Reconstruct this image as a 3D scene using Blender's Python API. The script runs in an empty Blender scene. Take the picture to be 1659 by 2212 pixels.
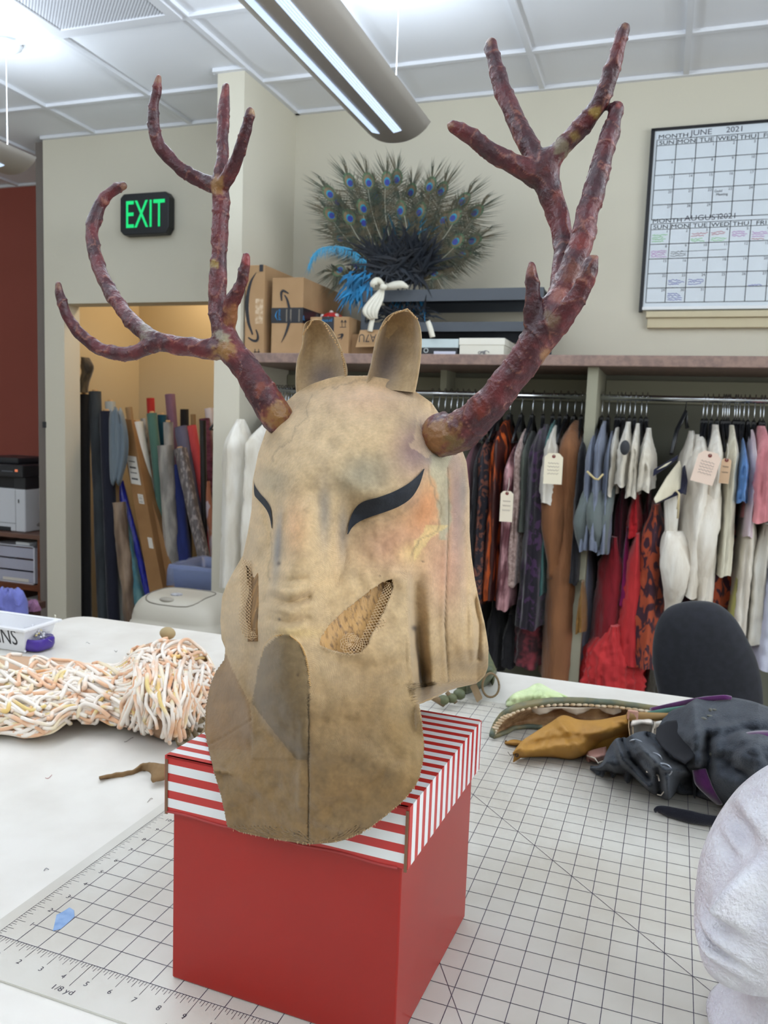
import bpy, bmesh, math, random
import numpy as np
from mathutils import Vector, Matrix, noise as mn
random.seed(7)
PI = math.pi
SC = bpy.context.scene
COL = SC.collection

# ---------------------------------------------------------------- camera, light, exposure
CAM = np.array([0.0, 0.0, 1.427])
AX = np.array([[0.9444355, 0.0695047, -0.3212643],      # columns: right, down, forward
               [0.3267261, -0.0916385, 0.940666],
               [0.0359405, -0.9933637, -0.1092557]])
FOC = 1730.79
cam = bpy.data.cameras.new('camera'); co = bpy.data.objects.new('camera', cam); COL.objects.link(co)
cam.sensor_fit = 'VERTICAL'; cam.sensor_height = 24.0; cam.lens = FOC / 2212 * 24.0
cam.clip_start = 0.02; cam.clip_end = 60
mw = Matrix.Identity(4)
for i in range(3):
    mw[i][0] = AX[i, 0]; mw[i][1] = -AX[i, 1]; mw[i][2] = -AX[i, 2]; mw[i][3] = CAM[i]
co.matrix_world = mw
SC.camera = co
cam.dof.use_dof = True; cam.dof.focus_distance = 0.72; cam.dof.aperture_fstop = 11.0
SC.view_settings.view_transform = 'Standard'
SC.view_settings.look = 'None'
SC.view_settings.gamma = 1
SC.view_settings.exposure = -0.02
SC.view_settings.use_curve_mapping = False
SC.cycles.max_bounces = 6
SC.cycles.diffuse_bounces = 4
SC.cycles.glossy_bounces = 3
SC.cycles.transparent_max_bounces = 8
w = bpy.data.worlds.new('world'); SC.world = w; w.use_nodes = True
w.node_tree.nodes['Background'].inputs[0].default_value = (0.75, 0.85, 1.0, 1)
w.node_tree.nodes['Background'].inputs[1].default_value = 0.4

def area(name, loc, rot, sx, sy, power, color):
    l = bpy.data.lights.new(name, 'AREA'); l.shape = 'RECTANGLE'; l.size = sx; l.size_y = sy
    l.energy = power; l.color = color
    o = bpy.data.objects.new(name, l); o.location = loc; o.rotation_euler = rot; COL.objects.link(o)
    return o
ZCE = 2.957
# pendant fixtures: (x, y0, y1, z)  lamps shine up through the open top and down through the slots
FIX = [(-0.98, 0.5, 2.86, 2.47), (-2.72, 0.5, 2.86, 2.47), (-0.98, -2.6, -0.2, 2.47), (1.9, 0.3, 2.7, 2.47), (1.9, -2.6, -0.2, 2.47), (-2.72, -2.6, -0.2, 2.47)]
for x, y0, y1, z in FIX:
    for sgn in (-1, 1): area('pendant_uplight', (x + sgn * .05, (y0 + y1) / 2, z + 0.085), (0, PI + sgn * -0.85, 0), 0.10, y1 - y0 - 0.1, 20, (0.76, 0.87, 1.0))
    area('pendant_downlight', (x, (y0 + y1) / 2, z - 0.045), (0, 0, 0), 0.16, y1 - y0 - 0.2, 8, (0.96, 0.97, 1.0))
area('right_side_fill', (2.95, 0.7, 1.7), (0, PI / 2, 0), 1.6, 3.0, 56, (0.92, 0.96, 1.0))  # added fill with no visible source, brightens right-facing sides
area('closet_lamp', (-2.7, 4.45, 2.6), (0, 0, 0), 0.3, 0.3, 10, (1.0, 0.78, 0.52))

# ---------------------------------------------------------------- helpers
def ray(u, v):
    d = AX @ np.array([(u - 829.5) / FOC, (v - 1106) / FOC, 1.0])
    return d
def P(u, v, x=None, y=None, z=None):
    """the point of the room seen at (u, v) of the photograph, on the plane x=, y= or z="""
    d = ray(u, v)
    if y is not None: t = y / d[1]
    elif z is not None: t = (z - CAM[2]) / d[2]
    else: t = x / d[0]
    return CAM + t * d
def pix(p):
    q = (np.asarray(p) - CAM) @ AX
    return 829.5 + FOC * q[0] / q[2], 1106 + FOC * q[1] / q[2]

def lin(c):
    if max(c) > 1.0: c = [k / 255.0 for k in c]
    return tuple((k / 12.92 if k <= 0.04045 else ((k + 0.055) / 1.055) ** 2.4) for k in c[:3]) + (1,)

class NT:
    def __init__(s, m): s.m = m; s.t = m.node_tree; s.n = s.t.nodes; s.l = s.t.links; s.b = s.n['Principled BSDF']
    def add(s, ty, **k):
        x = s.n.new(ty)
        for a, b in k.items(): setattr(x, a, b)
        return x
    def link(s, a, b): s.l.new(a, b)
MATS = {}
def mat(name, c, rough=0.6, metal=0.0, c2=None, scale=20, bump=0.0, bscale=80, sheen=0.0, trans=0.0, emit=0.0, detail=4, coat=0.0, stretch=(1, 1, 1), spec=0.5, lo=0.38, hi=0.62, alpha=1.0, attr=None, distort=0.0):
    if name in MATS: return MATS[name]
    m = bpy.data.materials.new(name); m.use_nodes = True; N = NT(m); b = N.b
    b.inputs['Roughness'].default_value = rough; b.inputs['Metallic'].default_value = metal
    b.inputs['Specular IOR Level'].default_value = spec
    if sheen: b.inputs['Sheen Weight'].default_value = sheen; b.inputs['Sheen Roughness'].default_value = 0.4
    if trans: b.inputs['Transmission Weight'].default_value = trans
    if coat: b.inputs['Coat Weight'].default_value = coat; b.inputs['Coat Roughness'].default_value = 0.12
    b.inputs['Base Color'].default_value = lin(c)
    if emit: b.inputs['Emission Color'].default_value = lin(c); b.inputs['Emission Strength'].default_value = emit
    if alpha < 1: b.inputs['Alpha'].default_value = alpha
    tc = N.add('ShaderNodeTexCoord'); mp = N.add('ShaderNodeMapping'); mp.inputs['Scale'].default_value = stretch
    N.link(tc.outputs['Object'], mp.inputs['Vector'])
    if c2 is not None:
        nz = N.add('ShaderNodeTexNoise'); nz.inputs['Scale'].default_value = scale; nz.inputs['Detail'].default_value = detail
        nz.inputs['Distortion'].default_value = distort
        N.link(mp.outputs[0], nz.inputs['Vector'])
        r = N.add('ShaderNodeMapRange'); r.inputs['From Min'].default_value = lo; r.inputs['From Max'].default_value = hi
        N.link(nz.outputs['Fac'], r.inputs['Value'])
        mx = N.add('ShaderNodeMix', data_type='RGBA'); mx.inputs['A'].default_value = lin(c); mx.inputs['B'].default_value = lin(c2)
        N.link(r.outputs[0], mx.inputs['Factor']); N.link(mx.outputs['Result'], b.inputs['Base Color'])
    if attr:
        at = N.add('ShaderNodeAttribute'); at.attribute_name = attr; N.link(at.outputs['Color'], b.inputs['Base Color'])
    if bump:
        nz = N.add('ShaderNodeTexNoise'); nz.inputs['Scale'].default_value = bscale; nz.inputs['Detail'].default_value = 3
        N.link(mp.outputs[0], nz.inputs['Vector'])
        bp = N.add('ShaderNodeBump'); bp.inputs['Strength'].default_value = bump; bp.inputs['Distance'].default_value = 0.01
        N.link(nz.outputs['Fac'], bp.inputs['Height']); N.link(bp.outputs[0], b.inputs['Normal'])
    MATS[name] = m
    return m

WPOS = {}
def tag(o, label=None, cat=None, group=None, kind=None):
    if label: o['label'] = label
    if cat: o['category'] = cat
    if group: o['group'] = group
    if kind: o['kind'] = kind
    return o
def thing(name, label, cat, loc, group=None):
    o = bpy.data.objects.new(name, None); COL.objects.link(o); o.location = [float(k) for k in loc]; o.empty_display_size = 0.05
    WPOS[o] = np.array([float(k) for k in loc])
    return tag(o, label, cat, group)

class MB:
    """collects geometry in room coordinates; build() links it as one mesh object"""
    def __init__(s): s.v = []; s.f = []; s.mi = []; s.sm = []; s.cols = None; s.uv = None
    def add(s, vs, fs, mi=0, smooth=False):
        n = len(s.v); s.v.extend([tuple(float(k) for k in a) for a in vs])
        for f in fs: s.f.append([n + i for i in f]); s.mi.append(mi); s.sm.append(smooth)
        return s
    def box(s, lo, hi, mi=0, rot=0.0, piv=None):
        x0, y0, z0 = lo; x1, y1, z1 = hi
        vs = [(x, y, z) for x in (x0, x1) for y in (y0, y1) for z in (z0, z1)]
        if rot:
            px, py = piv if piv is not None else ((x0 + x1) / 2, (y0 + y1) / 2); c, si = math.cos(rot), math.sin(rot)
            vs = [(px + (x - px) * c - (y - py) * si, py + (x - px) * si + (y - py) * c, z) for x, y, z in vs]
        return s.add(vs, [(0, 1, 3, 2), (4, 6, 7, 5), (0, 4, 5, 1), (2, 3, 7, 6), (0, 2, 6, 4), (1, 5, 7, 3)], mi)
    def tube(s, pts, r, n=8, mi=0, caps=True, squash=1.0):
        pts = [Vector([float(k) for k in p]) for p in pts]
        if not hasattr(r, '__len__'): r = [r] * len(pts)
        k = len(pts); vs = []; up = None
        for i in range(k):
            t = (pts[min(i + 1, k - 1)] - pts[max(i - 1, 0)])
            if t.length < 1e-9: t = Vector((0, 0, 1))
            t.normalize()
            if up is None:
                up = Vector((0, 0, 1)) if abs(t.z) < 0.9 else Vector((0, 1, 0))
            a = up - t * up.dot(t)
            if a.length < 1e-6: a = t.orthogonal()
            a.normalize(); b = t.cross(a); up = a
            for j in range(n):
                an = 2 * PI * j / n
                vs.append(pts[i] + (a * math.cos(an) + b * math.sin(an) * squash) * r[i])
        fs = []
        for i in range(k - 1):
            for j in range(n):
                fs.append((i * n + j, i * n + (j + 1) % n, (i + 1) * n + (j + 1) % n, (i + 1) * n + j))
        if caps: fs.append(tuple(range(n - 1, -1, -1))); fs.append(tuple((k - 1) * n + j for j in range(n)))
        return s.add(vs, fs, mi, True)
    def lathe(s, prof, c=(0, 0), n=24, mi=0, sx=1, sy=1, smooth=True):
        vs = []; k = len(prof)
        for r, z in prof:
            for j in range(n):
                a = 2 * PI * j / n; vs.append((c[0] + r * math.cos(a) * sx, c[1] + r * math.sin(a) * sy, z))
        fs = [(i * n + j, i * n + (j + 1) % n, (i + 1) * n + (j + 1) % n, (i + 1) * n + j) for i in range(k - 1) for j in range(n)]
        fs.append(tuple(range(n - 1, -1, -1))); fs.append(tuple((k - 1) * n + j for j in range(n)))
        return s.add(vs, fs, mi, smooth)
    def prism(s, poly, d, mi=0):
        """poly: list of 3D points (planar), extruded by vector d"""
        n = len(poly); a = [np.asarray(p, float) for p in poly]; b = [p + np.asarray(d, float) for p in a]
        fs = [tuple(range(n)), tuple(range(2 * n - 1, n - 1, -1))] + [(i, n + i, n + (i + 1) % n, (i + 1) % n) for i in range(n)]
        return s.add(a + b, fs, mi)
    def grid(s, G, mi=0, closed=False, smooth=True):
        """G: rows of points"""
        r = len(G); c = len(G[0]); vs = [p for row in G for p in row]; fs = []
        for i in range(r - 1):
            for j in range(c if closed else c - 1):
                fs.append((i * c + j, i * c + (j + 1) % c, (i + 1) * c + (j + 1) % c, (i + 1) * c + j))
        return s.add(vs, fs, mi, smooth)
    def sphere(s, c, r, n=10, mi=0):
        if not hasattr(r, '__len__'): r = (r, r, r)
        G = [[(c[0] + r[0] * math.sin(PI * (i + .02) / (n + .04)) * math.cos(2 * PI * j / (2 * n)), c[1] + r[1] * math.sin(PI * (i + .02) / (n + .04)) * math.sin(2 * PI * j / (2 * n)), c[2] + r[2] * math.cos(PI * i / n)) for j in range(2 * n)] for i in range(n + 1)]
        return s.grid(G, mi, True)
    def build(s, name, mats, parent=None, bevel=0.0, solid=0.0, subsurf=0, label=None, recalc=True, offset=-1):
        me = bpy.data.meshes.new(name); V = np.array(s.v, float)
        if parent is None:
            lo, hi = V.min(0), V.max(0); org = np.array([(lo[0] + hi[0]) / 2, (lo[1] + hi[1]) / 2, lo[2]])
        else: org = WPOS[parent]
        V = V - org
        me.from_pydata([tuple(p) for p in V], [], s.f)
        if not isinstance(mats, (list, tuple)): mats = [mats]
        for m in mats: me.materials.append(m)
        me.polygons.foreach_set('material_index', s.mi); me.polygons.foreach_set('use_smooth', s.sm)
        if s.cols is not None:
            a = me.color_attributes.new('col', 'FLOAT_COLOR', 'POINT')
            C = np.ones((len(V), 4), np.float32); C[:, :3] = np.array(s.cols, np.float32)[:, :3]; a.data.foreach_set('color', C.ravel())
        if s.uv is not None:
            uvl = me.uv_layers.new(name='UVMap')
            for p in me.polygons:
                for li in p.loop_indices: uvl.data[li].uv = s.uv[me.loops[li].vertex_index]
        me.update()
        if recalc and len(s.f) < 60000:
            bm = bmesh.new(); bm.from_mesh(me); bmesh.ops.recalc_face_normals(bm, faces=bm.faces); bm.to_mesh(me); bm.free()
        o = bpy.data.objects.new(name, me); COL.objects.link(o)
        if parent is None: o.location = org; WPOS[o] = org
        else: o.parent = parent; WPOS[o] = org
        if solid:
            md = o.modifiers.new('solid', 'SOLIDIFY'); md.thickness = solid; md.offset = offset
        if bevel:
            md = o.modifiers.new('bevel', 'BEVEL'); md.width = bevel; md.segments = 2; md.limit_method = 'ANGLE'; md.angle_limit = 0.6
        if subsurf:
            md = o.modifiers.new('sub', 'SUBSURF'); md.levels = subsurf; md.render_levels = subsurf
        if label: o['label'] = label
        return o

_TC = {}
def text_geo(s):
    if s in _TC: return _TC[s]
    cu = bpy.data.curves.new('t', 'FONT'); cu.body = s; cu.size = 1.0; cu.resolution_u = 3
    o = bpy.data.objects.new('t', cu); COL.objects.link(o)
    dg = bpy.context.evaluated_depsgraph_get(); me = bpy.data.meshes.new_from_object(o.evaluated_get(dg))
    v = np.array([tuple(a.co) for a in me.vertices]) if len(me.vertices) else np.zeros((0, 3)); f = [list(p.vertices) for p in me.polygons]
    bpy.data.objects.remove(o); bpy.data.meshes.remove(me); _TC[s] = (v, f)
    return v, f
def put_text(mb, s, org, X, Y, h, mi=0, wscale=1.0, center=False, thick=0):
    """text with its baseline at org, right vector X, up vector Y, cap height h"""
    v, f = text_geo(s)
    if not len(v): return
    v = v.copy() * (h / 0.69)
    if center: v[:, 0] -= (v[:, 0].max() + v[:, 0].min()) / 2
    X = np.asarray(X, float); Y = np.asarray(Y, float); org = np.asarray(org, float)
    mb.add([org + X * a[0] * wscale + Y * a[1] for a in v], f, mi)
def rim4(mb, x0, y0, x1, y1, z0, z1, w, mi=0):
    for a in ((x0, y0, x1, y0 + w), (x0, y1 - w, x1, y1), (x0, y0 + w, x0 + w, y1 - w), (x1 - w, y0 + w, x1, y1 - w)): mb.box((a[0], a[1], z0), (a[2], a[3], z1), mi)
    return mb
def nz(x, y=0, z=0, s=1.0): return mn.noise(Vector((x * s, y * s, z * s)))
def fbm(x, y, z=0, s=1.0, o=4): return mn.fractal(Vector((x * s, y * s, z * s)), 1.0, 2.0, o)
def itp(x, xs, ys): return float(np.interp(x, xs, ys))
def sst(a, b, x):
    t = min(1, max(0, (x - a) / (b - a))) if b != a else 0.0
    return t * t * (3 - 2 * t)
def catmull(pts, n):
    pts = [np.asarray(p, float) for p in pts]; out = []
    q = [2 * pts[0] - pts[1]] + pts + [2 * pts[-1] - pts[-2]]
    for i in range(1, len(q) - 2):
        for k in range(n):
            t = k / n; a, b, c, d = q[i - 1], q[i], q[i + 1], q[i + 2]
            out.append(0.5 * ((2 * b) + (-a + c) * t + (2 * a - 5 * b + 4 * c - d) * t * t + (-a + 3 * b - 3 * c + d) * t ** 3))
    out.append(q[-2]); return out

# ---------------------------------------------------------------- room shell
M_wall = mat('painted_wall', (206, 200, 182), 0.85, bump=0.05, bscale=300)
M_wallw = mat('alcove_wall_paint', (196, 180, 148), 0.85)
M_red = mat('brick_red_paint', (150, 76, 64), 0.7)
M_floor = mat('vinyl_floor', (120, 110, 98), 0.5, c2=(100, 92, 84), scale=30)
M_grey = mat('grey_metal_frame', (112, 104, 98), 0.45)
M_white = mat('white_paint_metal', (226, 228, 230), 0.4)
XL, XR, YN = -4.9, 3.0, -3.0
def struct(name, mb, m, **k): return tag(mb.build(name, m, **k), kind='structure')
YB = 3.83
struct('floor', MB().box((XL - .1, YN - .1, -0.06), (XR + .1, 6.0, 0)), M_floor)
# back wall (right part), exit wall with its opening, partition stub
struct('wall_back', MB().box((-1.85, YB, 0), (XR, YB + .12, ZCE + .02)), M_wall)
XO0, XO1, ZO = -3.29, -1.985, 2.045
mb = MB(); mb.box((-3.43, YB, 0), (XO0, YB + .13, ZCE + .02)); mb.box((XO0, YB, ZO), (XO1, YB + .13, ZCE + .02))
struct('wall_exit', mb, M_wall)
struct('wall_partition', MB().box((-1.985, 3.30, 0), (-1.85, YB + .13, ZCE + .02)), M_wall)
mb = MB(); mb.box((-3.53, 4.75, 0), (-1.85, 4.85, ZCE + .02)); mb.box((-1.95, YB + .13, 0), (-1.85, 4.75, ZCE + .02)); mb.box((-3.55, YB + .13, 0), (-3.45, 4.75, ZCE + .02))
struct('wall_alcove', mb, M_wallw)
struct('wall_red', MB().box((XL, 4.56, 0), (-3.53, 4.66, ZCE + .02)), M_red)
struct('trim_1', MB().box((-3.50, YB + .02, 0), (-3.43, YB + .12, ZCE - 0.005)), M_grey)
struct('wall_left', MB().box((XL - .1, YN, 0), (XL, 6, ZCE + .02)), M_wall)
struct('wall_right', MB().box((XR, YN, 0), (XR + .1, 6, ZCE + .02)), M_wall)
struct('wall_near', MB().box((XL, YN - .1, 0), (XR, YN, ZCE + .02)), M_wall)
# suspended ceiling: square tiles in a T-bar grid (0.61 m)
M_tile = mat('ceiling_tile', (236, 238, 241), 0.9, bump=0.25, bscale=350)
M_bar = mat('ceiling_bar', (222, 224, 228), 0.5)
struct('ceiling', MB().box((XL - .1, YN - .1, ZCE + 0.012), (XR + .1, 6, ZCE + .06)), M_tile)
TX, TY, TS = -1.842, 2.835, 0.6105
mb = MB(); tiles = MB()
nx0 = int((XL - TX) / TS) - 1; nx1 = int((XR - TX) / TS) + 1; ny0 = int((YN - TY) / TS) - 1; ny1 = int((4.56 - TY) / TS) + 1
BX = [TX + k * TS for k in range(nx0, nx1 + 1)]; BY = [TY + k * TS for k in range(ny0, ny1 + 1)]
for x in BX:
    if XL < x < XR:
        if abs(x - TX) < .01: mb.box((x - .012, YN, ZCE - .004), (x + .012, 3.278, ZCE + .0116)); continue
        ye = YB if x > -3.43 else 4.56
        mb.box((x - .012, YN, ZCE - .004), (x + .012, ye, ZCE + .0116))
for y in BY:
    if YN < y < 4.56: mb.box((XL, y - .012, ZCE - .0035), (XR if y < YB else -3.5, y + .012, ZCE + .0117))
for (a, b) in (((-1.85, YB - .022), (XR, YB)), ((-3.43, YB - .022), (-1.985, YB)), ((-2.0, 3.278), (-1.83, 3.30)), ((-1.85, 3.30), (-1.828, YB)), ((-2.007, 3.30), (-1.985, YB)), ((XL, 4.54), (-3.5, 4.56))):
    mb.box((a[0], a[1], ZCE - .0052), (b[0], b[1], ZCE + .0115))
struct('trim_2', mb, M_bar)
# perforated return air grille
gx0, gx1, gy0, gy1 = TX - TS + .014, TX - .014, TY - TS * 1 + 0.0, TY
m = mat('perforated_metal', (214, 216, 220), 0.5)
N = NT(m); tc = N.add('ShaderNodeTexCoord'); mp = N.add('ShaderNodeMapping'); mp.inputs['Scale'].default_value = (92, 92, 92); mp.inputs['Rotation'].default_value = (0, 0, PI / 4)
N.link(tc.outputs['Object'], mp.inputs[0]); vo = N.add('ShaderNodeTexVoronoi'); vo.inputs['Randomness'].default_value = 0.0; vo.inputs['Scale'].default_value = 1.0
vo.voronoi_dimensions = '2D'
N.link(mp.outputs[0], vo.inputs['Vector']); lt = N.add('ShaderNodeMath', operation='LESS_THAN'); lt.inputs[1].default_value = 0.29; N.link(vo.outputs['Distance'], lt.inputs[0])
mx = N.add('ShaderNodeMix', data_type='RGBA'); mx.inputs['A'].default_value = lin((214, 216, 220)); mx.inputs['B'].default_value = lin((84, 84, 92)); N.link(lt.outputs[0], mx.inputs['Factor']); N.link(mx.outputs['Result'], N.b.inputs['Base Color'])
# ---------------------------------------------------------------- things on the ceiling and walls
t = thing('ceiling_vent', 'perforated square air return grille in the ceiling at upper left', 'vent', ((gx0 + gx1) / 2, (gy0 + gy1) / 2, ZCE - .02))
mb = MB()
rim4(mb, gx0, gy0 + .014, gx1, gy1 - .014, ZCE - .012, ZCE + .002, .045)
mb.build('frame', mat('vent_frame', (216, 217, 220), .4), t)
MB().box((gx0 + .045, gy0 + .059, ZCE - .006), (gx1 - .045, gy1 - .059, ZCE)).build('perforated_panel', MATS['perforated_metal'], t)
M_fix = mat('fixture_shell', (196, 190, 182), 0.45, metal=0.0)
M_lens = mat('ribbed_lens', (205, 226, 255), 0.4, emit=1.15)
N = NT(M_lens); tc = N.add('ShaderNodeTexCoord'); wv = N.add('ShaderNodeTexWave'); wv.inputs['Scale'].default_value = 42; N.link(tc.outputs['Object'], wv.inputs[0])
r = N.add('ShaderNodeMapRange'); r.inputs['To Min'].default_value = 0.75; r.inputs['To Max'].default_value = 1.25; N.link(wv.outputs['Fac'], r.inputs[0]); N.link(r.outputs[0], N.b.inputs['Emission Strength'])
FL = ['long curved pendant light with two glowing slots above the horned mask', 'pendant light at the far left edge under its round white canopy']
for k, (x, y0, y1, z) in enumerate(FIX[:2]):
    t = thing('pendant_light', FL[k], 'ceiling light', (x, (y0 + y1) / 2, z - .05), 'pendant lights')
    hw, dp = .125, .062; G = []
    prof = [(-hw + 2 * hw * i / 16) for i in range(17)]
    def zz(a): return z + .03 - dp * (1 - (abs(a) / hw) ** 2.2) ** .8
    for yy in (y0, y1): G.append([(x + a, yy, zz(a)) for a in prof])
    s = MB().grid(G)
    for yy in (y0, y1): s.add([(x + a, yy, zz(a)) for a in prof], [tuple(range(17))])
    s.build('shell', M_fix, t, solid=.003, offset=0)
    for sx in (-1, 1):
        q = MB(); a0, a1 = (.022, .052) if sx > 0 else (-.058, -.028)
        q.grid([[(x + a, yy, zz(a) - .0035) for a in (a0, (a0 + a1) / 2, a1)] for yy in (y0 + .08, y1 - .10)])
        q.build('glowing_slot', M_lens, t)
    for yy in (y0 + .1, y1 - .03):
        MB().tube([(x, yy, z), (x, yy, ZCE)], .0018, 6, caps=False).build('hanging_wire', M_white, t)
        MB().lathe([(.01, ZCE - .04), (.03, ZCE - .035), (.062, ZCE - .012), (.065, ZCE - .002)], (x, yy), 24).build('ceiling_canopy', M_white, t)
# exit sign
ex0, ez0 = P(378, 505, y=YB)[[0, 2]]; ex1, ez1 = P(273, 427, y=YB)[[0, 2]]
ex0, ex1 = -2.866, -2.556; ez0, ez1 = 2.395, 2.612
t = thing('exit_sign', 'black box sign on the wall with green lit EXIT letters', 'sign', ((ex0 + ex1) / 2, YB, ez0))
b = .022
poly = [(ex0 + b, ez0), (ex1 - b, ez0), (ex1, ez0 + b * 1.5), (ex1, ez1 - b * 1.3), (ex1 - b, ez1), (ex0 + b, ez1), (ex0, ez1 - b), (ex0, ez0 + b)]
MB().prism([(a, YB - .055, c) for a, c in poly], (0, .055, 0)).build('housing', mat('black_plastic', (24, 27, 32), .45), t, bevel=.006)
q = MB(); put_text(q, 'EXIT', (ex0 + .032, YB - .0575, ez0 + .037), (1, 0, 0), (0, 0, 1), .142, wscale=.60); 
q.build('lit_letters', mat('exit_green', (10, 200, 110), .5, emit=.75), t, solid=.002)

# ---- whiteboard with calendars
t = thing('whiteboard', 'white calendar board with black frame on the wall, months June and August', 'whiteboard', (.5, YB, 1.97))
bx0, bx1, bz0, bz1 = -.133, 1.10, 1.975, 2.742
m_b = mat('whiteboard_surface', (214, 222, 228), .25)
MB().box((bx0 + .012, YB - .022, bz0 + .008), (bx1 - .012, YB - .004, bz1 - .012)).build('writing_panel', m_b, t)
mb = MB(); kk = mat('board_frame_black', (20, 20, 24), .4)
mb.box((bx0 - .004, YB - .03, bz0 - .012), (bx0 + .012, YB, bz1)); mb.box((bx1 - .012, YB - .03, bz0), (bx1, YB, bz1)); mb.box((bx0, YB - .03, bz1 - .012), (bx1, YB, bz1))
mb.build('frame', kk, t, bevel=.002)
MB().box((bx0 + .01, YB - .03, bz0 - .004), (bx1, YB, bz0 + .009)).build('bottom_edge', mat('board_white_edge', (228, 230, 232), .4), t)
yp = YB - .0235; cx0 = -.110; cw = .0805
pr = MB(); wr = MB(); cl = {}
def line(mb_, xa, za, xb, zb, w_=.0022, yy=yp, mi=0):
    a = np.array([xa, zb * 0 + za]); b_ = np.array([xb, zb]); d = b_ - a; n_ = np.array([-d[1], d[0]]); n_ = n_ / (np.linalg.norm(n_) + 1e-9) * w_ / 2
    mb_.add([(a[0] + n_[0], yy, a[1] + n_[1]), (b_[0] + n_[0], yy, b_[1] + n_[1]), (b_[0] - n_[0], yy, b_[1] - n_[1]), (a[0] - n_[0], yy, a[1] - n_[1])], [(0, 1, 2, 3)], mi)
X_, Z_ = (1, 0, 0), (0, 0, 1)
def squig(mb_, x, z, w_, h_, mi=0, th=.0018):
    px_, pz_ = x, z + h_ * random.random(); n_ = max(3, int(w_ / .004))
    for k in range(n_):
        qx, qz = x + w_ * (k + 1) / n_, z + h_ * random.random()
        line(mb_, px_, pz_, qx, qz, th, yp - .0004, mi); px_, pz_ = qx, qz
days = ['SUN', 'MON', 'TUE', 'WED', 'THU', 'FRI', 'SAT']
def calendar(ztop, rowh, first, ndays, title, year, skip=()):
    put_text(pr, 'MONTH', (cx0 + .004, yp, ztop + .012), X_, Z_, .017, wscale=1.35)
    put_text(wr, title, (cx0 + .135, yp, ztop + .016), X_, Z_, .022, wscale=1.2); put_text(wr, year, (cx0 + .275, yp, ztop + .018), X_, Z_, .022, wscale=1.1)
    line(pr, cx0, ztop + .008, cx0 + 7 * cw, ztop + .008); line(pr, cx0, ztop - .016, cx0 + 7 * cw, ztop - .016)
    for k, d in enumerate(days): put_text(pr, d, (cx0 + k * cw + .040, yp, ztop - .013), X_, Z_, .0165, wscale=1.35, center=True)
    for r_ in range(1, 6): line(pr, cx0, ztop - .016 - r_ * rowh, cx0 + 7 * cw, ztop - .016 - r_ * rowh, .0028)
    for k in range(8): line(pr, cx0 + k * cw, ztop + .008, cx0 + k * cw, ztop - .016 - 5 * rowh, .0028)
    for d in range(1, ndays + 1):
        q_ = first + d - 1; c_ = q_ % 7; r_ = q_ // 7
        if d in skip or r_ > 4: continue
        put_text(wr, str(d), (cx0 + (c_ + 1) * cw - .012, yp, ztop - .016 - r_ * rowh - .015), X_, Z_, .011, center=True)
calendar(2.685, .0622, 2, 29, 'JUNE', '2021')
calendar(2.3315, .0626, 0, 31, 'AUGUST', '2021')
zA = 2.3315 - .016; rh = .0626
inks = {'green_ink': ((120, 205, 110), [(0, 0, .01, 4), (2, 0, .005, 2), (3, 0, .005, 2)]), 'red_ink': ((190, 70, 90), [(2, 0, .028, 2), (3, 0, .03, 2), (5, 0, .004, 1)]),
        'purple_ink': ((190, 110, 190), [(4, 0, .02, 3), (5, 0, .015, 3), (0, 1, .006, 4)]), 'blue_ink': ((70, 75, 180), [(1, 3, .012, 3), (2, 3, .012, 3), (1, 4, .008, 4), (5, 3, .002, 1)]), 'grey_ink': ((90, 90, 98), [(1, 1, .008, 3)])}
for nm, (c_, L) in inks.items():
    q = MB()
    for (cc, rr, dz, n_) in L:
        for k in range(n_): squig(q, cx0 + cc * cw + .006 + .004 * random.random(), zA - (rr + 1) * rh + dz + k * .0085, .045 + .02 * random.random(), .006)
    q.build(nm, mat(nm, c_, .5), t)
q = MB(); put_text(q, 'Guild', (cx0 + 3 * cw + .006, yp, 2.685 - .016 - 3 * .0622 - .022), X_, Z_, .010); put_text(q, 'Meeting', (cx0 + 3 * cw + .014, yp, 2.685 - .016 - 3 * .0622 - .036), X_, Z_, .010)
line(q, cx0 + 1.6 * cw, zA - 1.55 * rh, cx0 + 3.9 * cw, zA - 1.5 * rh, .0015); q.build('marker_notes', mat('dark_ink', (70, 70, 78), .5), t)
pr.build('printed_calendar', mat('calendar_print', (62, 64, 70), .5), t); wr.build('handwriting', mat('pencil_ink', (96, 96, 106), .5), t)
mb = MB(); mb.box((-.105, YB - .045, 1.935), (XR - .02, YB, 1.962)); mb.box((-.098, YB - .03, 1.892), (XR - .02, YB, 1.935))
tag(mb.build('trim_3', mat('rail_paint', (202, 190, 158), .6), bevel=.003), kind='structure')

# ---------------------------------------------------------------- closet run: worktop, dividers, rods
M_lam = mat('shelf_laminate', (150, 124, 112), .5, c2=(128, 106, 98), scale=40)
M_cl = mat('closet_paint', (150, 148, 128), .7)
ZS0, ZS1 = 1.683, 1.727; XE = 2.2
t = thing('wardrobe', 'built-in open wardrobe with laminate top shelf along the back wall', 'wardrobe', (0.1, 3.56, 0))
MB().box((-1.845, 3.30, ZS0), (XE, YB - .002, ZS1)).build('top_shelf', M_lam, t, bevel=.004)
for x in (-.300, 1.0, XE - .04): MB().box((x, 3.34, .1), (x + .042, YB - .006, ZS0)).build('divider', M_cl, t, bevel=.002)
MB().box((-1.845, YB - .022, .1), (XE, YB - .003, ZS0)).build('back_panel', mat('closet_back', (118, 118, 104), .7), t)
MB().box((-1.845, 3.36, 0), (XE, YB - .005, .1)).build('plinth', M_cl, t)
for x0, x1 in ((-1.845, -.302), (-.256, .998), (1.044, XE - .042)):
    mb = MB(); mb.box((x0, YB - .045, 1.56), (x1, YB - .022, 1.66)); mb.build('cleat', M_cl, t, bevel=.002)
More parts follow.
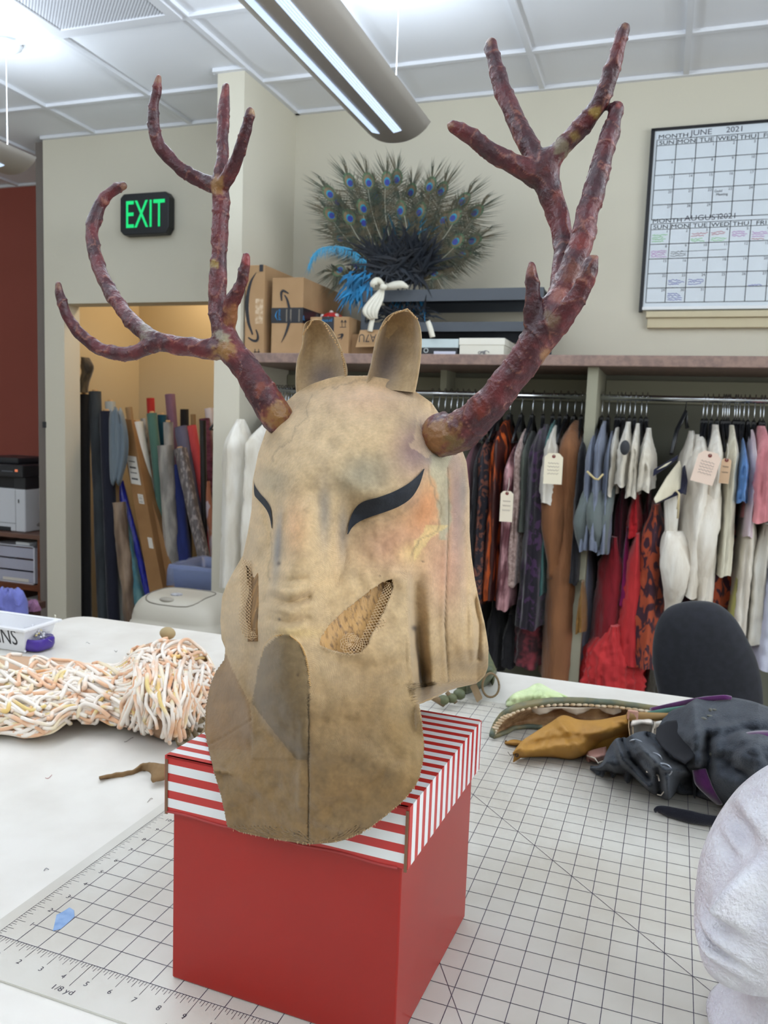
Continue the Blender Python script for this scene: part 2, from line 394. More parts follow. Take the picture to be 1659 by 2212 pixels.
MB().box((-.985, 3.62, 1.58), (-.955, YB - .04, ZS0)).build('bracket', M_cl, t)
M_chr = mat('chrome', (205, 210, 215), .18, metal=1.0)
YR, ZR = 3.52, 1.572
RODL = ['chrome clothes rail behind the mask, left bay', 'chrome clothes rail above the pale costumes, right bay']
for k, (x0, x1) in enumerate(((-1.845, -.302), (-.256, .998))):
    o = MB().tube([(x0, YR, ZR), (x1, YR, ZR)], .0125, 12).build('clothes_rail', M_chr); tag(o, RODL[k], 'clothes rail', 'clothes rails')

# ---------------------------------------------------------------- garments on hangers
def cloth_mat(name, c, c2=None, **k):
    kw = dict(rough=.85, c2=c2, scale=14, sheen=.25, bump=.4, bscale=70, stretch=(1, 1, .3)); kw.update(k)
    return mat('cloth_' + name, c, **kw)
HP = None
def hanger(x, label, top=ZR, plastic=True, tilt=0.0, body=.17):
    global HP
    t_ = thing('clothes_hanger', label, 'hanger', (x, YR, top - .14), 'clothes hangers on the rails')
    if HP is None:
        q = MB(); pts = [(x, YR - .018, top + .004)] + [(x, YR + .018 * math.cos(a), top + .004 + .018 * math.sin(a)) for a in np.linspace(PI, 0, 7)] + [(x, YR + .010, top - .02), (x, YR, top - .045), (x, YR, top - .095)]
        q.tube(pts, .0022, 6); hk = q.build('hook', M_chr, t_)
        q = MB(); q.tube([(x, YR - body, top - .20), (x, YR - .10, top - .145), (x, YR, top - .085), (x, YR + .10, top - .145), (x, YR + body, top - .20)], [.006, .008, .010, .008, .006], 6, squash=.8)
        q.box((x - .005, YR - body, top - .205), (x + .005, YR + body, top - .198))
        q.box((x - .008, YR - .028, top - .16), (x + .008, YR + .028, top - .085)); bd = q.build('shoulder_bar', mat('hanger_plastic', (22, 24, 28), .35), t_)
        HP = (hk, bd)
    else:
        for s_ in HP: c_ = s_.copy(); COL.objects.link(c_); c_.parent = t_
    t_.rotation_euler = (0, 0, tilt)
    return t_
def garment(name, label, cat, m, u0, u1, v0, v1, y0=3.27, y1=3.74, folds=9, famp=.13, flare=0.15, sh=.10, parts=None, group=None, sleeve=None, rs=0, n=44, rows=26, thin=1.0, zig=0.0, collar=True, solid=True):
    """a garment seen edge-on: closed tube hanging from its shoulders; u0..u1, v0..v1 measured where its front edge hangs"""
    rnd = random.Random(rs + int(u0 * 7)); yc = (y0 + y1) / 2
    zt = P((u0 + u1) / 2, v0, y=YR - .05)[2]; zb = P((u0 + u1) / 2, v1, y=y0 + .03)[2]
    xa, xb = P(u0, (v0 + v1) / 2, y=y0 + .06)[0], P(u1, (v0 + v1) / 2, y=y0 + .06)[0]
    zt = min(zt, ZR - .10); xc = (xa + xb) / 2; hx = (xb - xa) / 2 * 1.22; hy = (y1 - y0) / 2
    ph = rnd.random() * 6; G = []
    for i in range(rows + 1):
        t_ = i / rows; z = zt + (zb - zt) * t_; d = zt - z
        sd = min(1, (d / sh) ** .6) if sh else 1.0
        a = hx * (.30 + .70 * sst(0, .14, d)) * (1 - flare * .5 + flare * t_ * 1.5) * (1 + zig * math.sin(t_ * 9 + ph)); b_ = hy * (.12 + .88 * sd)
        fa = famp * (.3 + .7 * t_); row = []
        for j in range(n):
            an = 2 * PI * j / n
            f = 1 + fa * math.sin(folds * an + ph + 1.2 * math.sin(t_ * 3 + ph)) + .14 * fbm(math.cos(an) * 2 + xc * 9, math.sin(an) * 2, t_ * 2.0 + ph, 1.0, 3) + .10 * fbm(math.cos(an) * 5, math.sin(an) * 5 + xc, t_ * 14 + ph, 1.0, 2)
            row.append((xc + a * math.cos(an) * f + .02 * hx * math.sin(t_ * 5 + ph), min(yc + b_ * math.sin(an) * (1 + .4 * (f - 1)), YB - .06), z + .006 * math.sin(5 * an + ph) * t_))
        G.append(row)
    t_ = thing(name, label, cat, (xc, yc, zb), group)
    mb_ = MB(); mb_.grid(G, 0, True); mb_.add([p for p in G[0]], [tuple(range(n))])
    mb_.build('body', m, t_)
    if sleeve:
        sm, su, sv0, sv1, sr = sleeve; x_ = P(su, sv0, y=y0 - .01)[0]; z0_ = P(su, sv0, y=y0)[2]; z1_ = P(su, sv1, y=y0)[2]; L_ = z0_ - z1_
        R_ = []
        for i in range(15):
            q_ = i / 14; rr = sr * (.62 + .5 * math.sin(PI * min(1, q_ * 1.15)) ** .8) * (1 - .25 * q_)
            row = []
            for j in range(20):
                an = 2 * PI * j / 20; f = 1 + .14 * fbm(math.cos(an) * 2, math.sin(an) * 2, q_ * 5 + ph, 1, 3) + .06 * math.sin(5 * an + q_ * 6)
                row.append((x_ + rr * math.cos(an) * f + .01 * math.sin(q_ * 4 + ph), y0 + .045 + rr * .9 * math.sin(an) * f - .03 * math.sin(q_ * PI), z0_ - L_ * q_))
            R_.append(row)
        s_ = MB().grid(R_, 0, True); s_.add(R_[0], [tuple(range(20))]); s_.build('sleeve', sm, t_, solid=.002)
    return t_, G
CM = cloth_mat
pa = mat('cloth_paisley', (62, 30, 44), .8, c2=(168, 74, 42), scale=16, detail=1.5, sheen=.2, lo=.47, hi=.53, distort=2.2, stretch=(1, 1, .55))
dk = mat('cloth_dark_floral', (28, 26, 36), .75, c2=(112, 66, 52), scale=26, detail=2, lo=.50, hi=.56, distort=1.5)
lx = mat('cloth_orange_lurex', (58, 20, 16), .5, c2=(190, 84, 30), scale=30, lo=.52, hi=.62, stretch=(1, 1, .2))
vel = mat('cloth_purple_velvet', (22, 16, 28), .9, c2=(64, 38, 72), scale=24, lo=.50, hi=.56, sheen=.6, distort=1.0)
velr = mat('cloth_wine_velvet', (46, 14, 22), .8, c2=(130, 48, 58), scale=20, lo=.46, hi=.66, sheen=.5)
sat = mat('cloth_pink_satin', (98, 56, 62), .35, c2=(206, 158, 162), scale=18, lo=.42, hi=.62, stretch=(1, 1, .5))
fur = mat('cloth_mauve_fur', (136, 112, 106), 1, c2=(176, 152, 144), scale=70, sheen=.6, bump=.6, bscale=90)
sage = CM('sage_grey', (92, 98, 88), (74, 80, 72)); bluegrey = CM('slate_chiffon', (112, 120, 140), (128, 136, 154))
greeng = CM('green_grey_chiffon', (88, 100, 94), (104, 112, 112)); white = CM('white_cotton', (226, 222, 212), (206, 198, 182), scale=12)
cream = CM('cream_crinkle', (212, 202, 186), (232, 226, 214), scale=22, bump=.5, bscale=60, stretch=(1, 1, .25)); cream2 = CM('cream_pleated', (224, 218, 196), (202, 194, 170), scale=30, stretch=(1, 1, .1))
camel = CM('camel_wool', (140, 92, 56), (128, 84, 52)); black = CM('black_cloth', (18, 17, 22), (26, 25, 30)); wine = CM('dark_wine', (84, 16, 34), (66, 12, 28))
red = CM('bright_red', (196, 26, 36), (176, 20, 30)); coral = CM('coral_red', (206, 50, 52), (186, 42, 46)); mag = CM('magenta', (138, 22, 92)); navy = CM('navy_cloth', (22, 24, 50))
blue = CM('blue_satin', (104, 150, 206), (84, 130, 190), rough=.4); pink = CM('pink_chiffon', (214, 138, 142), (196, 120, 126)); lav = CM('lavender_chiffon', (186, 186, 206), (196, 198, 214))
mauve = CM('mauve_cloth', (128, 84, 92), (112, 72, 80)); gold = CM('gold_cloth', (134, 96, 40)); teal = CM('teal_cloth', (66, 106, 104)); yg = CM('yellow_green_cloth', (190, 186, 110)); ol = CM('olive_dark', (60, 54, 44))
GL = [  # name, label, category, material, u0,u1,v0,v1, options
 ('shirt', 'white cotton shirt hanging nearest the exit wall, left of the mask', 'shirt', white, 486, 530, 905, 1272, dict(y0=3.07, y1=3.27, sh=.12)),
 ('shirt', 'white shirt hanging close against the left cheek of the mask', 'shirt', white, 522, 572, 900, 1285, dict(y0=3.05, y1=3.64, sh=.12)),
 ('dress', 'mauve pink dress hanging right beside the mask', 'dress', mauve, 996, 1022, 955, 1180, {}),
 ('skirt', 'plain black long garment next to the mauve pink dress', 'skirt', black, 1014, 1034, 945, 1420, {}),
 ('dress', 'dark floral patterned dress with rust flowers in the left bay', 'dress', dk, 1024, 1058, 930, 1310, {}),
 ('robe', 'orange and black glittery robe left of the pink satin gown', 'robe', lx, 1052, 1088, 905, 1298, {}),
 ('gown', 'dusty pink crushed satin gown behind the lower white tag', 'gown', sat, 1080, 1110, 955, 1318, dict(y0=3.24)),
 ('coat', 'fluffy mauve fur coat with a tan collar', 'coat', fur, 1102, 1128, 925, 1266, dict(y0=3.26)),
 ('dress', 'grey green dress tucked behind the mauve fur coat', 'dress', sage, 1122, 1142, 930, 1150, {}),
 ('gown', 'dark purple patterned velvet gown, left of the white blouse', 'gown', vel, 1130, 1176, 915, 1360, {}),
 ('skirt', 'wine red crushed velvet skirt hanging low above the table edge', 'skirt', velr, 1112, 1176, 1300, 1440, dict(sh=0, y0=3.36)),
 ('blouse', 'small white gathered blouse behind the upper white tag', 'blouse', white, 1168, 1204, 918, 1088, dict(y0=3.26)),
 ('dress', 'teal green dress seen as a sliver beside the camel coat', 'dress', teal, 1166, 1190, 905, 1286, dict(y0=3.32)),
 ('trousers', 'black trousers hanging low at the left end of the row', 'trousers', black, 1050, 1085, 1290, 1455, dict(sh=0, y0=3.4)),
 ('trousers', 'black trousers hanging low under the pink satin gown', 'trousers', black, 1084, 1122, 1320, 1440, dict(sh=0, y0=3.4)),
 ('coat', 'long camel brown wool coat with a wide hanging sleeve', 'coat', camel, 1186, 1252, 893, 1478, dict(y0=3.30, folds=3, famp=.06, sleeve=(camel, 1200, 1000, 1255, .048))),
 ('jacket', 'black jacket hanging between the camel coat and the divider', 'jacket', black, 1238, 1262, 925, 1262, {}),
 ('dress', 'gold brown dress hem below the black jacket', 'dress', gold, 1246, 1266, 1240, 1366, dict(sh=0)),
 ('skirt', 'slate blue skirt hanging low in front of the divider', 'skirt', bluegrey, 1246, 1276, 1180, 1480, dict(sh=0, y0=3.4)),
 ('dress', 'slate grey sheer dress beside the divider, leftmost of its bay', 'dress', bluegrey, 1258, 1284, 925, 1190, dict(y0=3.22, sleeve=(greeng, 1264, 1060, 1192, .030))),
 ('dress', 'slate blue sheer dress with gold braid at its sleeve', 'dress', bluegrey, 1276, 1302, 908, 1190, dict(y0=3.20, sleeve=(greeng, 1290, 1060, 1190, .030))),
 ('dress', 'slate blue sheer dress with dark green cuff beside white blouses', 'dress', bluegrey, 1296, 1322, 930, 1198, dict(y0=3.22, sleeve=(greeng, 1313, 1050, 1200, .028))),
 ('blouse', 'white puffed peasant blouse, leftmost of the gathered four', 'blouse', white, 1310, 1338, 922, 1070, dict(y0=3.22, folds=7, famp=.16)),
 ('blouse', 'white puffed blouse with a black spot on its front', 'blouse', white, 1332, 1364, 908, 1050, dict(y0=3.17, folds=7, famp=.16)),
 ('blouse', 'white puffed blouse right of the one with a black spot', 'blouse', white, 1356, 1382, 914, 1075, dict(y0=3.19, folds=7, famp=.16)),
 ('blouse', 'white puffed blouse with open cuff, rightmost of the gathered four', 'blouse', white, 1378, 1412, 924, 1062, dict(y0=3.18, folds=7, famp=.16)),
 ('dress', 'dark wine dress hanging under the white puffed blouses', 'dress', wine, 1320, 1352, 1035, 1375, dict(sh=0, y0=3.33)),
 ('skirt', 'magenta skirt seen as a sliver between two reds', 'skirt', mag, 1342, 1360, 1130, 1310, dict(sh=0, y0=3.31)),
 ('dress', 'crimson dress panel hanging over the pleated skirt', 'dress', CM('crimson', (146, 18, 34), (126, 14, 30)), 1292, 1350, 1150, 1410, dict(sh=0, y0=3.30, folds=4)),
 ('dress', 'bright scarlet dress below the white blouse with black spot', 'dress', red, 1356, 1388, 1050, 1160, dict(sh=0, y0=3.28)),
 ('gown', 'long coral red gown flaring to its hem', 'gown', coral, 1344, 1392, 1140, 1440, dict(sh=0, y0=3.26, folds=5, flare=.3)),
 ('skirt', 'bright red finely pleated skirt nearest the table edge', 'skirt', coral, 1268, 1378, 1330, 1500, dict(sh=0, y0=3.26, folds=26, famp=.05, flare=.25, n=160)),
 ('dress', 'dark maroon dress right of the scarlet dress', 'dress', wine, 1384, 1412, 1060, 1180, dict(sh=0, y0=3.34)),
 ('skirt', 'paisley swirl skirt of rust and purple beside the red gown', 'skirt', pa, 1372, 1436, 1080, 1445, dict(sh=0, y0=3.24, flare=.3)),
 ('skirt', 'paisley swirl skirt of rust and purple behind the cream tunic', 'skirt', pa, 1498, 1584, 1070, 1340, dict(sh=0, y0=3.34)),
 ('tunic', 'pale cream tunic with grey shoulder behind the sailor top', 'tunic', cream, 1470, 1512, 930, 1110, dict(y0=3.30)),
 ('tunic', 'cream crinkled tunic with long gathered sleeves and big tag', 'tunic', cream, 1474, 1536, 938, 1290, dict(y0=3.20, folds=7, famp=.18, sleeve=(cream, 1462, 1150, 1330, .055))),
 ('tunic', 'cream crinkled tunic knotted at its waist', 'tunic', cream, 1516, 1556, 912, 1320, dict(y0=3.22, folds=6, famp=.16, sleeve=(cream, 1535, 1060, 1285, .05))),
 ('dress', 'narrow ivory pleated dress left of the blue satin', 'dress', cream2, 1560, 1592, 910, 1245, dict(y0=3.22, folds=13, famp=.05)),
 ('dress', 'sky blue satin dress with gold dots', 'dress', blue, 1594, 1620, 945, 1085, dict(y0=3.20)),
 ('skirt', 'long white crinkled skirt below the blue satin dress', 'skirt', cream, 1590, 1630, 1080, 1395, dict(sh=0, y0=3.26)),
 ('skirt', 'yellow green skirt seen as a sliver under the ivory dress', 'skirt', yg, 1576, 1596, 1235, 1355, dict(sh=0, y0=3.3)),
 ('blouse', 'sheer white and pink blouse between blue satin and pink chiffon', 'blouse', CM('white_pink', (222, 208, 212), (206, 184, 192)), 1614, 1636, 928, 1160, dict(y0=3.22)),
 ('blouse', 'pink chiffon blouse at the right edge of the picture', 'blouse', pink, 1624, 1676, 915, 1128, dict(y0=3.18)),
 ('skirt', 'white gathered skirt under the pink chiffon blouse', 'skirt', white, 1618, 1668, 1120, 1390, dict(sh=0, y0=3.26)),
 ('skirt', 'pale lavender skirt hanging low at the right edge', 'skirt', lav, 1638, 1700, 1180, 1450, dict(sh=0, y0=3.22)),
 ('dress', 'black evening dress deep in the right bay behind the cream tunics', 'dress', black, 1440, 1500, 1000, 1420, dict(sh=0, y0=3.45)),
 ('dress', 'dark navy dress in shadow between cream tunic and ivory dress', 'dress', navy, 1550, 1580, 930, 1300, dict(y0=3.4)),
 ('coat', 'dark olive coat hem low behind the pleated red skirt', 'coat', ol, 1385, 1420, 1420, 1520, dict(sh=0, y0=3.4)),
]
for i, (nm, lb, ct, m_, u0, u1, v0, v1, kw) in enumerate(GL):
    t_, G_ = garment(nm, lb, ct, m_, u0, u1, v0, v1, rs=i * 13, **kw)
    if 'black spot on its' in lb:
        c_ = P(1350, 967, y=3.15); q = MB(); q.lathe([(.0, 0), (.018, .0)], (0, 0), 18)
        q = MB(); q.sphere(c_, (.018, .012, .028)); q.build('spot', CM('spot_grey', (52, 54, 58)), t_)
    if 'gold braid' in lb:
        q = MB(); q.tube([P(1268, 1018, y=3.17), P(1284, 1034, y=3.165), P(1292, 1036, y=3.165), P(1303, 1024, y=3.17)], .0045, 6); q.build('braid', CM('braid_gold', (196, 178, 130)), t_)
# swing tags tied to garments
def swing_tag(u0, v0, u1, v1, yy, rot, label, c, lines):
    a = P(u0, v0, y=yy); b_ = P(u1, v1, y=yy); cx, cz = (a[0] + b_[0]) / 2, (a[2] + b_[2]) / 2; hw, hh = abs(b_[0] - a[0]) / 2, abs(a[2] - b_[2]) / 2
    t_ = thing('paper_tag', label, 'tag', (cx, yy, cz - hh)); cr = .22 * hw
    pl = [(-hw, -hh), (hw, -hh), (hw, hh - 2 * cr), (hw - 2 * cr, hh), (-hw + 2 * cr, hh), (-hw, hh - 2 * cr)]
    R = lambda x, z: (cx + x * math.cos(rot) - z * math.sin(rot), cz + x * math.sin(rot) + z * math.cos(rot))
    MB().prism([(R(x, z)[0], yy, R(x, z)[1]) for x, z in pl], (0, .0012, 0)).build('card', mat('tag_card_' + c[0], c[1], .8), t_)
    q = MB(); k_ = R(0, hh - 1.6 * cr); q.lathe([(.004, 0), (.0075, 0)], (0, 0), 14); q = MB()
    q.add([(k_[0] + .007 * math.cos(2 * PI * j / 14), yy - .0008, k_[1] + .007 * math.sin(2 * PI * j / 14)) for j in range(14)], [tuple(range(14))]); q.build('eyelet', mat('eyelet_red', (120, 50, 44), .6), t_)
    q = MB(); q.tube([(k_[0], yy - .001, k_[1]), (k_[0] + .004, yy + .004, k_[1] + .03), (k_[0], yy + .03, k_[1] + .06)], .0012, 5); q.build('string', mat('tag_string', (220, 214, 200), .9), t_)
    q = MB()
    for k in range(lines):
        z_ = hh * (.35 - .9 * k / max(1, lines)); x_ = -hw * .6
        pts = [(x_ + hw * 1.2 * s_ / 12, z_ + .003 * math.sin(s_ * 2.1 + k)) for s_ in range(13)]
        q.tube([(R(x, z)[0], yy - .0008, R(x, z)[1]) for x, z in pts], .0006, 4)
    q.build('handwriting', mat('tag_ink', (150, 140, 136), .8), t_)
swing_tag(1177, 978, 1213, 1047, 3.20, 0, 'cream paper tag on the white blouse beside the camel coat', ('cream', (236, 226, 200)), 4)
swing_tag(1082, 1060, 1106, 1128, 3.18, 0, 'small cream paper tag on the pink satin gown', ('cream2', (234, 222, 200)), 3)
swing_tag(1503, 974, 1548, 1046, 3.14, -.22, 'large pinkish paper tag tilted on the cream crinkled tunic', ('pink', (232, 208, 190)), 5)
swing_tag(1558, 990, 1575, 1045, 3.19, -.05, 'narrow tan paper tag seen partly behind the cream tunic', ('tan', (214, 180, 146)), 2)
# sailor style top with navy trim on its own black hanger
t_ = thing('sailor_top', 'cream sailor top with navy trim hanging askew under a black hanger', 'top', P(1447, 1090, y=3.2))
def panel(mb_, pts, yy, th=.012, mi=0): mb_.prism([P(u, v, y=yy + dy) for u, v, dy in pts], (0, th, 0), mi)
q = MB(); panel(q, [(1468, 994, 0), (1473, 1012, 0), (1471, 1060, -.02), (1416, 1088, -.04), (1412, 1078, -.04), (1440, 1030, -.01)], 3.20); q.build('front_flap', CM('sailor_cream', (222, 214, 190), (208, 198, 172)), t_, bevel=.004)
q = MB(); panel(q, [(1410, 1030, 0), (1412, 1014, 0), (1440, 998, .02), (1466, 982, .03), (1464, 992, .03), (1440, 1010, .02)], 3.19); q.build('collar', navy, t_, bevel=.004)
q = MB(); panel(q, [(1418, 1016, 0), (1438, 1002, .02), (1452, 996, .02), (1440, 1006, .01)], 3.18, .006); q.build('collar_lining', CM('sailor_lining', (206, 198, 172)), t_)
q = MB(); panel(q, [(1415, 1090, 0), (1417, 1082, 0), (1470, 1056, 0), (1474, 1010, 0), (1480, 1004, .02), (1486, 1040, .02), (1482, 1070, .02), (1474, 1066, 0)], 3.175, .01); q.build('navy_trim', navy, t_, bevel=.003)
q = MB(); panel(q, [(1434, 1080, 0), (1462, 1066, 0), (1466, 1120, 0), (1462, 1160, 0), (1446, 1180, 0), (1436, 1150, 0)], 3.22, .05); q.build('sleeve', white, t_, bevel=.015)
q = MB(); q.tube([P(1461, 1060, y=3.17), P(1467, 1066, y=3.16), P(1466, 1090, y=3.16), P(1464, 1120, y=3.16)], .004, 6); q.tube([P(1466, 1070, y=3.155), P(1462, 1100, y=3.15)], .002, 6); q.build('tassel', CM('tassel', (206, 190, 150)), t_)
q = MB(); q.tube([P(1450, 980, y=3.36), P(1462, 930, y=3.45), P(1481, 868 + 22, y=YR), P(1484, 925, y=3.5)], .009, 7); q.tube([P(1481, 858, y=YR), P(1483, 870, y=YR), P(1479, 892, y=YR)], .0022, 6); q.build('hanger', MATS['hanger_plastic'] if 'hanger_plastic' in MATS else mat('hanger_plastic', (22, 24, 28), .35), t_)
# hangers along both rails
hus = [499, 516, 532, 548, 558, 598, 604, 610, 617, 623, 628, 634, 934, 948, 962, 975, 988, 1000, 1012, 1026, 1040, 1053, 1068, 1081, 1103, 1128, 1152, 1175, 1196, 1211, 1227, 1243, 1258]
for k, u in enumerate(hus):
    x = P(u, 865, y=YR)[0]
    if x > -.315: x = -.315
    hanger(x, 'black hanger with wire hook crowding the rail left of the divider', tilt=random.uniform(-.12, .12))
for k, u in enumerate([1302, 1316, 1334, 1342, 1350, 1362, 1373, 1387, 1398, 1521, 1529, 1540, 1552, 1563, 1568, 1573, 1577, 1589, 1594, 1600, 1609, 1619, 1632, 1645, 1652, 1668, 1690]):
    hanger(P(u, 868, y=YR)[0], 'black hanger with wire hook on the right bay rail', tilt=random.uniform(-.12, .12))
HS = [o for o in COL.objects if o.name.startswith('clothes_hanger')]
for o_ in [x for x in COL.objects if x.get('category') and x.parent is None and not x.name.startswith('clothes_hanger') and x.type == 'EMPTY' and 3.3 < x.location[1] < 3.62 and x.location[2] < 1.5]:
    free = [h for h in HS if abs(h.location[0] - o_.location[0]) < .03 and 'holding' not in h['label']]
    if free:
        h = min(free, key=lambda k: abs(k.location[0] - o_.location[0])); wds = ('black hanger holding the ' + o_['label']).split()[:15]
        while wds[-1] in ('the', 'of', 'a', 'an', 'and', 'in', 'with', 'its', 'right', 'left', 'beside', 'behind', 'between', 'at', 'on', 'to', 'below', 'under'): wds.pop()
        h['label'] = ' '.join(wds)
for o in list(COL.objects):
    if o.name.startswith('clothes_hanger'): o['group'] = 'hangers left of the divider' if o.location[0] < -.30 else 'hangers right of the divider'

# ---------------------------------------------------------------- boxes on the top shelf
M_card = mat('corrugated_card', (176, 142, 104), .85, c2=(166, 132, 94), scale=6); M_carddk = mat('card_shadow', (150, 118, 84), .85)
M_ink = mat('black_print', (34, 34, 40), .6); M_tape = mat('black_tape', (24, 26, 34), .3); M_tapeb = mat('tape_blue', (28, 130, 190), .4); M_clear = mat('clear_tape', (206, 182, 152), .15, c2=(180, 148, 112), scale=60)
def cardbox(name, label, x0, x1, z1, y0, y1, extra):
    t_ = thing(name, label, 'cardboard box', ((x0 + x1) / 2, (y0 + y1) / 2, ZS1))
    MB().box((x0, y0, ZS1), (x1, y1, z1)).build('carton', M_card, t_, bevel=.003)
    extra(t_, x0, x1, y0, z1); return t_
def arc_strip(q, pts, ws, yy):
    c_ = catmull([(a, 0, b) for a, b in pts], 6); n_ = len(c_)
    for i in range(n_ - 1):
        a, b_ = c_[i], c_[i + 1]; d = b_ - a; nn = np.array([-d[2], 0, d[0]]); nn /= np.linalg.norm(nn) + 1e-9
        w0, w1 = itp(i / (n_ - 1), np.linspace(0, 1, len(ws)), ws) / 2, itp((i + 1) / (n_ - 1), np.linspace(0, 1, len(ws)), ws) / 2
        q.add([(a + nn * w0) * (1, 0, 1) + (0, yy, 0), (b_ + nn * w1) * (1, 0, 1) + (0, yy, 0), (b_ - nn * w1) * (1, 0, 1) + (0, yy, 0), (a - nn * w0) * (1, 0, 1) + (0, yy, 0)], [(0, 1, 2, 3)])
def pz(u, v, yy): p = P(u, v, y=yy); return (p[0], p[2])
Y1 = 3.32
def e1(t_, x0, x1, y0, z1):
    q = MB(); yy = y0 - .001
    arc_strip(q, [pz(554, 588, y0), pz(541, 612, y0), pz(534, 650, y0), pz(536, 692, y0), pz(546, 723, y0)], [.002, .013, .019, .016, .008], yy)
    arc_strip(q, [pz(536, 729, y0), pz(547, 736, y0), pz(556, 735, y0), pz(557, 724, y0), pz(553, 712, y0)], [.006, .011, .014, .010, .006], yy)
    for dx in (0, 8): arc_strip(q, [pz(551 + dx, 754, y0), pz(551 + dx, 764, y0)], [.004, .004], yy)
    arc_strip(q, [pz(548, 760, y0), pz(562, 760, y0)], [.003, .003], yy)
    q.build('arrow_print', M_ink, t_)
    q = MB(); a = P(521, 690, y=y0); b_ = P(568, 645, y=y0); q.box((x0 + .002, y0 - .0006, a[2] - .01), (x0 + .022, y0 - .0001, b_[2] - .02)); q.box((x1 - .045, y0 - .0006, a[2] - .02), (x1 - .006, y0 - .0001, b_[2])); q.build('clear_tape', M_clear, t_)
    q = MB(); a = P(561, 572, y=y0); q.box((a[0], y0 - .002, a[2] - .03), (a[0] + .018, y0, z1 + .001)); q.build('corner_tape', M_ink, t_)
bxl = -1.84
def e2(t_, x0, x1, y0, z1):
    q = MB(); yy = y0 - .003
    arc_strip(q, [pz(608, 740, y0), pz(617, 722, y0), pz(624, 700, y0), pz(626, 690, y0)], [.002, .009, .013, .014], yy); arc_strip(q, [pz(626, 668, y0), pz(621, 648, y0), pz(615, 637, y0)], [.012, .010, .005], yy)
    arc_strip(q, [pz(609, 650, y0), pz(608, 634, y0), pz(612, 628, y0), pz(624, 634, y0)], [.006, .012, .011, .005], yy); q.build('arrow_print', M_ink, t_)
    za = P(600, 698, y=y0)[2]; zb = P(600, 665, y=y0)[2]
    MB().box((x0 - .0012, y0 - .0012, za), (x1 + .0012, y0 + .42, zb)).build('tape_band', M_tape, t_)
    q = MB(); b0 = P(606, 692, y=y0); put_text(q, 'prime', (b0[0], y0 - .0035, b0[2]), (0, 0, 1), (-1, 0, 0), .013, wscale=1.1)
    arc_strip(q, [pz(600, 692, y0), pz(596, 682, y0), pz(600, 671, y0)], [.001, .006, .001], y0 - .0035)
    b0 = P(658, 692, y=y0); put_text(q, 'prime', (b0[0], y0 - .0035, b0[2]), (0, 0, 1), (-1, 0, 0), .010, wscale=.6)
    q.build('tape_lettering', M_tapeb, t_)
    q = MB(); 
    for u in (618, 627, 645): a = P(u, 695, y=y0); b_ = P(u + 3, 668, y=y0); q.box((a[0], y0 - .0025, a[2]), (b_[0], y0 - .0015, b_[2]))
    q.build('tape_bars', mat('tape_grey', (120, 112, 100), .5), t_)
cardbox('shipping_carton', 'tall cardboard carton with a long curved black arrow, leftmost on the shelf', bxl, P(569, 760, y=Y1)[0], P(565, 572, y=Y1)[2], Y1, 3.80, e1)
cardbox('shipping_carton', 'cardboard carton wrapped with a black tape band, beside the tallest carton', P(585, 760, y=3.33)[0], P(652, 760, y=3.33)[0], P(600, 600, y=3.33)[2], 3.33, 3.80, e2)
def e3(t_, x0, x1, y0, z1):
    q = MB(); a = P(695, 712, y=y0); b_ = P(722, 685, y=y0); q.box((a[0], y0 - .001, a[2] - .1), (b_[0], y0, z1 + .001)); q.build('tape_band', M_tape, t_)
    q = MB(); o_ = P(720, 687, y=y0); put_text(q, 'prime', (o_[0] - .004, y0 - .002, z1 - .012), (-1, 0, 0), (0, 0, -1), .014, wscale=1.1); q.build('tape_lettering', M_tapeb, t_)
    q = MB()
    for u in (739, 746): arc_strip(q, [pz(u, 706, y0), pz(u, 693, y0)], [.0025, .0025], y0 - .001); arc_strip(q, [pz(u - 2.5, 697, y0), pz(u, 692, y0), pz(u + 2.5, 697, y0)], [.003, .003, .003], y0 - .001)
    arc_strip(q, [pz(734, 707, y0), pz(748, 707, y0)], [.0025, .0025], y0 - .001)
    arc_strip(q, [pz(728, 731, y0), pz(736, 729, y0), pz(739, 722, y0)], [.002, .006, .008], y0 - .001); arc_strip(q, [pz(730, 724, y0), pz(741, 722, y0), pz(737, 734, y0)], [.003, .007, .003], y0 - .001); q.build('arrow_print', M_ink, t_)
cardbox('shipping_carton', 'small cardboard carton with upside-down blue lettering under the red ball', P(668, 765, y=3.36)[0], P(752, 765, y=3.36)[0], P(740, 684, y=3.36)[2], 3.36, 3.70, e3)
t_ = thing('open_carton', 'low open cardboard box with a printed flap hanging down', 'cardboard box', (P(800, 760, y=3.4)[0], 3.45, ZS1))
xa, xb, zt_ = P(755, 765, y=3.40)[0], P(835, 765, y=3.40)[0], P(775, 712, y=3.40)[2]
mb = MB()
for a in ((xa, 3.40, xb, 3.404), (xa, 3.70, xb, 3.704), (xa, 3.40, xa + .004, 3.704), (xb - .004, 3.40, xb, 3.704)): mb.box((a[0], a[1], ZS1), (a[2], a[3], zt_ - .02))
mb.box((xa, 3.40, ZS1), (xb, 3.70, ZS1 + .004)); mb.build('carton', M_carddk, t_)
q = MB(); p0, p1, p2, p3 = P(778, 713, y=3.40), P(842, 712, y=3.40), P(838, 748, y=3.34), P(768, 750, y=3.34); q.prism([p0, p1, p2, p3], (0, .004, 0)); q.build('flap', M_card, t_)
q = MB(); o_ = P(818, 722, y=3.337); put_text(q, 'A7U', (P(813, 722, y=3.337)), (-1, 0, .0), (0, 0, -1), .034, wscale=.9); q.build('print', M_ink, t_)
c_ = P(718, 690, y=3.55)
t_ = thing('polka_dot_ball', 'red ball with white dots peeking up behind the small carton', 'ball', (c_[0], 3.55, ZS1)); rb = .072
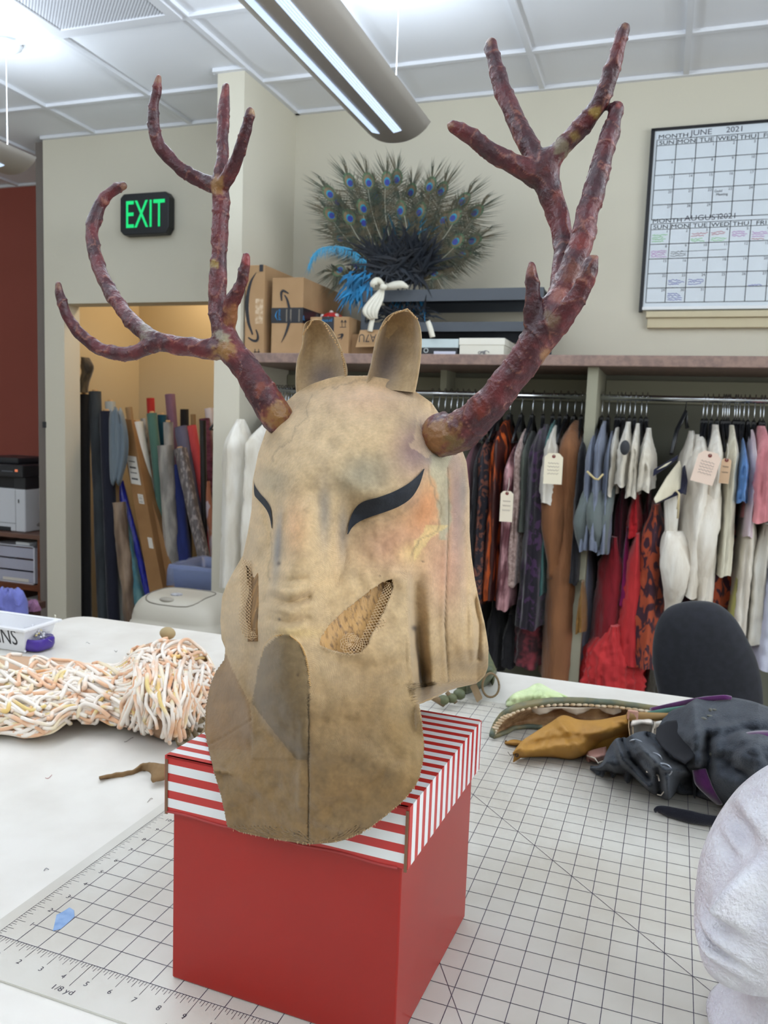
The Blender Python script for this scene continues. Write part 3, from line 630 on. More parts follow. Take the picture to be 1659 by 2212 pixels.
ctr = np.array([c_[0], 3.55, P(718, 671, y=3.5)[2] - rb]); MB().sphere(ctr, rb, 14).build('ball', mat('ball_red', (200, 34, 40), .4), t_)
zb_ = ctr[2] - rb
for dx, dz in ((0, .98), (-.55, .7), (.5, .75), (.05, .5), (-.8, .3), (.85, .3)):
    n_ = np.array([dx, -math.sqrt(max(0, 1 - min(1, dx * dx + dz * dz))) , dz]); n_ /= np.linalg.norm(n_); q = MB(); q.sphere(ctr + n_ * rb * .965, .011, 5); q.build('white_dot', mat('dot_white', (232, 226, 222), .5), t_)
if zb_ > ZS1: MB().box((ctr[0] - .05, 3.50, ZS1), (ctr[0] + .05, 3.60, zb_ + .006)).build('stand', M_carddk, t_)
def shoebox(label, u0, u1, vt, vl, y0, mb_, ml_):
    x0, x1 = P(u0, 768, y=y0)[0], P(u1, 768, y=y0)[0]; zt, zl = P(u0, vt, y=y0)[2], P(u0, vl, y=y0)[2]
    t_ = thing('shoebox', label, 'shoebox', ((x0 + x1) / 2, y0 + .15, ZS1))
    MB().box((x0 + .003, y0 + .003, ZS1), (x1 - .003, y0 + .30, zt - .004)).build('carton', mb_, t_, bevel=.002); MB().box((x0, y0, zl), (x1, y0 + .303, zt)).build('lid', ml_, t_, bevel=.002); return t_, x0, x1, zt
t_, x0, x1, zt = shoebox('black shoebox with pale blue lid, grey ring mark and white size label', 905, 989, 732, 751, 3.40, mat('shoebox_black', (34, 38, 42), .5), mat('shoebox_pale', (196, 212, 214), .3))
q = MB(); a = P(937, 768, y=3.402); b_ = P(984, 759, y=3.402); q.box((a[0], 3.4005, ZS1 + .002), (b_[0], 3.403, b_[2])); q.build('size_label', mat('label_paper', (206, 208, 222), .6), t_)
q = MB(); c_ = P(920, 757, y=3.40); q.tube([(c_[0] + .009 * math.cos(a), 3.401, c_[2] + .009 * math.sin(a)) for a in np.linspace(0, 2 * PI, 16)], .002, 5); q.build('ring_mark', mat('ring_pale', (200, 208, 208), .5), t_)
t_, x0, x1, zt = shoebox('plain white shoebox with faint flower drawing', 990, 1089, 730, 745, 3.40, mat('shoebox_white', (224, 222, 208), .6), mat('shoebox_white2', (230, 228, 216), .6))
q = MB(); 
for k in range(6): c_ = P(1046 + random.uniform(-9, 9), 763 + random.uniform(-3, 3), y=3.40); q.tube([(c_[0] + .012 * math.cos(a) * random.uniform(.6, 1), 3.4015, c_[2] + .008 * math.sin(a)) for a in np.linspace(0, 5, 9)], .0012, 4)
q.build('flower_drawing', mat('pencil_grey', (140, 140, 142), .6), t_)

# ---- dark metal rack on the shelf
t = thing('metal_rack', 'dark grey two-tier metal rack standing on the wardrobe shelf', 'rack', (-.93, 3.6, ZS1)); M_rk = mat('rack_paint', (74, 80, 88), .5)
rx0, rx1 = P(781, 660, y=3.44)[0], P(1174, 640, y=3.44)[0]; z1, z2 = 2.012, 1.872
for z_ in (z1, z2):
    mb = MB(); mb.box((rx0, 3.44, z_ - .006), (rx1, 3.79, z_)); mb.box((rx0, 3.436, z_ - (.046 if z_ > 1.9 else .036)), (rx1, 3.442, z_ + .004)); mb.box((rx0, 3.76, z_ - .05), (rx1, 3.766, z_)); mb.box((rx0, 3.44, z_ - .012), (rx1, 3.45, z_ - .004)); mb.build('shelf', M_rk, t)
for x_ in (rx0, rx1 - .018):
    for y_ in (3.44, 3.772): MB().box((x_, y_, ZS1), (x_ + .018, y_ + .018, z1 + .004)).build('post', M_rk, t)
q = MB()
for x_ in (rx0, rx1 - .01): q.tube([(x_ + .008, 3.45, z2 - .01), (x_ + .008, 3.78, z1 - .01)], .003, 6)
q.build('side_brace', M_rk, t)

# ---- peacock feather headdress
t = thing('peacock_headdress', 'fan headdress of peacock feathers on a black feathered base', 'headdress', (-1.15, 3.5, ZS1))
M_barb = mat('peacock_barbs', (56, 66, 52), .7, c2=(96, 86, 64), scale=30, sheen=.3); M_e = [mat('eye_green', (74, 104, 70), .5), mat('eye_bronze', (112, 96, 66), .4), mat('eye_teal', (20, 130, 150), .35), mat('eye_blue', (20, 36, 130), .35)]
M_quill = mat('quill', (170, 168, 150), .5)
def pf(zx, zy): return 500 + zx / 2.37, 330 + zy / 2.37
eyes = [(503, 210), (607, 150), (703, 150), (798, 145), (848, 133), (1017, 172), (1076, 195), (1185, 248), (1250, 306), (510, 318), (605, 333), (676, 283), (676, 355), (866, 292), (965, 300), (1090, 343), (555, 437), (631, 420), (1153, 453), (1238, 450), (1185, 520), (1083, 533), (1043, 617), (635, 590), (553, 602), (757, 270), (920, 200), (740, 220), (1140, 330), (540, 250), (900, 380), (720, 420), (1010, 400)]
root = pf(865, 600)
random.seed(3)
for k, e in enumerate(eyes):
    eu, ev = pf(*e); yy = 3.42 + .012 * (k % 9) + (.05 if k > 24 else 0)
    E_ = P(eu, ev, y=yy); R_ = P(root[0] + (eu - root[0]) * .12, root[1] + random.uniform(-8, 12), y=3.50)
    if k in (23, 24): R_ = P(770, 575, y=3.47)
    d = E_ - R_; L_ = np.linalg.norm(d); d /= L_; nrm = np.array([-d[2], 0, d[0]]); nrm /= np.linalg.norm(nrm)
    bend = nrm * (.03 * (1 if eu > root[0] else -1)); tip = E_ + d * .035
    sp = [R_ + (tip - R_) * s_ + bend * math.sin(PI * s_) * -1 for s_ in np.linspace(0, 1, 12)]
    f_ = MB(); f_.tube(sp, [.003 * (1 - .7 * s_) for s_ in np.linspace(0, 1, 12)], 5, mi=1, caps=False)
    nb = 90
    for b_ in range(nb):
        s_ = .30 + .70 * (b_ / (nb - 1)) ** .8; i_ = s_ * 11; i0 = min(10, int(i_)); base = np.array(sp[i0]) * (1 - (i_ - i0)) + np.array(sp[i0 + 1]) * (i_ - i0)
        ln = .034 + .055 * sst(.3, .8, s_); ln *= random.uniform(.8, 1.25)
        for sd in (-1, 1):
            a_ = (1.15 - .85 * sst(.8, 1, s_)) + random.uniform(-.12, .12); dr = d * math.cos(a_) + nrm * sd * math.sin(a_)
            oy = np.array([0, random.uniform(-.012, .004), 0]); m1 = base + dr * ln * .55 + d * ln * .06 + oy; m2 = base + dr * ln * .95 + d * ln * .34 + oy * 2 + np.array([0, 0, -.010 - .25 * ln * (sd * nrm[2] > 0)])
            wv_ = d * .0013 if a_ > .5 else nrm * .0013
            f_.add([base - wv_, base + wv_, m1 + wv_, m1 - wv_, m2], [(0, 1, 2, 3), (3, 2, 4)], 0)
    ft = f_.build('feather', [M_barb, M_quill], t)
    e_ = MB()
    for q_, (ra, rb_, off) in enumerate(((.038, .027, .004), (.030, .021, .001), (.019, .0145, -.004), (.0135, .0115, -.007))):
        cc = E_ + d * off + np.array([0, -.002 - .0015 * q_, 0]); e_.add([cc + d * ra * math.cos(a) + nrm * rb_ * math.sin(a) for a in np.linspace(0, 2 * PI, 18, endpoint=False)], [tuple(range(18))], q_)
    e_.build('feather_eye', M_e, ft, recalc=False)
M_blk = mat('black_feather', (10, 14, 24), .6, c2=(12, 24, 38), scale=20, sheen=.2); M_tq = mat('turquoise_feather', (24, 130, 186), .7, c2=(14, 90, 130), scale=20, sheen=.3); M_teal = mat('dark_teal_feather', (24, 76, 94), .7, c2=(34, 90, 108), scale=20)
def blades(mb_, c0, n, ang0, ang1, l0, l1, wd, yy, jit=.05, droop=.02, sprd=(0.02, 0.02)):
    c0 = np.array(c0)
    for _ in range(n):
        a = random.uniform(ang0, ang1); L_ = random.uniform(l0, l1); d = np.array([math.cos(a), random.uniform(-.5, .15), math.sin(a)]); b0 = c0 + np.array([random.uniform(-1, 1) * sprd[0], random.uniform(-.02, .02), random.uniform(-1, 1) * sprd[1]])
        nn = np.array([-math.sin(a), 0, math.cos(a)]); m1 = b0 + d * L_ * .5; m2 = b0 + d * L_ + np.array([0, 0, -droop])
        mb_.add([b0 - nn * wd * .4, b0 + nn * wd * .4, m1 + nn * wd, m1 - nn * wd, m2], [(0, 1, 2, 3), (3, 2, 4)], 0)
q = MB(); c0 = P(*pf(868, 590), y=3.47)
blades(q, c0, 320, .15, PI - .15, .08, .20, .006, 0, sprd=(.12, .05)); blades(q, c0, 200, -PI, PI, .05, .13, .006, 0, sprd=(.11, .03)); q.sphere(c0 + np.array([0, .03, 0]), (.13, .04, .07), 10); q.build('black_base', M_blk, t)
q = MB(); blades(q, P(*pf(860, 470), y=3.52), 120, .5, 2.6, .06, .16, .006, 0, sprd=(.10, .02)); q.build('teal_plume', M_teal, t)
q = MB(); blades(q, P(*pf(660, 660), y=3.46), 110, -PI * .95, -PI * .35, .04, .10, .006, 0, sprd=(.06, .05)); blades(q, P(*pf(900, 760), y=3.5), 30, -PI * .8, -.2, .03, .08, .006, 0, sprd=(.08, .02)); q.build('turquoise_fringe', M_tq, t)
q = MB(); blades(q, P(*pf(880, 830), y=3.47), 90, -.5, PI + .5, .05, .12, .005, 0, sprd=(.10, .02)); q.build('black_lower_fringe', M_blk, t)
q = MB(); sp = catmull([P(*pf(*a), y=3.43) for a in ((690, 560), (620, 500), (540, 482), (460, 490), (415, 530), (398, 580))], 6)
q.tube(sp, .003, 5, caps=False)
for i in range(len(sp) - 1):
    for _ in range(9):
        b0 = sp[i] + (sp[i + 1] - sp[i]) * random.random(); d = np.array([random.uniform(-.25, .25), random.uniform(-.3, .3), -1 if random.random() < .72 else .55]); L_ = random.uniform(.02, .06) * (1 if d[2] < 0 else .4)
        q.add([b0, b0 + np.array([.003, 0, 0]), b0 + d * L_ + np.array([random.uniform(-.02, .005), 0, 0])], [(0, 1, 2)], 0)
q.build('turquoise_plume', mat('bright_turquoise', (70, 160, 200), .8, sheen=.3), t)
# white ribbon bow tied to the rack
t = thing('ribbon_bow', 'floppy white satin ribbon tied in a bow on the metal rack', 'ribbon', P(755, 905 / 1, y=3.4) * 0 + np.array(P(*pf(760, 900), y=3.38)))
M_rib = mat('white_ribbon', (226, 222, 206), .4, sheen=.3)
def ribbon(pts, wd, yy, nm='ribbon_tail'):
    c_ = catmull([P(*pf(a, b), y=yy + dy) for a, b, dy in pts], 5); G = []
    for i, p in enumerate(c_):
        d = c_[min(i + 1, len(c_) - 1)] - c_[max(i - 1, 0)]; n_ = np.array([-d[2], 0, d[0]]); n_ /= np.linalg.norm(n_) + 1e-9; w_ = itp(i / (len(c_) - 1), np.linspace(0, 1, len(wd)), wd)
        G.append([p - n_ * w_, p + np.array([0, -.3 * w_, 0]), p + n_ * w_])
    MB().grid(G).build(nm, M_rib, t, solid=.003)
ribbon([(775, 680, 0), (750, 655, -.02), (725, 668, -.03), (722, 690, -.02)], [.012, .016, .010], 3.40, 'bow_loop')
ribbon([(785, 690, 0), (830, 680, -.02), (870, 675, -.03), (905, 690, -.02)], [.012, .018, .016, .006], 3.40, 'bow_loop')
for dx in (-24, -8, 8, 22): ribbon([(778, 690, 0), (745 + dx, 750, -.02), (712 + dx * 1.3, 810, -.03), (728 + dx * .5, 850, -.02)], [.007, .010, .011, .008], 3.39, 'ribbon_loop')
ribbon([(725, 845, 0), (715, 880, 0), (708, 915, 0)], [.010, .012, .012], 3.38)
ribbon([(1005, 862, 0), (1018, 900, -.02), (1030, 945, -.02)], [.011, .012, .012], 3.38)
q = MB(); q.sphere(P(*pf(778, 688), y=3.37), (.018, .014, .014), 6); q.build('knot', M_rib, t)
# ---------------------------------------------------------------- alcove: rolls of fabric standing and leaning
def roll(label, top, bot, wpx, m, y0, y1, cat='fabric roll', name='fabric_roll', core=True, squ=1.0, lump=.04, ext=True, grp='fabric rolls standing in the alcove'):
    """top/bot: pixel of the axis ends; depth y0 at the bottom and y1 at the top; the roll continues down to the floor"""
    a, b_ = P(*top, y=y1), P(*bot, y=y0); d = b_ - a
    if ext and b_[2] > .02: b_ = a + d * ((a[2] - .015) / (a[2] - b_[2])) if d[2] < 0 else b_
    if b_[1] < YB + .19: b_[1] = YB + .19
    L_ = np.linalg.norm(b_ - a); r_ = wpx / 2 / FOC * (y1 * 1.06)
    n = 14; q = MB(); ph = random.random() * 9; G = []
    ax = (b_ - a) / L_; n1 = np.cross(ax, (0, 1, 0)); n1 /= np.linalg.norm(n1); n2 = np.cross(ax, n1)
    for i in range(25):
        s_ = i / 24; c_ = a + (b_ - a) * s_
        G.append([c_ + (n1 * math.cos(2 * PI * j / 20) + n2 * math.sin(2 * PI * j / 20) * squ) * r_ * (1 + lump * 3 * fbm(math.cos(2 * PI * j / 20) * 1.5 + ph, math.sin(2 * PI * j / 20) * 1.5, s_ * 6, 1, 3)) for j in range(20)])
    t_ = thing(name, label, cat, b_, grp); q.grid(G, 0, True); q.add(G[0], [tuple(range(20))]); q.add(G[-1], [tuple(range(20))]); q.build('fabric', m, t_)
    if core:
        q = MB(); q.tube([a - ax * .012, a + ax * .02], r_ * .45, 12); q.build('core_tube', mat('core_card', (170, 138, 98), .8), t_)
    return t_
R_ = lambda nm, c, c2=None, **k: CM('roll_' + nm, c, c2, **k)
sil = R_('silver', (128, 124, 120), (172, 166, 158), scale=16, rough=.35, lo=.45, hi=.6); spk = R_('sparkle', (92, 84, 84), (150, 140, 138), scale=60, rough=.4, lo=.5, hi=.6)
roll('black fabric roll at the far left of the alcove', (182, 852), (186, 1330), 26, R_('black', (17, 15, 17)), 4.06, 4.10)
roll('charcoal grey roll, second from the left in the alcove', (205, 846), (224, 1330), 29, R_('charcoal', (58, 64, 68), (44, 48, 52)), 4.08, 4.14)
roll('dark navy blue roll in front of the white topped tube', (229, 888), (246, 1340), 31, R_('navy', (14, 17, 36)), 4.03, 4.04)
roll('grey tube with white rim behind the navy roll', (238, 868), (244, 1000), 25, R_('greytube', (168, 170, 164)), 4.14, 4.16, lump=.01)
t_ = thing('draped_cloth', 'dusty blue grey cloth draped over a roll beside the tall carton', 'cloth', P(255, 1050, y=4.03))
G = []
for i in range(16):
    s_ = i / 15; v = 884 + 160 * s_; uc = 250 + 7 * math.sin(s_ * 3); wd = 9 + 12 * math.sin(s_ * PI) ** .7
    G.append([P(uc - wd + 2 * wd * j / 10, v + 6 * math.sin(j), y=4.02 - .05 * math.sin(PI * j / 10) + .012 * math.sin(j * 2.1 + i * .2)) for j in range(11)])
MB().grid(G).build('cloth', R_('bluegrey', (112, 124, 134)), t_, solid=.006)
MB().box(tuple(P(246, 1048, y=4.06) - (0, 0, P(246, 1048, y=4.06)[2] - .0)), tuple(P(252, 900, y=4.09) + (0.02, 0, 0))).build('roll_core', mat('core_card', (170, 138, 98), .8), t_)
t_ = thing('fabric_bundle', 'dark olive fuzzy bundle on top of the black roll', 'fabric bundle', P(184, 850, y=4.06))
G = []
for i in range(14):
    s_ = i / 13; v = 772 + 76 * s_; uc = 184 + 5 * math.sin(s_ * 5); wd = [3, 7, 11, 14, 14, 12, 10, 9, 8, 8, 9, 9, 9, 9][i]
    c_ = P(uc, v, y=4.06); r_ = wd * .0026
    G.append([(c_[0] + r_ * math.cos(a) * (1 + .3 * nz(i, a * 2)), c_[1] + .04 * math.sin(a), c_[2]) for a in np.linspace(0, 2 * PI, 12, endpoint=False)])
q = MB(); q.grid(G, 0, True); q.add(G[0], [tuple(range(12))]); q.build('fabric', R_('fuzzy', (50, 42, 32), (86, 74, 54), scale=30, bump=.6), t_)
roll('brown satin bundle below the dusty blue grey cloth', (256, 1085), (282, 1335), 32, R_('brownsatin', (104, 84, 68), (156, 132, 110), scale=12, rough=.4, stretch=(1, 1, .3)), 4.02, 4.05, core=False, lump=.1)
roll('teal printed bundle leaning against the carton', (264, 1120), (308, 1330), 28, R_('tealprint', (64, 114, 128), (104, 142, 142), scale=30), 4.06, 4.08, core=False, lump=.1)
roll('royal blue sequin roll behind the tall carton', (258, 1040), (322, 1290), 20, R_('sequin', (26, 30, 130), (44, 52, 170), scale=90, rough=.3), 4.12, 4.12, core=False, lump=.12)
# two tall flattened cartons leaning to the right
def slab(label, pts, yb, yt, labels):
    t_ = thing('long_carton', label, 'cardboard box', P(*pts[3], y=yb), 'long leaning cartons')
    Q = [P(*pts[0], y=yt), P(*pts[1], y=yt), P(*pts[2], y=yb), P(*pts[3], y=yb)]
    for k in (2, 3):
        top = Q[3 - k]; d = Q[k] - top; Q[k] = top + d * ((top[2] - .01) / (top[2] - Q[k][2]))
    ex = Q[1] - Q[0]; dn = Q[3] - Q[0]; nn = np.cross(ex, dn); nn = nn / np.linalg.norm(nn); nn = nn if nn[1] > 0 else -nn
    MB().prism(Q, nn * .10).build('carton', mat('long_card', (152, 112, 70), .85, c2=(140, 102, 62), scale=5), t_, bevel=.003)
    for s0, s1, h0, h1, c in labels:
        q = MB(); f = lambda s_, h: Q[0] + ex * s_ + dn * h - nn * .002
        q.add([f(s0, h0), f(s1, h0), f(s1, h1), f(s0, h1)], [(0, 1, 2, 3)]); q.build('paper_label', mat('label_white', (216, 210, 200), .7), t_, recalc=False)
        q = MB()
        for k in range(4): hh = h0 + (h1 - h0) * (.2 + .18 * k); g = f
        if c:
            for k in range(4):
                hh = h0 + (h1 - h0) * (.18 + .2 * k); e_ = (h1 - h0) * (.03 + .03 * (k % 2)); g = lambda s_, h: Q[0] + ex * s_ + dn * h - nn * .003
                q.add([g(s0 + (s1 - s0) * .15, hh), g(s1 - (s1 - s0) * .2, hh), g(s1 - (s1 - s0) * .2, hh + e_), g(s0 + (s1 - s0) * .15, hh + e_)], [(0, 1, 2, 3)])
            q.build('label_print', mat('label_print', (70, 66, 64), .7), t_, recalc=False)
slab('long flat brown carton leaning right, with a big white shipping label', [(256, 902), (284, 906), (352, 1275), (322, 1275)], 4.00, 4.10, [(.1, .85, .16, .28, 1), (.45, .85, .32, .36, 1), (.62, .95, .50, .545, 0)])
slab('long flat brown carton leaning right behind the labelled one', [(290, 972), (297, 975), (382, 1262), (352, 1268)], 4.06, 4.14, [(.3, 1.3, .15, .28, 0), (.3, .7, .80, .84, 1)])
roll('small brown cardboard tube above the long cartons', (278, 880), (288, 960), 16, mat('tube_card', (150, 120, 82), .8), 4.2, 4.2, core=False, lump=.01)
roll('white vinyl roll between the cartons and the green roll', (296, 912), (312, 1010), 29, R_('vinyl', (222, 216, 204), rough=.3), 4.16, 4.16, lump=.01)
roll('clear wrapped tube behind the white vinyl roll', (310, 904), (326, 1050), 14, R_('wrap', (170, 166, 158), (90, 88, 86), scale=40, rough=.2), 4.26, 4.26, core=False)
roll('bright red roll top standing highest behind the green roll', (325, 860), (330, 960), 19, R_('red', (176, 38, 32)), 4.36, 4.36, core=False, lump=.01)
roll('sage green fabric roll leaning right', (328, 893), (352, 1135), 24, R_('sage', (82, 118, 104), (70, 104, 92)), 4.18, 4.20)
roll('dark teal roll between green and silver rolls', (350, 896), (352, 1010), 21, R_('teal', (12, 74, 92)), 4.30, 4.30)
roll('mauve purple roll standing tall in the middle', (367, 852), (380, 1000), 23, R_('mauve', (128, 92, 112), (112, 78, 98)), 4.34, 4.36, core=False)
roll('narrow silver roll with tan core above the wide silver one', (363, 912), (366, 990), 22, sil, 4.20, 4.20)
roll('wide crumpled silver fabric roll', (358, 962), (371, 1190), 35, sil, 4.12, 4.13, core=False, lump=.07)
roll('black roll top right of the mauve roll', (398, 884), (400, 960), 20, R_('blk2', (22, 20, 22)), 4.42, 4.42, core=False)
roll('tan tube between the black and coral rolls', (417, 895), (420, 960), 12, mat('tube_card', (150, 120, 82), .8), 4.42, 4.42, core=False, lump=.01)
roll('lilac grey cloth roll draped over its neighbour', (392, 922), (422, 1075), 30, R_('lilac', (112, 108, 128), (98, 94, 114)), 4.24, 4.26, core=False, lump=.08)
roll('coral pink red roll leaning right', (414, 920), (464, 1205), 22, R_('coral', (208, 74, 74), (188, 60, 62)), 4.22, 4.28, core=False)
roll('royal blue cloth bundle spreading at the bottom', (376, 1005), (398, 1210), 36, R_('royal', (38, 52, 118), (30, 42, 98)), 4.16, 4.18, core=False, lump=.08)
roll('sparkly grey roll with yellow core leaning right', (389, 970), (436, 1210), 29, spk, 4.06, 4.16, lump=.05)
roll('thin black tube with a pale tie, right of the coral roll', (438, 908), (440, 1050), 15, R_('blktube', (24, 22, 26), rough=.35), 4.20, 4.20, core=False, lump=.01)
roll('maroon crinkled fabric roll by the alcove edge', (442, 905), (468, 1160), 26, R_('maroon', (84, 34, 54), (120, 62, 84), scale=18, stretch=(1, 1, 2.5)), 4.30, 4.36, core=False, lump=.08)
roll('plastic wrapped lilac white roll at the alcove edge', (452, 882), (462, 960), 22, R_('plast', (190, 180, 192), (224, 216, 220), rough=.15), 4.46, 4.46, core=False)
roll('rust and floral printed roll low beside the coral roll', (446, 1040), (458, 1160), 16, R_('floral', (170, 110, 84), (196, 180, 186), scale=26, lo=.48, hi=.54), 4.20, 4.22, core=False)
# recycling bin and swing lid waste bin
def rect_bin(name, label, ctr, w0, w1, z1, m, wall=.008, dep=1.0):
    pass
t = thing('recycling_bin', 'blue recycling bin lined with a clear bag in the alcove', 'bin', (-2.22, 3.98, 0))
p0 = P(372, 1222, y=3.72); zr = p0[2]; bxa, bxb, bya, byb = p0[0], p0[0] + .36, 3.72, 4.02
bxb = min(bxb, -1.99)
def frus(xa, ya, xb, yb, z0, z1, ins, th, m, nm, par):
    q = MB(); o0 = [(xa + ins, ya + ins, z0), (xb - ins, ya + ins, z0), (xb - ins, yb - ins, z0), (xa + ins, yb - ins, z0)]; o1 = [(xa, ya, z1), (xb, ya, z1), (xb, yb, z1), (xa, yb, z1)]
    i1 = [(xa + th, ya + th, z1), (xb - th, ya + th, z1), (xb - th, yb - th, z1), (xa + th, yb - th, z1)]; i0 = [(xa + ins + th, ya + ins + th, z0 + th), (xb - ins - th, ya + ins + th, z0 + th), (xb - ins - th, yb - ins - th, z0 + th), (xa + ins + th, yb - ins - th, z0 + th)]
    q.grid([o0, o1, i1, i0], 0, True, smooth=False); q.add(o0, [(3, 2, 1, 0)]); q.add(i0, [(0, 1, 2, 3)]); return q.build(nm, m, par, bevel=.006)
frus(bxa, bya, bxb, byb, 0, zr, .05, .006, mat('bin_blue', (44, 70, 150), .4), 'body', t)
q = MB()
rim4(q, bxa - .012, bya - .012, bxb + .003, byb + .012, zr - .012, zr + .0065, .02)
q.build('rim', mat('bin_blue2', (84, 104, 186), .4), t, bevel=.003)
G = []
for i, (o_, z_) in enumerate(((-.022, zr - .11), (-.020, zr - .02), (-.012, zr + .012), (.012, zr + .010), (.03, zr - .10))):
    row = []
    for j in range(40):
        s_ = j / 40 * 4; k = int(s_); f_ = s_ - k; cs = [(bxa - o_ * -1, bya - o_ * -1), (bxb - o_, bya + o_), (bxb - o_, byb - o_), (bxa + o_, byb - o_)]
        a, b_ = cs[k], cs[(k + 1) % 4]; row.append((a[0] + (b_[0] - a[0]) * f_ + .004 * nz(j * .9, i), a[1] + (b_[1] - a[1]) * f_ + .004 * nz(j * .9, i + 9), z_ + .012 * nz(j * .7, i * 3)))
    G.append(row)
MB().grid(G, 0, True).build('bag_liner', mat('clear_bag', (150, 165, 205), .25, alpha=.45, bump=.4, bscale=50), t, solid=.001)
cz = .66; yc = 2.75; pl = P(268, 1345, y=yc - .12); pr_ = P(470, 1352, y=yc - .10); zt = P(370, 1272, y=yc + .05)[2]
t = thing('waste_bin', 'beige waste bin with a domed swing lid behind the table', 'bin', ((pl[0] + pr_[0]) / 2, yc, 0)); M_bin = mat('bin_beige', (176, 170, 156), .45)
xc_ = (pl[0] + pr_[0]) / 2; hw = (pr_[0] - pl[0]) / 2; hd = .15
def rrect(xc, yc, hx, hy, z, r_=.35, n=40):
    o_ = []
    for j in range(n):
        a = 2 * PI * j / n; e_ = 4.5; k = (abs(math.cos(a)) ** e_ + abs(math.sin(a)) ** e_) ** (-1 / e_); o_.append((xc + hx * k * math.cos(a), yc + hy * k * math.sin(a), z))
    return o_
zc0 = pl[2] - .01
q = MB(); G = [rrect(xc_, yc, hw * .80, hd * .8, 0), rrect(xc_, yc, hw * .96, hd * .96, zc0 - .01)]; q.grid(G, 0, True); q.add(G[0], [tuple(range(40))]); q.build('body', M_bin, t)
q = MB(); G = [rrect(xc_, yc, hw, hd, zc0 - .05), rrect(xc_, yc, hw * 1.01, hd * 1.01, zc0), rrect(xc_, yc, hw * .97, hd * .97, zc0 + .02)]
for s_ in np.linspace(0, 1, 9): G.append(rrect(xc_ - .01 * s_, yc + .02 * s_, hw * (.95 - .42 * s_ ** 2), hd * (.95 - .5 * s_ ** 2), zc0 + .02 + (zt - zc0 - .02) * math.sin(s_ * PI / 2)))
q.grid(G, 0, True); q.add(G[-1], [tuple(range(40))]); q.build('lid', M_bin, t)
q = MB(); f = lambda u, v: P(u, v, y=yc - .115); G = []
rows_ = [(1298, 312, 352), (1292, 308, 356), (1306, 318, 352)]
def lidz(x, y):
    s_ = 1.0
    for k in range(60):
        s_ = 1 - k / 59; hx_, hy_ = hw * (.95 - .42 * s_ ** 2), hd * (.95 - .5 * s_ ** 2)
        if (abs((x - xc_ + .01 * s_) / hx_)) ** 4.5 + (abs((y - yc - .02 * s_) / hy_)) ** 4.5 <= 1: return zc0 + .02 + (zt - zc0 - .02) * math.sin(s_ * PI / 2)
    return zc0
q = MB(); ring = [(xc_ - .015 + .115 * math.cos(a) * (1 if abs(math.cos(a)) > .3 else 1), yc - .02 + .10 * math.sin(a)) for a in np.linspace(0, 2 * PI, 40)]
ring = [(a, b_) for a, b_, _ in rrect(xc_ - .012, yc - .015, .125, .095, 0, n=40)] ; ring.append(ring[0])
q.tube([(a, b_, lidz(a, b_) + .0005) for a, b_ in ring], .0028, 5, caps=False); q.build('flap_seam', mat('bin_seam', (120, 114, 104), .6), t)
q = MB(); cc = (xc_ - .03, yc - .085); q.sphere((cc[0], cc[1], lidz(*cc) - .004), (.035, .018, .012), 8); q.build('hand_grip', mat('bin_grip', (150, 144, 132), .5), t)
q = MB(); cc = (xc_ - .02, yc - .035); q.add([(cc[0] + .024 * math.cos(a), cc[1] + .022 * math.sin(a), lidz(cc[0], cc[1]) + .0035 - .25 * .0) for a in np.linspace(0, 2 * PI, 20, endpoint=False)], [tuple(range(20))]); q.build('round_sticker', mat('sticker', (198, 202, 208), .4, c2=(140, 140, 150), scale=60), t, solid=.003)

# ---------------------------------------------------------------- left: printer on its cart by the red wall
YC0, YC1 = 4.02, 4.50
zc = P(40, 1153, y=YC0)[2]; xr = P(94, 1160, y=YC0)[0]; xl = XL + .25
t = thing('wooden_cart', 'reddish brown wooden cabinet carrying the printer at the left edge', 'cabinet', ((xl + xr) / 2, 4.0, 0)); M_wd = mat('cherry_wood', (116, 62, 36), .45, c2=(96, 48, 28), scale=8, stretch=(1, 6, 6)); M_wdd = mat('dark_wood', (58, 34, 26), .6)
MB().box((xl, YC0, zc - .028), (xr, YC1, zc)).build('top_panel', mat('cart_top', (110, 78, 66), .4), t, bevel=.003)
xs = P(80, 1250, y=YC0)[0]
MB().box((xs - .004, YC0 + .01, 0), (xs + .028, YC1, zc - .028)).build('side_panel', M_wd, t); MB().box((xl, YC0 + .01, 0), (xl + .03, YC1, zc - .028)).build('side_panel', M_wd, t)
MB().box((xl + .03, YC1 - .02, 0), (xs, YC1, zc - .028)).build('back_panel', M_wdd, t)
zs1 = P(40, 1262, y=YC0)[2]; zs2 = P(40, 1335, y=YC0)[2]
for z_ in (zs1, .06): MB().box((xl + .03, YC0 + .01, z_ - .035), (xs - .004, YC1 - .02, z_)).build('shelf', M_wd, t)
MB().box((xs + .03, YC0 + .04, 0), (xr - .005, YC1, zc - .03)).build('dark_side', M_wdd, t)
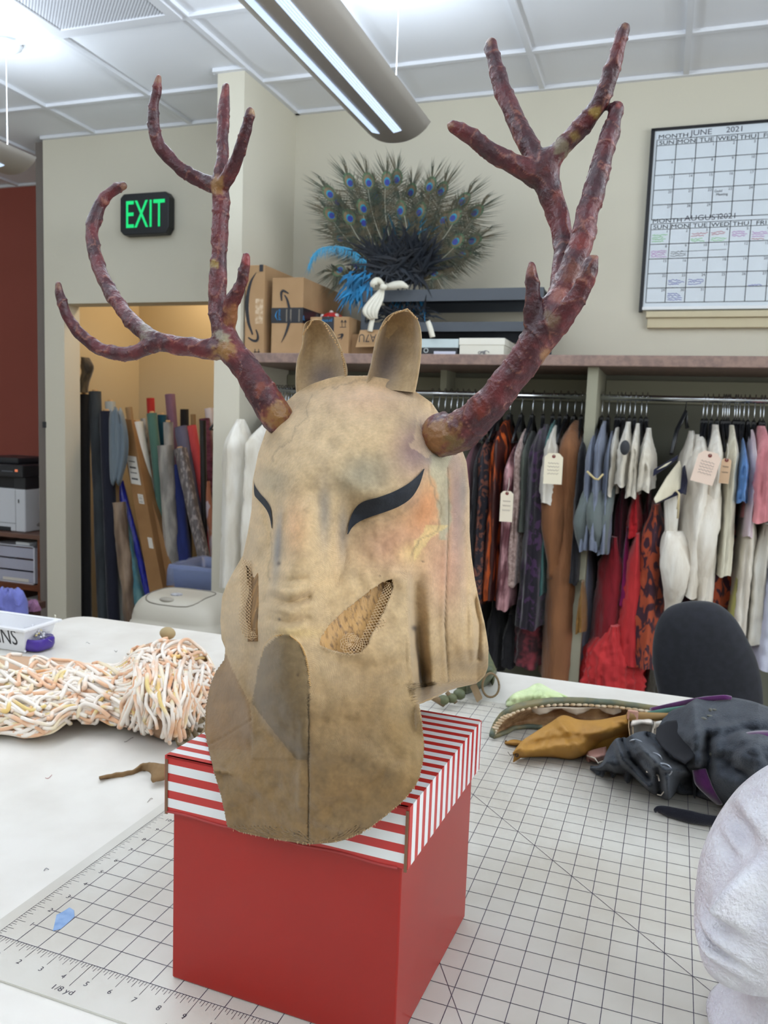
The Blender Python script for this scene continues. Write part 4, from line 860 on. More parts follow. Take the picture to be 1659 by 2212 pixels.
# drawer tower
t = thing('drawer_tower', 'clear plastic three drawer organiser inside the wooden cabinet', 'organiser', (xs - .25, 3.8, zs1)); dx1 = P(75, 1200, y=YC0 + .03)[0]; dx0 = dx1 - .36; zt_ = P(40, 1178, y=YC0 + .03)[2]; M_cp = mat('clear_plastic', (196, 196, 214), .2, alpha=.75)
frm = MB()
for a in ((dx0, dx0 + .012), (dx1 - .012, dx1)): frm.box((a[0], YC0 + .03, zs1), (a[1], YC1 - .05, zt_))
frm.box((dx0, YC0 + .03, zs1), (dx1, YC1 - .05, zs1 + .008)); frm.box((dx0, YC0 + .03, zt_ - .006), (dx1, YC1 - .05, zt_)); frm.build('frame', mat('organiser_frame', (206, 206, 216), .3), t)
for k, c in enumerate(((120, 124, 160), (176, 96, 84), (186, 96, 112))):
    h = (zt_ - zs1 - .014) / 3; z_ = zs1 + .008 + k * h
    d_ = MB(); d_.box((dx0 + .014, YC0 + .032, z_ + .003), (dx1 - .014, YC0 + .036, z_ + h - .008)); d_ = d_.build('drawer', M_cp, t)
    MB().box((dx0 + .02, YC0 + .045, z_ + .004), (dx1 - .02, YC1 - .08, z_ + h * (.42 if k else .6))).build('drawer_contents', mat('contents_%d' % k, c, .7), t)
q = MB(); q.box((dx0 + .1, YC0 + .029, zs1 + .012), (dx1 - .05, YC0 + .0315, zs1 + .032)); q.build('drawer_label', mat('label_white', (216, 210, 200), .7), t)
q = MB(); q.box((dx1 - .17, YC0 + .05, zt_ + .001), (dx1 - .06, YC0 + .16, zt_ + .018)); tag(q.build('sticky_notes', mat('note_white', (222, 224, 226), .5), bevel=.002), 'small white pad lying on the clear organiser', 'note pad')
q = MB(); q.box((xs - .16, YC0 + .05, .061), (xs - .012, YC0 + .3, P(60, 1295, y=YC0 + .05)[2])); o = q.build('paper_box', mat('paper_box', (206, 206, 206), .6)); tag(o, 'white and yellow paper box low inside the wooden cabinet', 'box')
q = MB(); a = P(58, 1300, y=YC0 + .048); b_ = P(66, 1312, y=YC0 + .048); q.prism([P(56, 1300, y=YC0 + .048), P(68, 1300, y=YC0 + .048), P(60, 1312, y=YC0 + .048)], (0, .001, 0)); q.build('yellow_mark', mat('box_yellow', (214, 160, 60), .6), o)
# printer
px1 = P(57, 1150, y=YC0 + .06)[0]; px0 = px1 - .42; py0, py1 = YC0 + .05, YC0 + .44; Zf = lambda v: P(30, v, y=py0)[2]
t = thing('printer', 'white and black office laser printer on the wooden cabinet', 'printer', ((px0 + px1) / 2, 3.9, zc)); M_pw = mat('printer_white', (214, 216, 222), .4); M_pb = mat('printer_black', (40, 42, 48), .4)
zb1 = Zf(1056); zm = Zf(1030); zp = Zf(1004); zk = Zf(990)
MB().box((px0, py0, zc + .002), (px1, py1, zb1)).build('lower_body', M_pw, t, bevel=.008)
q = MB(); q.box((px1 - .075, py0 - .0015, zc + .004), (px1 - .0735, py0, zb1 - .004)); q.box((px0, py0 - .0015, Zf(1131)), (px1 - .075, py0, Zf(1130))); q.build('panel_seams', mat('seam_grey', (110, 112, 118), .5), t)
MB().box((px1 - .052, py0 - .003, Zf(1086)), (px1 - .045, py0, Zf(1078))).build('power_switch', M_pb, t)
MB().box((px0, py0 - .002, zc + .003), (px0 + .305, py0 + .05, zc + .03)).build('paper_slot', M_pb, t)
MB().box((px0 + .01, py0 + .03, zb1), (px1 - .01, py1, zm)).build('output_bay', mat('printer_dark', (30, 32, 38), .5), t, bevel=.004)
MB().box((px1 - .09, py0 + .005, zb1), (px1, py1, zm)).build('side_column', M_pb, t, bevel=.004)
MB().box((px0 - .01, py0 - .02, zm), (px1 + .004, py1, zp)).build('scanner_unit', M_pb, t, bevel=.008)
q = MB(); q.box((px1 - .055, py0 - .0225, zm + .035), (px1 - .035, py0 - .019, zm + .05)); q.build('orange_display', mat('display_orange', (236, 130, 90), .4, emit=.5), t)
q = MB()
for k in range(7): q.box((px1 - .16 + k * .013, py0 - .0222, zm + .032), (px1 - .153 + k * .013, py0 - .0195, zm + .039))
q.build('control_keys', mat('key_grey', (120, 124, 134), .5), t)
MB().box((px0 + .02, py0 + .04, zp), (P(28, 990, y=py0)[0], py1 - .05, zk)).build('document_feeder', M_pb, t, bevel=.01)
c_ = P(76, 1142, y=4.2); q = MB(); 
G = [[(c_[0] + .05 * math.sin(PI * i / 8) * math.cos(a) * (1 + .5 * nz(a * 2, i)), 4.2 + .05 * math.sin(PI * i / 8) * math.sin(a), zc + .002 + .08 * (1 - i / 8) * (1 + .4 * nz(a, 5))) for a in np.linspace(0, 2 * PI, 14, endpoint=False)] for i in range(9)]
q.grid(G, 0, True); tag(q.build('plastic_bag', mat('bag_clear', (130, 110, 108), .2, alpha=.5, bump=.5)), 'crumpled clear plastic bag on the cabinet beside the printer', 'bag')
# door strike plate on the grey jamb
q = MB(); a = P(100, 924, y=YB + .01); q.box((-3.448, YB - .006, a[2]), (-3.425, YB + .018, a[2] + .035)); tag(q.build('latch_plate', M_pb), 'small black latch on the grey jamb', 'latch')
# side table with lavender cloth, spool, pink cushion
zs_ = P(30, 1350, y=2.3)[2]; 
t = thing('side_table', 'dark side table behind the big table at the far left', 'table', (-2.3, 2.45, 0)); xr_ = P(100, 1350, y=2.66)[0]
MB().box((xr_ - .7, 2.12, zs_ - .03), (xr_, 2.66, zs_)).build('tabletop', M_wdd, t, bevel=.003)
for x_ in (xr_ - .66, xr_ - .05):
    for y_ in (2.15, 2.60): MB().box((x_, y_, 0), (x_ + .04, y_ + .04, zs_ - .03)).build('leg', M_wdd, t)
def heap(name, label, cat, m, cu, cv, wu, hv, yy, z0, seed=0, dep=.8, fold=5, parent=None):
    c_ = P(cu, cv + hv, y=yy); c_[2] = z0; a = wu / FOC * yy * 1.05; h = 2 * hv / FOC * yy * 1.0; G = []
    for i in range(15):
        s_ = i / 14; row = []
        for j in range(36):
            an = 2 * PI * j / 36; r_ = math.sin(s_ * PI / 2) ** .75 * (1 + .25 * fbm(math.cos(an) * 1.6 + seed, math.sin(an) * 1.6, s_ * 2, 1, 3)); hh = h * math.cos(s_ * PI / 2) ** .8 * (1 + .28 * math.sin(fold * an + s_ * 4 + seed) * s_ + .3 * fbm(math.cos(an) * 2, math.sin(an) * 2 + seed, s_ * 3, 1, 3))
            row.append((c_[0] + a * r_ * math.cos(an), yy + a * dep * r_ * math.sin(an), z0 + .002 + max(0, hh)))
        G.append(row)
    q = MB(); q.grid(G, 0, True); q.add(G[-1], [tuple(range(36))]); o = q.build(name, m, parent)
    return tag(o, label, cat) if parent is None else o
heap('lavender_cloth', 'heap of lavender blue cloth behind the PINS tub', 'cloth', CM('lavender_heap', (112, 118, 186), (98, 102, 168)), 18, 1310, 48, 32, 2.42, zs_, 3)
heap('pink_cushion', 'mauve pink cushion low between cabinet and table corner', 'cushion', CM('pink_heap', (140, 96, 130), (124, 84, 112)), 72, 1340, 19, 13, 2.5, zs_, 5)
c_ = P(20, 1345, y=2.17); q = MB(); q.lathe([(.055, zs_ + .001), (.06, zs_ + .005), (.06, zs_ + .055), (.052, zs_ + .06), (.02, zs_ + .06)], (c_[0], 2.2), 24); tag(q.build('thread_spool', mat('spool', (190, 180, 200), .5), ), 'round pale lilac spool in front of the lavender cloth', 'spool')

# ---------------------------------------------------------------- office chair beyond the table
t = thing('office_chair', 'black fabric office chair with a rounded backrest behind the table', 'chair', (.30, 2.25, 0)); M_ch = mat('chair_fabric', (26, 28, 34), .9, c2=(32, 34, 42), scale=60, sheen=.12, bump=.05, bscale=400); M_cp2 = mat('chair_plastic', (24, 24, 28), .5)
out = [(1408, 1440), (1410, 1395), (1420, 1352), (1442, 1322), (1480, 1308), (1525, 1306), (1560, 1316), (1592, 1345), (1618, 1390), (1640, 1440), (1652, 1500), (1650, 1560), (1620, 1610), (1560, 1625), (1480, 1610), (1440, 1570), (1420, 1500)]
oc = catmull([P(a, b, y=1.98) for a, b in out + [out[0]]], 4)[:-1]; ctr = sum(oc) / len(oc); q = MB(); G = []
for s_, dy in ((0, -.012), (.4, -.012), (.7, -.006), (.9, .004), (.975, .018), (1.0, .035), (.985, .055), (.9, .068), (.5, .072), (0, .072)):
    G.append([(ctr[0] + (p[0] - ctr[0]) * s_, p[1] + dy + .45 * (((p[0] - ctr[0]) * s_) ** 2), ctr[2] + (p[2] - ctr[2]) * s_) for p in oc])
q.grid(G, 0, True); q.build('backrest', M_ch, t)
zc_ = ctr[2]; q = MB(); q.tube([(ctr[0], 2.07, zc_), (ctr[0], 2.12, zc_ - .18), (ctr[0], 2.12, .47), (ctr[0] + .0, 2.3, .43)], .022, 8); q.build('back_bar', M_cp2, t)
q = MB(); G = [rrect(ctr[0], 2.38, .20 * a, .21 * a, z_) for a, z_ in ((.6, .45), (.96, .455), (1, .48), (1, .50), (.95, .525), (.7, .535), (.1, .537))]; q.grid(G, 0, True); q.build('seat', M_ch, t)
MB().tube([(ctr[0], 2.38, .10), (ctr[0], 2.38, .45)], .028, 12).build('gas_post', M_cp2, t)
for k in range(5):
    a = 2 * PI * k / 5 + .3; e_ = (ctr[0] + .27 * math.cos(a), 2.38 + .27 * math.sin(a)); MB().tube([(ctr[0], 2.38, .11), (e_[0], e_[1], .075)], [.024, .015], 8).build('base_arm', M_cp2, t)
    q = MB(); q.sphere((e_[0], e_[1], .03), (.028, .028, .03), 6); q.build('caster', M_cp2, t)
# ---------------------------------------------------------------- work table
ZT = 0.92
M_tb = mat('table_laminate', (222, 218, 210), .38, c2=(212, 207, 198), scale=9)
t = thing('work_table', 'large white laminate work table with rounded corners in the foreground', 'table', (-.1, .9, 0))
def rpoly(x0, y0, x1, y1, r_, n=6):
    o_ = []
    for cx, cy, a0 in ((x1 - r_, y0 + r_, -PI / 2), (x1 - r_, y1 - r_, 0), (x0 + r_, y1 - r_, PI / 2), (x0 + r_, y0 + r_, PI)):
        for k in range(n + 1): a = a0 + PI / 2 * k / n; o_.append((cx + r_ * math.cos(a), cy + r_ * math.sin(a)))
    return o_
TYB = 1.628
MB().prism([(a, b, ZT - .032) for a, b in rpoly(-1.365, .18, 1.15, TYB, .05)], (0, 0, .0318)).build('tabletop', M_tb, t, bevel=.002)
for x_ in (-1.30, 1.03):
    for y_ in (.25, 1.52): MB().box((x_, y_, 0), (x_ + .05, y_ + .05, ZT - .032)).build('leg', M_white, t)
MB().box((-1.27, 1.53, ZT - .10), (1.05, 1.55, ZT - .032)).build('apron', M_white, t)
# cutting mat, ruled in inches; the mat is turned one degree on the table
MO = np.array([-.5762, .5703]); ca, sa = math.cos(math.radians(-1)), math.sin(math.radians(-1)); IN = .0254
def mp_(x, y, z=0): return (MO[0] + IN * (x * ca - y * sa), MO[1] + IN * (x * sa + y * ca), z)
t = thing('cutting_mat', 'translucent gridded cutting mat ruled in inches, under the striped box', 'cutting mat', mp_(20, 16, ZT))
ZM = ZT + .0022
M_mat = mat('mat_vinyl', (206, 203, 194), .3, c2=(192, 186, 174), scale=5)
MB().prism([mp_(-.57, -1.85, ZT + .0001), mp_(59, -1.85, ZT + .0001), mp_(59, 34.1, ZT + .0001), mp_(-.57, 34.1, ZT + .0001)], (0, 0, .0020)).build('sheet', M_mat, t)
zq = ZM + .0001; gp = MB(); rk = MB()
def ml(mb_, x0, y0, x1, y1, w_=.028, dz=0):
    d = np.array([x1 - x0, y1 - y0]); d = d / np.linalg.norm(d); n_ = np.array([-d[1], d[0]]) * w_ / 2
    mb_.add([mp_(x0 + n_[0], y0 + n_[1], zq + dz), mp_(x1 + n_[0], y1 + n_[1], zq + dz), mp_(x1 - n_[0], y1 - n_[1], zq + dz), mp_(x0 - n_[0], y0 - n_[1], zq + dz)], [(0, 1, 2, 3)])
for k in range(1, 59): ml(gp, k, 0, k, 32.8)
for k in range(0, 34): ml(gp, .82 if k else .0, k, 58, k, dz=.00004)
ml(gp, 0.8, 32.2, 33, 0, .026, .00008); ml(gp, 19.06, 0, .3, 32.5, .026, .00008); ml(gp, 33, 0, 58, 25, .026, .00008)
gp.build('grid_print', mat('mat_ink', (52, 46, 66), .5, c2=(84, 78, 92), scale=300), t, recalc=False)
for k in range(0, 33 * 8 + 1):
    l_ = {0: .46, 4: .36, 2: .26, 6: .26}.get(k % 8, .16); y_ = k / 8
    ml(rk, 0, y_, l_, y_, .018)
ml(rk, 0, 0, 0, 33, .016)
for k in range(0, 30 * 8 + 1):
    l_ = {0: .62, 4: .40, 2: .28, 6: .28}.get(k % 8, .17); x_ = k / 8
    ml(rk, x_, 0, x_, -l_, .018)
    ml(rk, x_, 33, x_, 33 + {0: .40, 4: .3, 2: .2, 6: .2}.get(k % 8, .12), .016)
for k in range(1, 33): put_text(rk, str(k), mp_(.70 - (.12 if k > 9 else 0), k - .11, zq), (ca, sa, 0), (-sa, ca, 0), .0056)
for k in range(1, 30): put_text(rk, str(k), mp_(k - .10, -.98, zq), (ca, sa, 0), (-sa, ca, 0), .0056); put_text(rk, str(k), mp_(k - .2, 33.5, zq), (ca, sa, 0), (-sa, ca, 0), .0045)
ml(rk, 4.5, 0, 4.5, -1.18, .022); put_text(rk, '1/8 yd', mp_(3.95, -1.52, zq), (ca, sa, 0), (-sa, ca, 0), .0058, wscale=1.15); ml(rk, 9, -.6, 9, -1.0, .02); put_text(rk, '1/4 yd', mp_(8.55, -1.60, zq), (ca, sa, 0), (-sa, ca, 0), .0058, wscale=1.15)
rk.build('ruler_print', mat('ruler_ink', (50, 44, 58), .5), t, recalc=False)
q = MB(); cb = [P(a, b_, z=zq + .0002) for a, b_ in ((150, 1960), (160, 1966), (161, 1980), (151, 1990), (131, 2007), (114, 2011), (118, 1995), (122, 1976), (136, 1969))]; q.add(cb, [tuple(range(9))]); q.build('blue_paint_stain', mat('stain_blue', (142, 170, 206), .5, c2=(114, 148, 194), scale=60), t)
# wipe marks and grime
q = MB(); random.seed(5)
for k in range(34):
    x_, y_ = random.uniform(14, 34), random.uniform(1, 30); a = random.random() * 3; l_ = random.uniform(.05, .25)
    ml(q, x_, y_, x_ + l_ * math.cos(a), y_ + l_ * math.sin(a), random.uniform(.02, .05), .0001)
q.build('scuff_marks', mat('scuff', (150, 146, 136), .6), t, recalc=False)

# ---------------------------------------------------------------- red box with striped lid
FLc, FRc, BRc, BLc = (-.385, .581), (-.1705, .5735), (-.1585, .7705), (-.373, .778)
ZB0 = ZM + .0004; ZL0, ZL1 = 1.0815, 1.1325
t = thing('gift_box', 'glossy red square box with red and white striped lid under the mask', 'box', (-.27, .675, ZB0))
M_rb = mat('red_card', (158, 30, 20), .32, c2=(150, 27, 18), scale=4, spec=.4)
poly = [FLc, FRc, BRc, BLc]
MB().prism([(a, b, ZB0) for a, b in poly], (0, 0, ZL1 - .004 - ZB0)).build('box_body', M_rb, t, bevel=.0015)
ctr = np.mean(np.array(poly), 0); ex = .0042
LP = [tuple(np.array(p) + np.sign(np.array(p) - ctr) * ex) for p in poly]
M_st = mat('striped_paper', (236, 236, 234), .35, coat=.1); N = NT(M_st); uvn = N.add('ShaderNodeUVMap'); sp_ = N.add('ShaderNodeSeparateXYZ'); N.link(uvn.outputs[0], sp_.inputs[0])
fr = N.add('ShaderNodeMath', operation='FRACT'); N.link(sp_.outputs[0], fr.inputs[0]); gt = N.add('ShaderNodeMath', operation='LESS_THAN'); gt.inputs[1].default_value = .47; N.link(fr.outputs[0], gt.inputs[0])
mx = N.add('ShaderNodeMix', data_type='RGBA'); mx.inputs['A'].default_value = lin((226, 228, 228)); mx.inputs['B'].default_value = lin((188, 44, 40)); N.link(gt.outputs[0], mx.inputs['Factor']); N.link(mx.outputs['Result'], N.b.inputs['Base Color'])
PER = .0156
A_, B_, C_, D_ = [np.array(p) for p in LP]; lidv = []; lidf = []; uv = []
def face(pts, uvs):
    n = len(lidv); lidv.extend(pts); uv.extend(uvs); lidf.append(tuple(range(n, n + len(pts))))
def z3(p, z): return (p[0], p[1], z)
dep = np.linalg.norm(D_ - A_); r0 = .0025
nf = dep / PER
face([z3(A_, ZL1), z3(B_, ZL1), z3(C_, ZL1), z3(D_, ZL1)], [(.0, 0), (.0, 1), (nf, 1), (nf, 0)])
hz = (ZL1 - ZL0) / PER
face([z3(A_, ZL0), z3(B_, ZL0), z3(B_, ZL1), z3(A_, ZL1)], [(hz + .0, 0), (hz, 1), (0.0, 1), (0, 0)])
face([z3(B_, ZL0), z3(C_, ZL0), z3(C_, ZL1), z3(B_, ZL1)], [(.0, 0), (nf, 0), (nf, 1), (.0, 1)])
face([z3(C_, ZL0), z3(D_, ZL0), z3(D_, ZL1), z3(C_, ZL1)], [(0, 0), (0, 1), (hz, 1), (hz, 0)])
face([z3(D_, ZL0), z3(A_, ZL0), z3(A_, ZL1), z3(D_, ZL1)], [(nf, 0), (0, 0), (0, 1), (nf, 1)])
q = MB(); q.add(lidv, lidf); q.uv = [(a, b) for a, b in uv]
me_o = q.build('lid', M_st, t, solid=.002)
# folded card edges at the lid's corners, torn lower rim
q = MB()
for p in (A_, B_): q.prism([(p[0] - .0009, p[1] - .0012, ZL0 - .002), (p[0] + .0014, p[1] - .0012, ZL0 - .002), (p[0] + .0014, p[1] - .0012, ZL1 - .003), (p[0] - .0009, p[1] - .0012, ZL1 - .003)], (0, .0012, 0))
q.build('card_edge', mat('brown_card_edge', (120, 88, 66), .8), t)
q = MB(); q.tube([(A_[0] + (B_[0] - A_[0]) * s_, A_[1] + (B_[1] - A_[1]) * s_ - .0003, ZL0 + .0008 * math.sin(s_ * 19)) for s_ in np.linspace(0, .97, 30)], .0011, 5); q.build('torn_rim', mat('torn_red_rim', (168, 60, 58), .7), t)

# ---------------------------------------------------------------- the stag mask
MASK = thing('stag_mask', 'tan fabric stag head mask with red antlers and slanted black eyes, on the striped box', 'mask', (-.28, .68, ZL1))
oL = [(812, 742), (818, 712), (830, 675), (850, 640), (880, 607), (930, 576), (980, 559), (1040, 547), (1100, 545), (1150, 537), (1200, 526), (1240, 503), (1265, 490), (1290, 481), (1340, 477), (1380, 480), (1400, 488), (1425, 486), (1450, 468), (1480, 455), (1530, 445), (1580, 443), (1600, 447), (1660, 461), (1720, 479), (1760, 487), (1785, 492), (1796, 520), (1808, 575), (1816, 625), (1822, 662)]
oR = [(812, 790), (818, 830), (830, 868), (850, 902), (870, 930), (900, 948), (930, 968), (960, 990), (1000, 1006), (1060, 1013), (1150, 1013), (1200, 1017), (1250, 1024), (1300, 1034), (1350, 1046), (1400, 1054), (1440, 1053), (1460, 1046), (1476, 1030), (1484, 990), (1492, 965), (1506, 940), (1520, 905), (1560, 911), (1610, 916), (1640, 914), (1680, 906), (1700, 896), (1730, 870), (1760, 836), (1785, 802), (1800, 778), (1810, 752), (1818, 715), (1822, 676)]
LV, LU = zip(*oL); RV, RU = zip(*oR)
PR = [  # rows of the relief: v, [(u, y) ...]
 (812, [(740, .778), (765, .775), (795, .78)]),
 (835, [(668, .778), (700, .768), (765, .763), (830, .772), (885, .795)]),
 (870, [(610, .775), (650, .748), (700, .730), (780, .725), (860, .742), (930, .792)]),
 (930, [(574, .755), (600, .722), (640, .698), (700, .684), (780, .685), (860, .704), (930, .742), (975, .80)]),
 (1000, [(553, .735), (575, .695), (620, .664), (680, .652), (740, .655), (810, .668), (880, .688), (940, .722), (985, .765), (1008, .81)]),
 (1060, [(546, .72), (566, .680), (600, .652), (640, .632), (690, .632), (740, .650), (800, .660), (880, .678), (940, .712), (985, .755), (1013, .815)]),
 (1120, [(541, .715), (560, .678), (585, .655), (610, .632), (645, .612), (690, .619), (730, .645), (760, .660), (820, .664), (890, .684), (950, .722), (985, .758), (1013, .815)]),
 (1200, [(526, .71), (550, .675), (580, .645), (608, .615), (640, .594), (685, .604), (730, .634), (770, .650), (830, .662), (890, .684), (950, .722), (985, .755), (1017, .815)]),
 (1270, [(488, .71), (520, .675), (555, .635), (590, .595), (625, .579), (670, .590), (720, .618), (780, .638), (840, .655), (878, .670), (892, .690), (920, .705), (965, .735), (1000, .765), (1028, .81)]),
 (1340, [(477, .705), (505, .665), (540, .625), (575, .585), (615, .568), (660, .578), (710, .602), (770, .622), (830, .640), (872, .652), (882, .660), (890, .692), (930, .715), (965, .732), (1010, .765), (1044, .80)]),
 (1400, [(488, .68), (515, .645), (550, .61), (580, .575), (615, .558), (650, .562), (700, .588), (770, .608), (840, .626), (876, .640), (887, .650), (894, .696), (930, .712), (965, .735), (1015, .76), (1054, .795)]),
 (1480, [(455, .665), (490, .64), (540, .606), (580, .570), (615, .556), (650, .556), (690, .568), (760, .588), (840, .606), (884, .620), (896, .630), (903, .696), (935, .710), (965, .730), (1005, .765), (1030, .79)]),
 (1520, [(448, .655), (490, .628), (540, .598), (590, .567), (630, .553), (665, .552), (710, .562), (780, .578), (850, .592), (905, .615)]),
 (1600, [(447, .612), (490, .598), (540, .580), (600, .563), (665, .549), (720, .553), (790, .564), (860, .576), (915, .590)]),
 (1650, [(455, .582), (500, .573), (560, .562), (610, .556), (665, .548), (720, .551), (800, .560), (880, .568), (914, .575)]),
 (1700, [(474, .566), (530, .561), (600, .554), (665, .547), (740, .550), (820, .556), (896, .562)]),
 (1822, [(474, .562), (560, .558), (667, .552), (760, .554), (896, .562)]),
]
lx0, lx1 = LP[0][0], LP[1][0]
def smooth_interp(x, xs, ys):
    # monotone cubic
    xs = np.asarray(xs, float); ys = np.asarray(ys, float); x = min(max(x, xs[0]), xs[-1]); k = min(len(xs) - 2, max(0, int(np.searchsorted(xs, x)) - 1))
    h = xs[k + 1] - xs[k]; t_ = (x - xs[k]) / h; dl = (ys[1:] - ys[:-1]) / (xs[1:] - xs[:-1])
    def sl(i):
        if i == 0: return dl[0]
        if i == len(xs) - 1: return dl[-1]
        return 0.5 * (dl[i - 1] + dl[i])
    m0, m1 = sl(k), sl(k + 1)
    return ys[k] * (1 + 2 * t_) * (1 - t_) ** 2 + ys[k + 1] * t_ * t_ * (3 - 2 * t_) + h * (m0 * t_ * (1 - t_) ** 2 - m1 * t_ * t_ * (1 - t_))
ROWV = [r[0] for r in PR]
def relief0(u, v):
    ys = []
    k = min(len(PR) - 2, max(0, int(np.searchsorted(ROWV, v)) - 1)); k0 = max(0, k - 1); k1 = min(len(PR), k + 3)
    for vv, row in PR[k0:k1]:
        us, yv = zip(*row); ys.append(smooth_interp(u, us, yv))
    return smooth_interp(v, ROWV[k0:k1], ys)
def G2(u, v, cu, cv, su, sv, a=0.0):
    du, dv = u - cu, v - cv; c, s_ = math.cos(a), math.sin(a); p, q_ = du * c + dv * s_, -du * s_ + dv * c
    return math.exp(-(p / su) ** 2 - (q_ / sv) ** 2)
def seg(u, v, pts):
    d = 1e9
    for (a, b), (c, e) in zip(pts[:-1], pts[1:]):
        vx, vy = c - a, e - b; t_ = min(1, max(0, ((u - a) * vx + (v - b) * vy) / (vx * vx + vy * vy))); d = min(d, math.hypot(u - a - vx * t_, v - b - vy * t_))
    return d
WR = [  # ridges (+) and furrows (-): points, half width px, height m
 ([(590, 1290), (625, 1302), (665, 1290)], 7, -.0022), ([(588, 1272), (630, 1284), (668, 1270)], 8, .0022), ([(585, 1312), (628, 1324), (672, 1306)], 8, .0022), ([(588, 1338), (625, 1346), (665, 1334)], 7, -.0016), ([(590, 1248), (625, 1256), (660, 1250)], 7, -.0014), ([(600, 1360), (630, 1366), (655, 1356)], 8, .0018),
 ([(560, 1060), (590, 1150), (588, 1230), (575, 1300)], 9, -.0035), ([(612, 1110), (602, 1180), (592, 1240)], 7, .0018), ([(690, 1090), (700, 1170), (690, 1240)], 16, -.0018),
 ([(760, 1040), (830, 1075), (880, 1055), (915, 1010)], 26, .0035), ([(735, 1160), (742, 1210), (730, 1250)], 14, -.003), ([(800, 1250), (845, 1240), (870, 1210)], 20, .0025), ([(845, 1238), (880, 1262)], 16, .003),
 ([(966, 1010), (968, 1120), (964, 1230), (960, 1350), (968, 1478)], 3.0, -.0018), ([(958, 1060), (958, 1230), (953, 1350), (961, 1470)], 5, .001),
 ([(893, 1262), (899, 1340), (904, 1420), (910, 1500)], 12, -.0034), ([(928, 1240), (932, 1380), (936, 1490)], 14, .003), ([(992, 980), (1000, 1180), (1012, 1420)], 9, -.0035), ([(1020, 1290), (1034, 1350), (1032, 1420)], 7, -.007), ([(1010, 1100), (1018, 1300), (1012, 1400)], 8, .002),
 ([(665, 1500), (667, 1600), (668, 1700), (666, 1820)], 2.2, -.0014), ([(655, 1560), (650, 1680), (648, 1740)], 9, .0016),
 ([(545, 1400), (548, 1500), (580, 1580), (650, 1640)], 16, -.0030), ([(500, 1440), (530, 1520), (545, 1580)], 13, .003), ([(448, 1612), (480, 1596), (545, 1556)], 2.5, -.0010),
 ([(480, 1660), (540, 1690), (600, 1740)], 14, .0016), ([(500, 1750), (560, 1720), (600, 1700)], 10, -.0014), ([(700, 1640), (760, 1620), (850, 1660)], 22, .0022), ([(720, 1740), (800, 1700), (860, 1640)], 18, -.0018), ([(700, 1560), (780, 1570), (870, 1530)], 24, -.002), ([(730, 1430), (800, 1450), (870, 1430)], 22, -.003), ([(690, 1770), (740, 1790)], 12, .0016),
 ([(500, 1280), (520, 1320), (510, 1380)], 18, .003), ([(585, 1000), (640, 1020), (700, 1000)], 30, .0022), ([(600, 1060), (650, 1075), (700, 1062)], 18, -.002), ([(620, 950), (660, 900), (720, 870)], 40, .0015),
 ([(905, 880), (925, 930), (930, 980)], 16, -.003), ([(640, 850), (700, 840), (740, 828)], 10, -.002), ([(780, 830), (840, 845), (900, 858)], 10, -.002), ([(560, 1170), (540, 1230), (500, 1260)], 12, .003), ([(676, 1330), (700, 1300), (750, 1270)], 16, .0025),
]
DOME = [(548, 1640), (545, 1520), (560, 1440), (568, 1400), (590, 1378), (612, 1370), (636, 1378), (655, 1402), (666, 1440), (668, 1500)]
def lidhit(u, v):
    """how far (in y) cloth at this pixel may lie before it would sink into the box lid or body"""
    d = ray(u, v); best = 9.0
    if d[2] < 0:
        tt = (ZL1 - CAM[2]) / d[2]; p = CAM + tt * d
        if A_[0] <= p[0] <= B_[0] + .012 and p[1] >= A_[1] - .012: best = p[1]
    tt = (A_[1] - .004) / d[1]; p = CAM + tt * d
    if A_[0] <= p[0] <= B_[0] and p[2] <= ZL1: best = min(best, p[1])
    return best
def relief(u, v):
    y = relief0(u, v)
    for pts, w_, h in WR:
        d = seg(u, v, pts)
        if d < 3 * w_: y -= 1.7 * h * math.exp(-(d / w_) ** 2)
    dd = seg(u, v, DOME[2:])
    ins = (v > 1372) and itp(v, [1372, 1400, 1440, 1520], [600, 570, 560, 546]) < u < itp(v, [1372, 1400, 1440, 1500], [628, 655, 666, 668]) and v < 1640
    if ins: y -= .0012
    if dd < 6: y -= .0009 * math.exp(-(dd / 2.5) ** 2) * (1 + .6 * math.sin(u * .9 + v * .9))
    y -= .0028 * fbm(u, v, 0, .011, 3) + .0009 * fbm(u, v * .5, 4, .045, 2) + .0005 * fbm(u, v, 7, .07, 2)
    if v > 1440:
        lh = lidhit(u, v)
        y = min(y, lh - .0045)
    return y
HOLE_R = [(688, 1392), (695, 1372), (715, 1345), (742, 1320), (770, 1298), (800, 1275), (825, 1258), (846, 1250), (850, 1266), (838, 1300), (822, 1335), (805, 1368), (793, 1395), (778, 1410), (760, 1414), (735, 1410), (708, 1402)]
HOLE_L = [(532, 1222), (540, 1226), (546, 1240), (553, 1256), (556, 1300), (556, 1350), (551, 1370), (541, 1372), (536, 1345), (541, 1312), (538, 1275), (533, 1245)]
def inpoly(u, v, pl):
    c = False; j = len(pl) - 1
    for i in range(len(pl)):
        if (pl[i][1] > v) != (pl[j][1] > v) and u < (pl[j][0] - pl[i][0]) * (v - pl[i][1]) / (pl[j][1] - pl[i][1]) + pl[i][0]: c = not c
        j = i
    return c
def nearest(u, v, pl):
    best = (1e9, u, v); q_ = pl + [pl[0]]
    for (a, b), (c, e) in zip(q_[:-1], q_[1:]):
        vx, vy = c - a, e - b; t_ = min(1, max(0, ((u - a) * vx + (v - b) * vy) / (vx * vx + vy * vy + 1e-9))); x, y = a + vx * t_, b + vy * t_; d = math.hypot(u - x, v - y)
        if d < best[0]: best = (d, x, y)
    return best
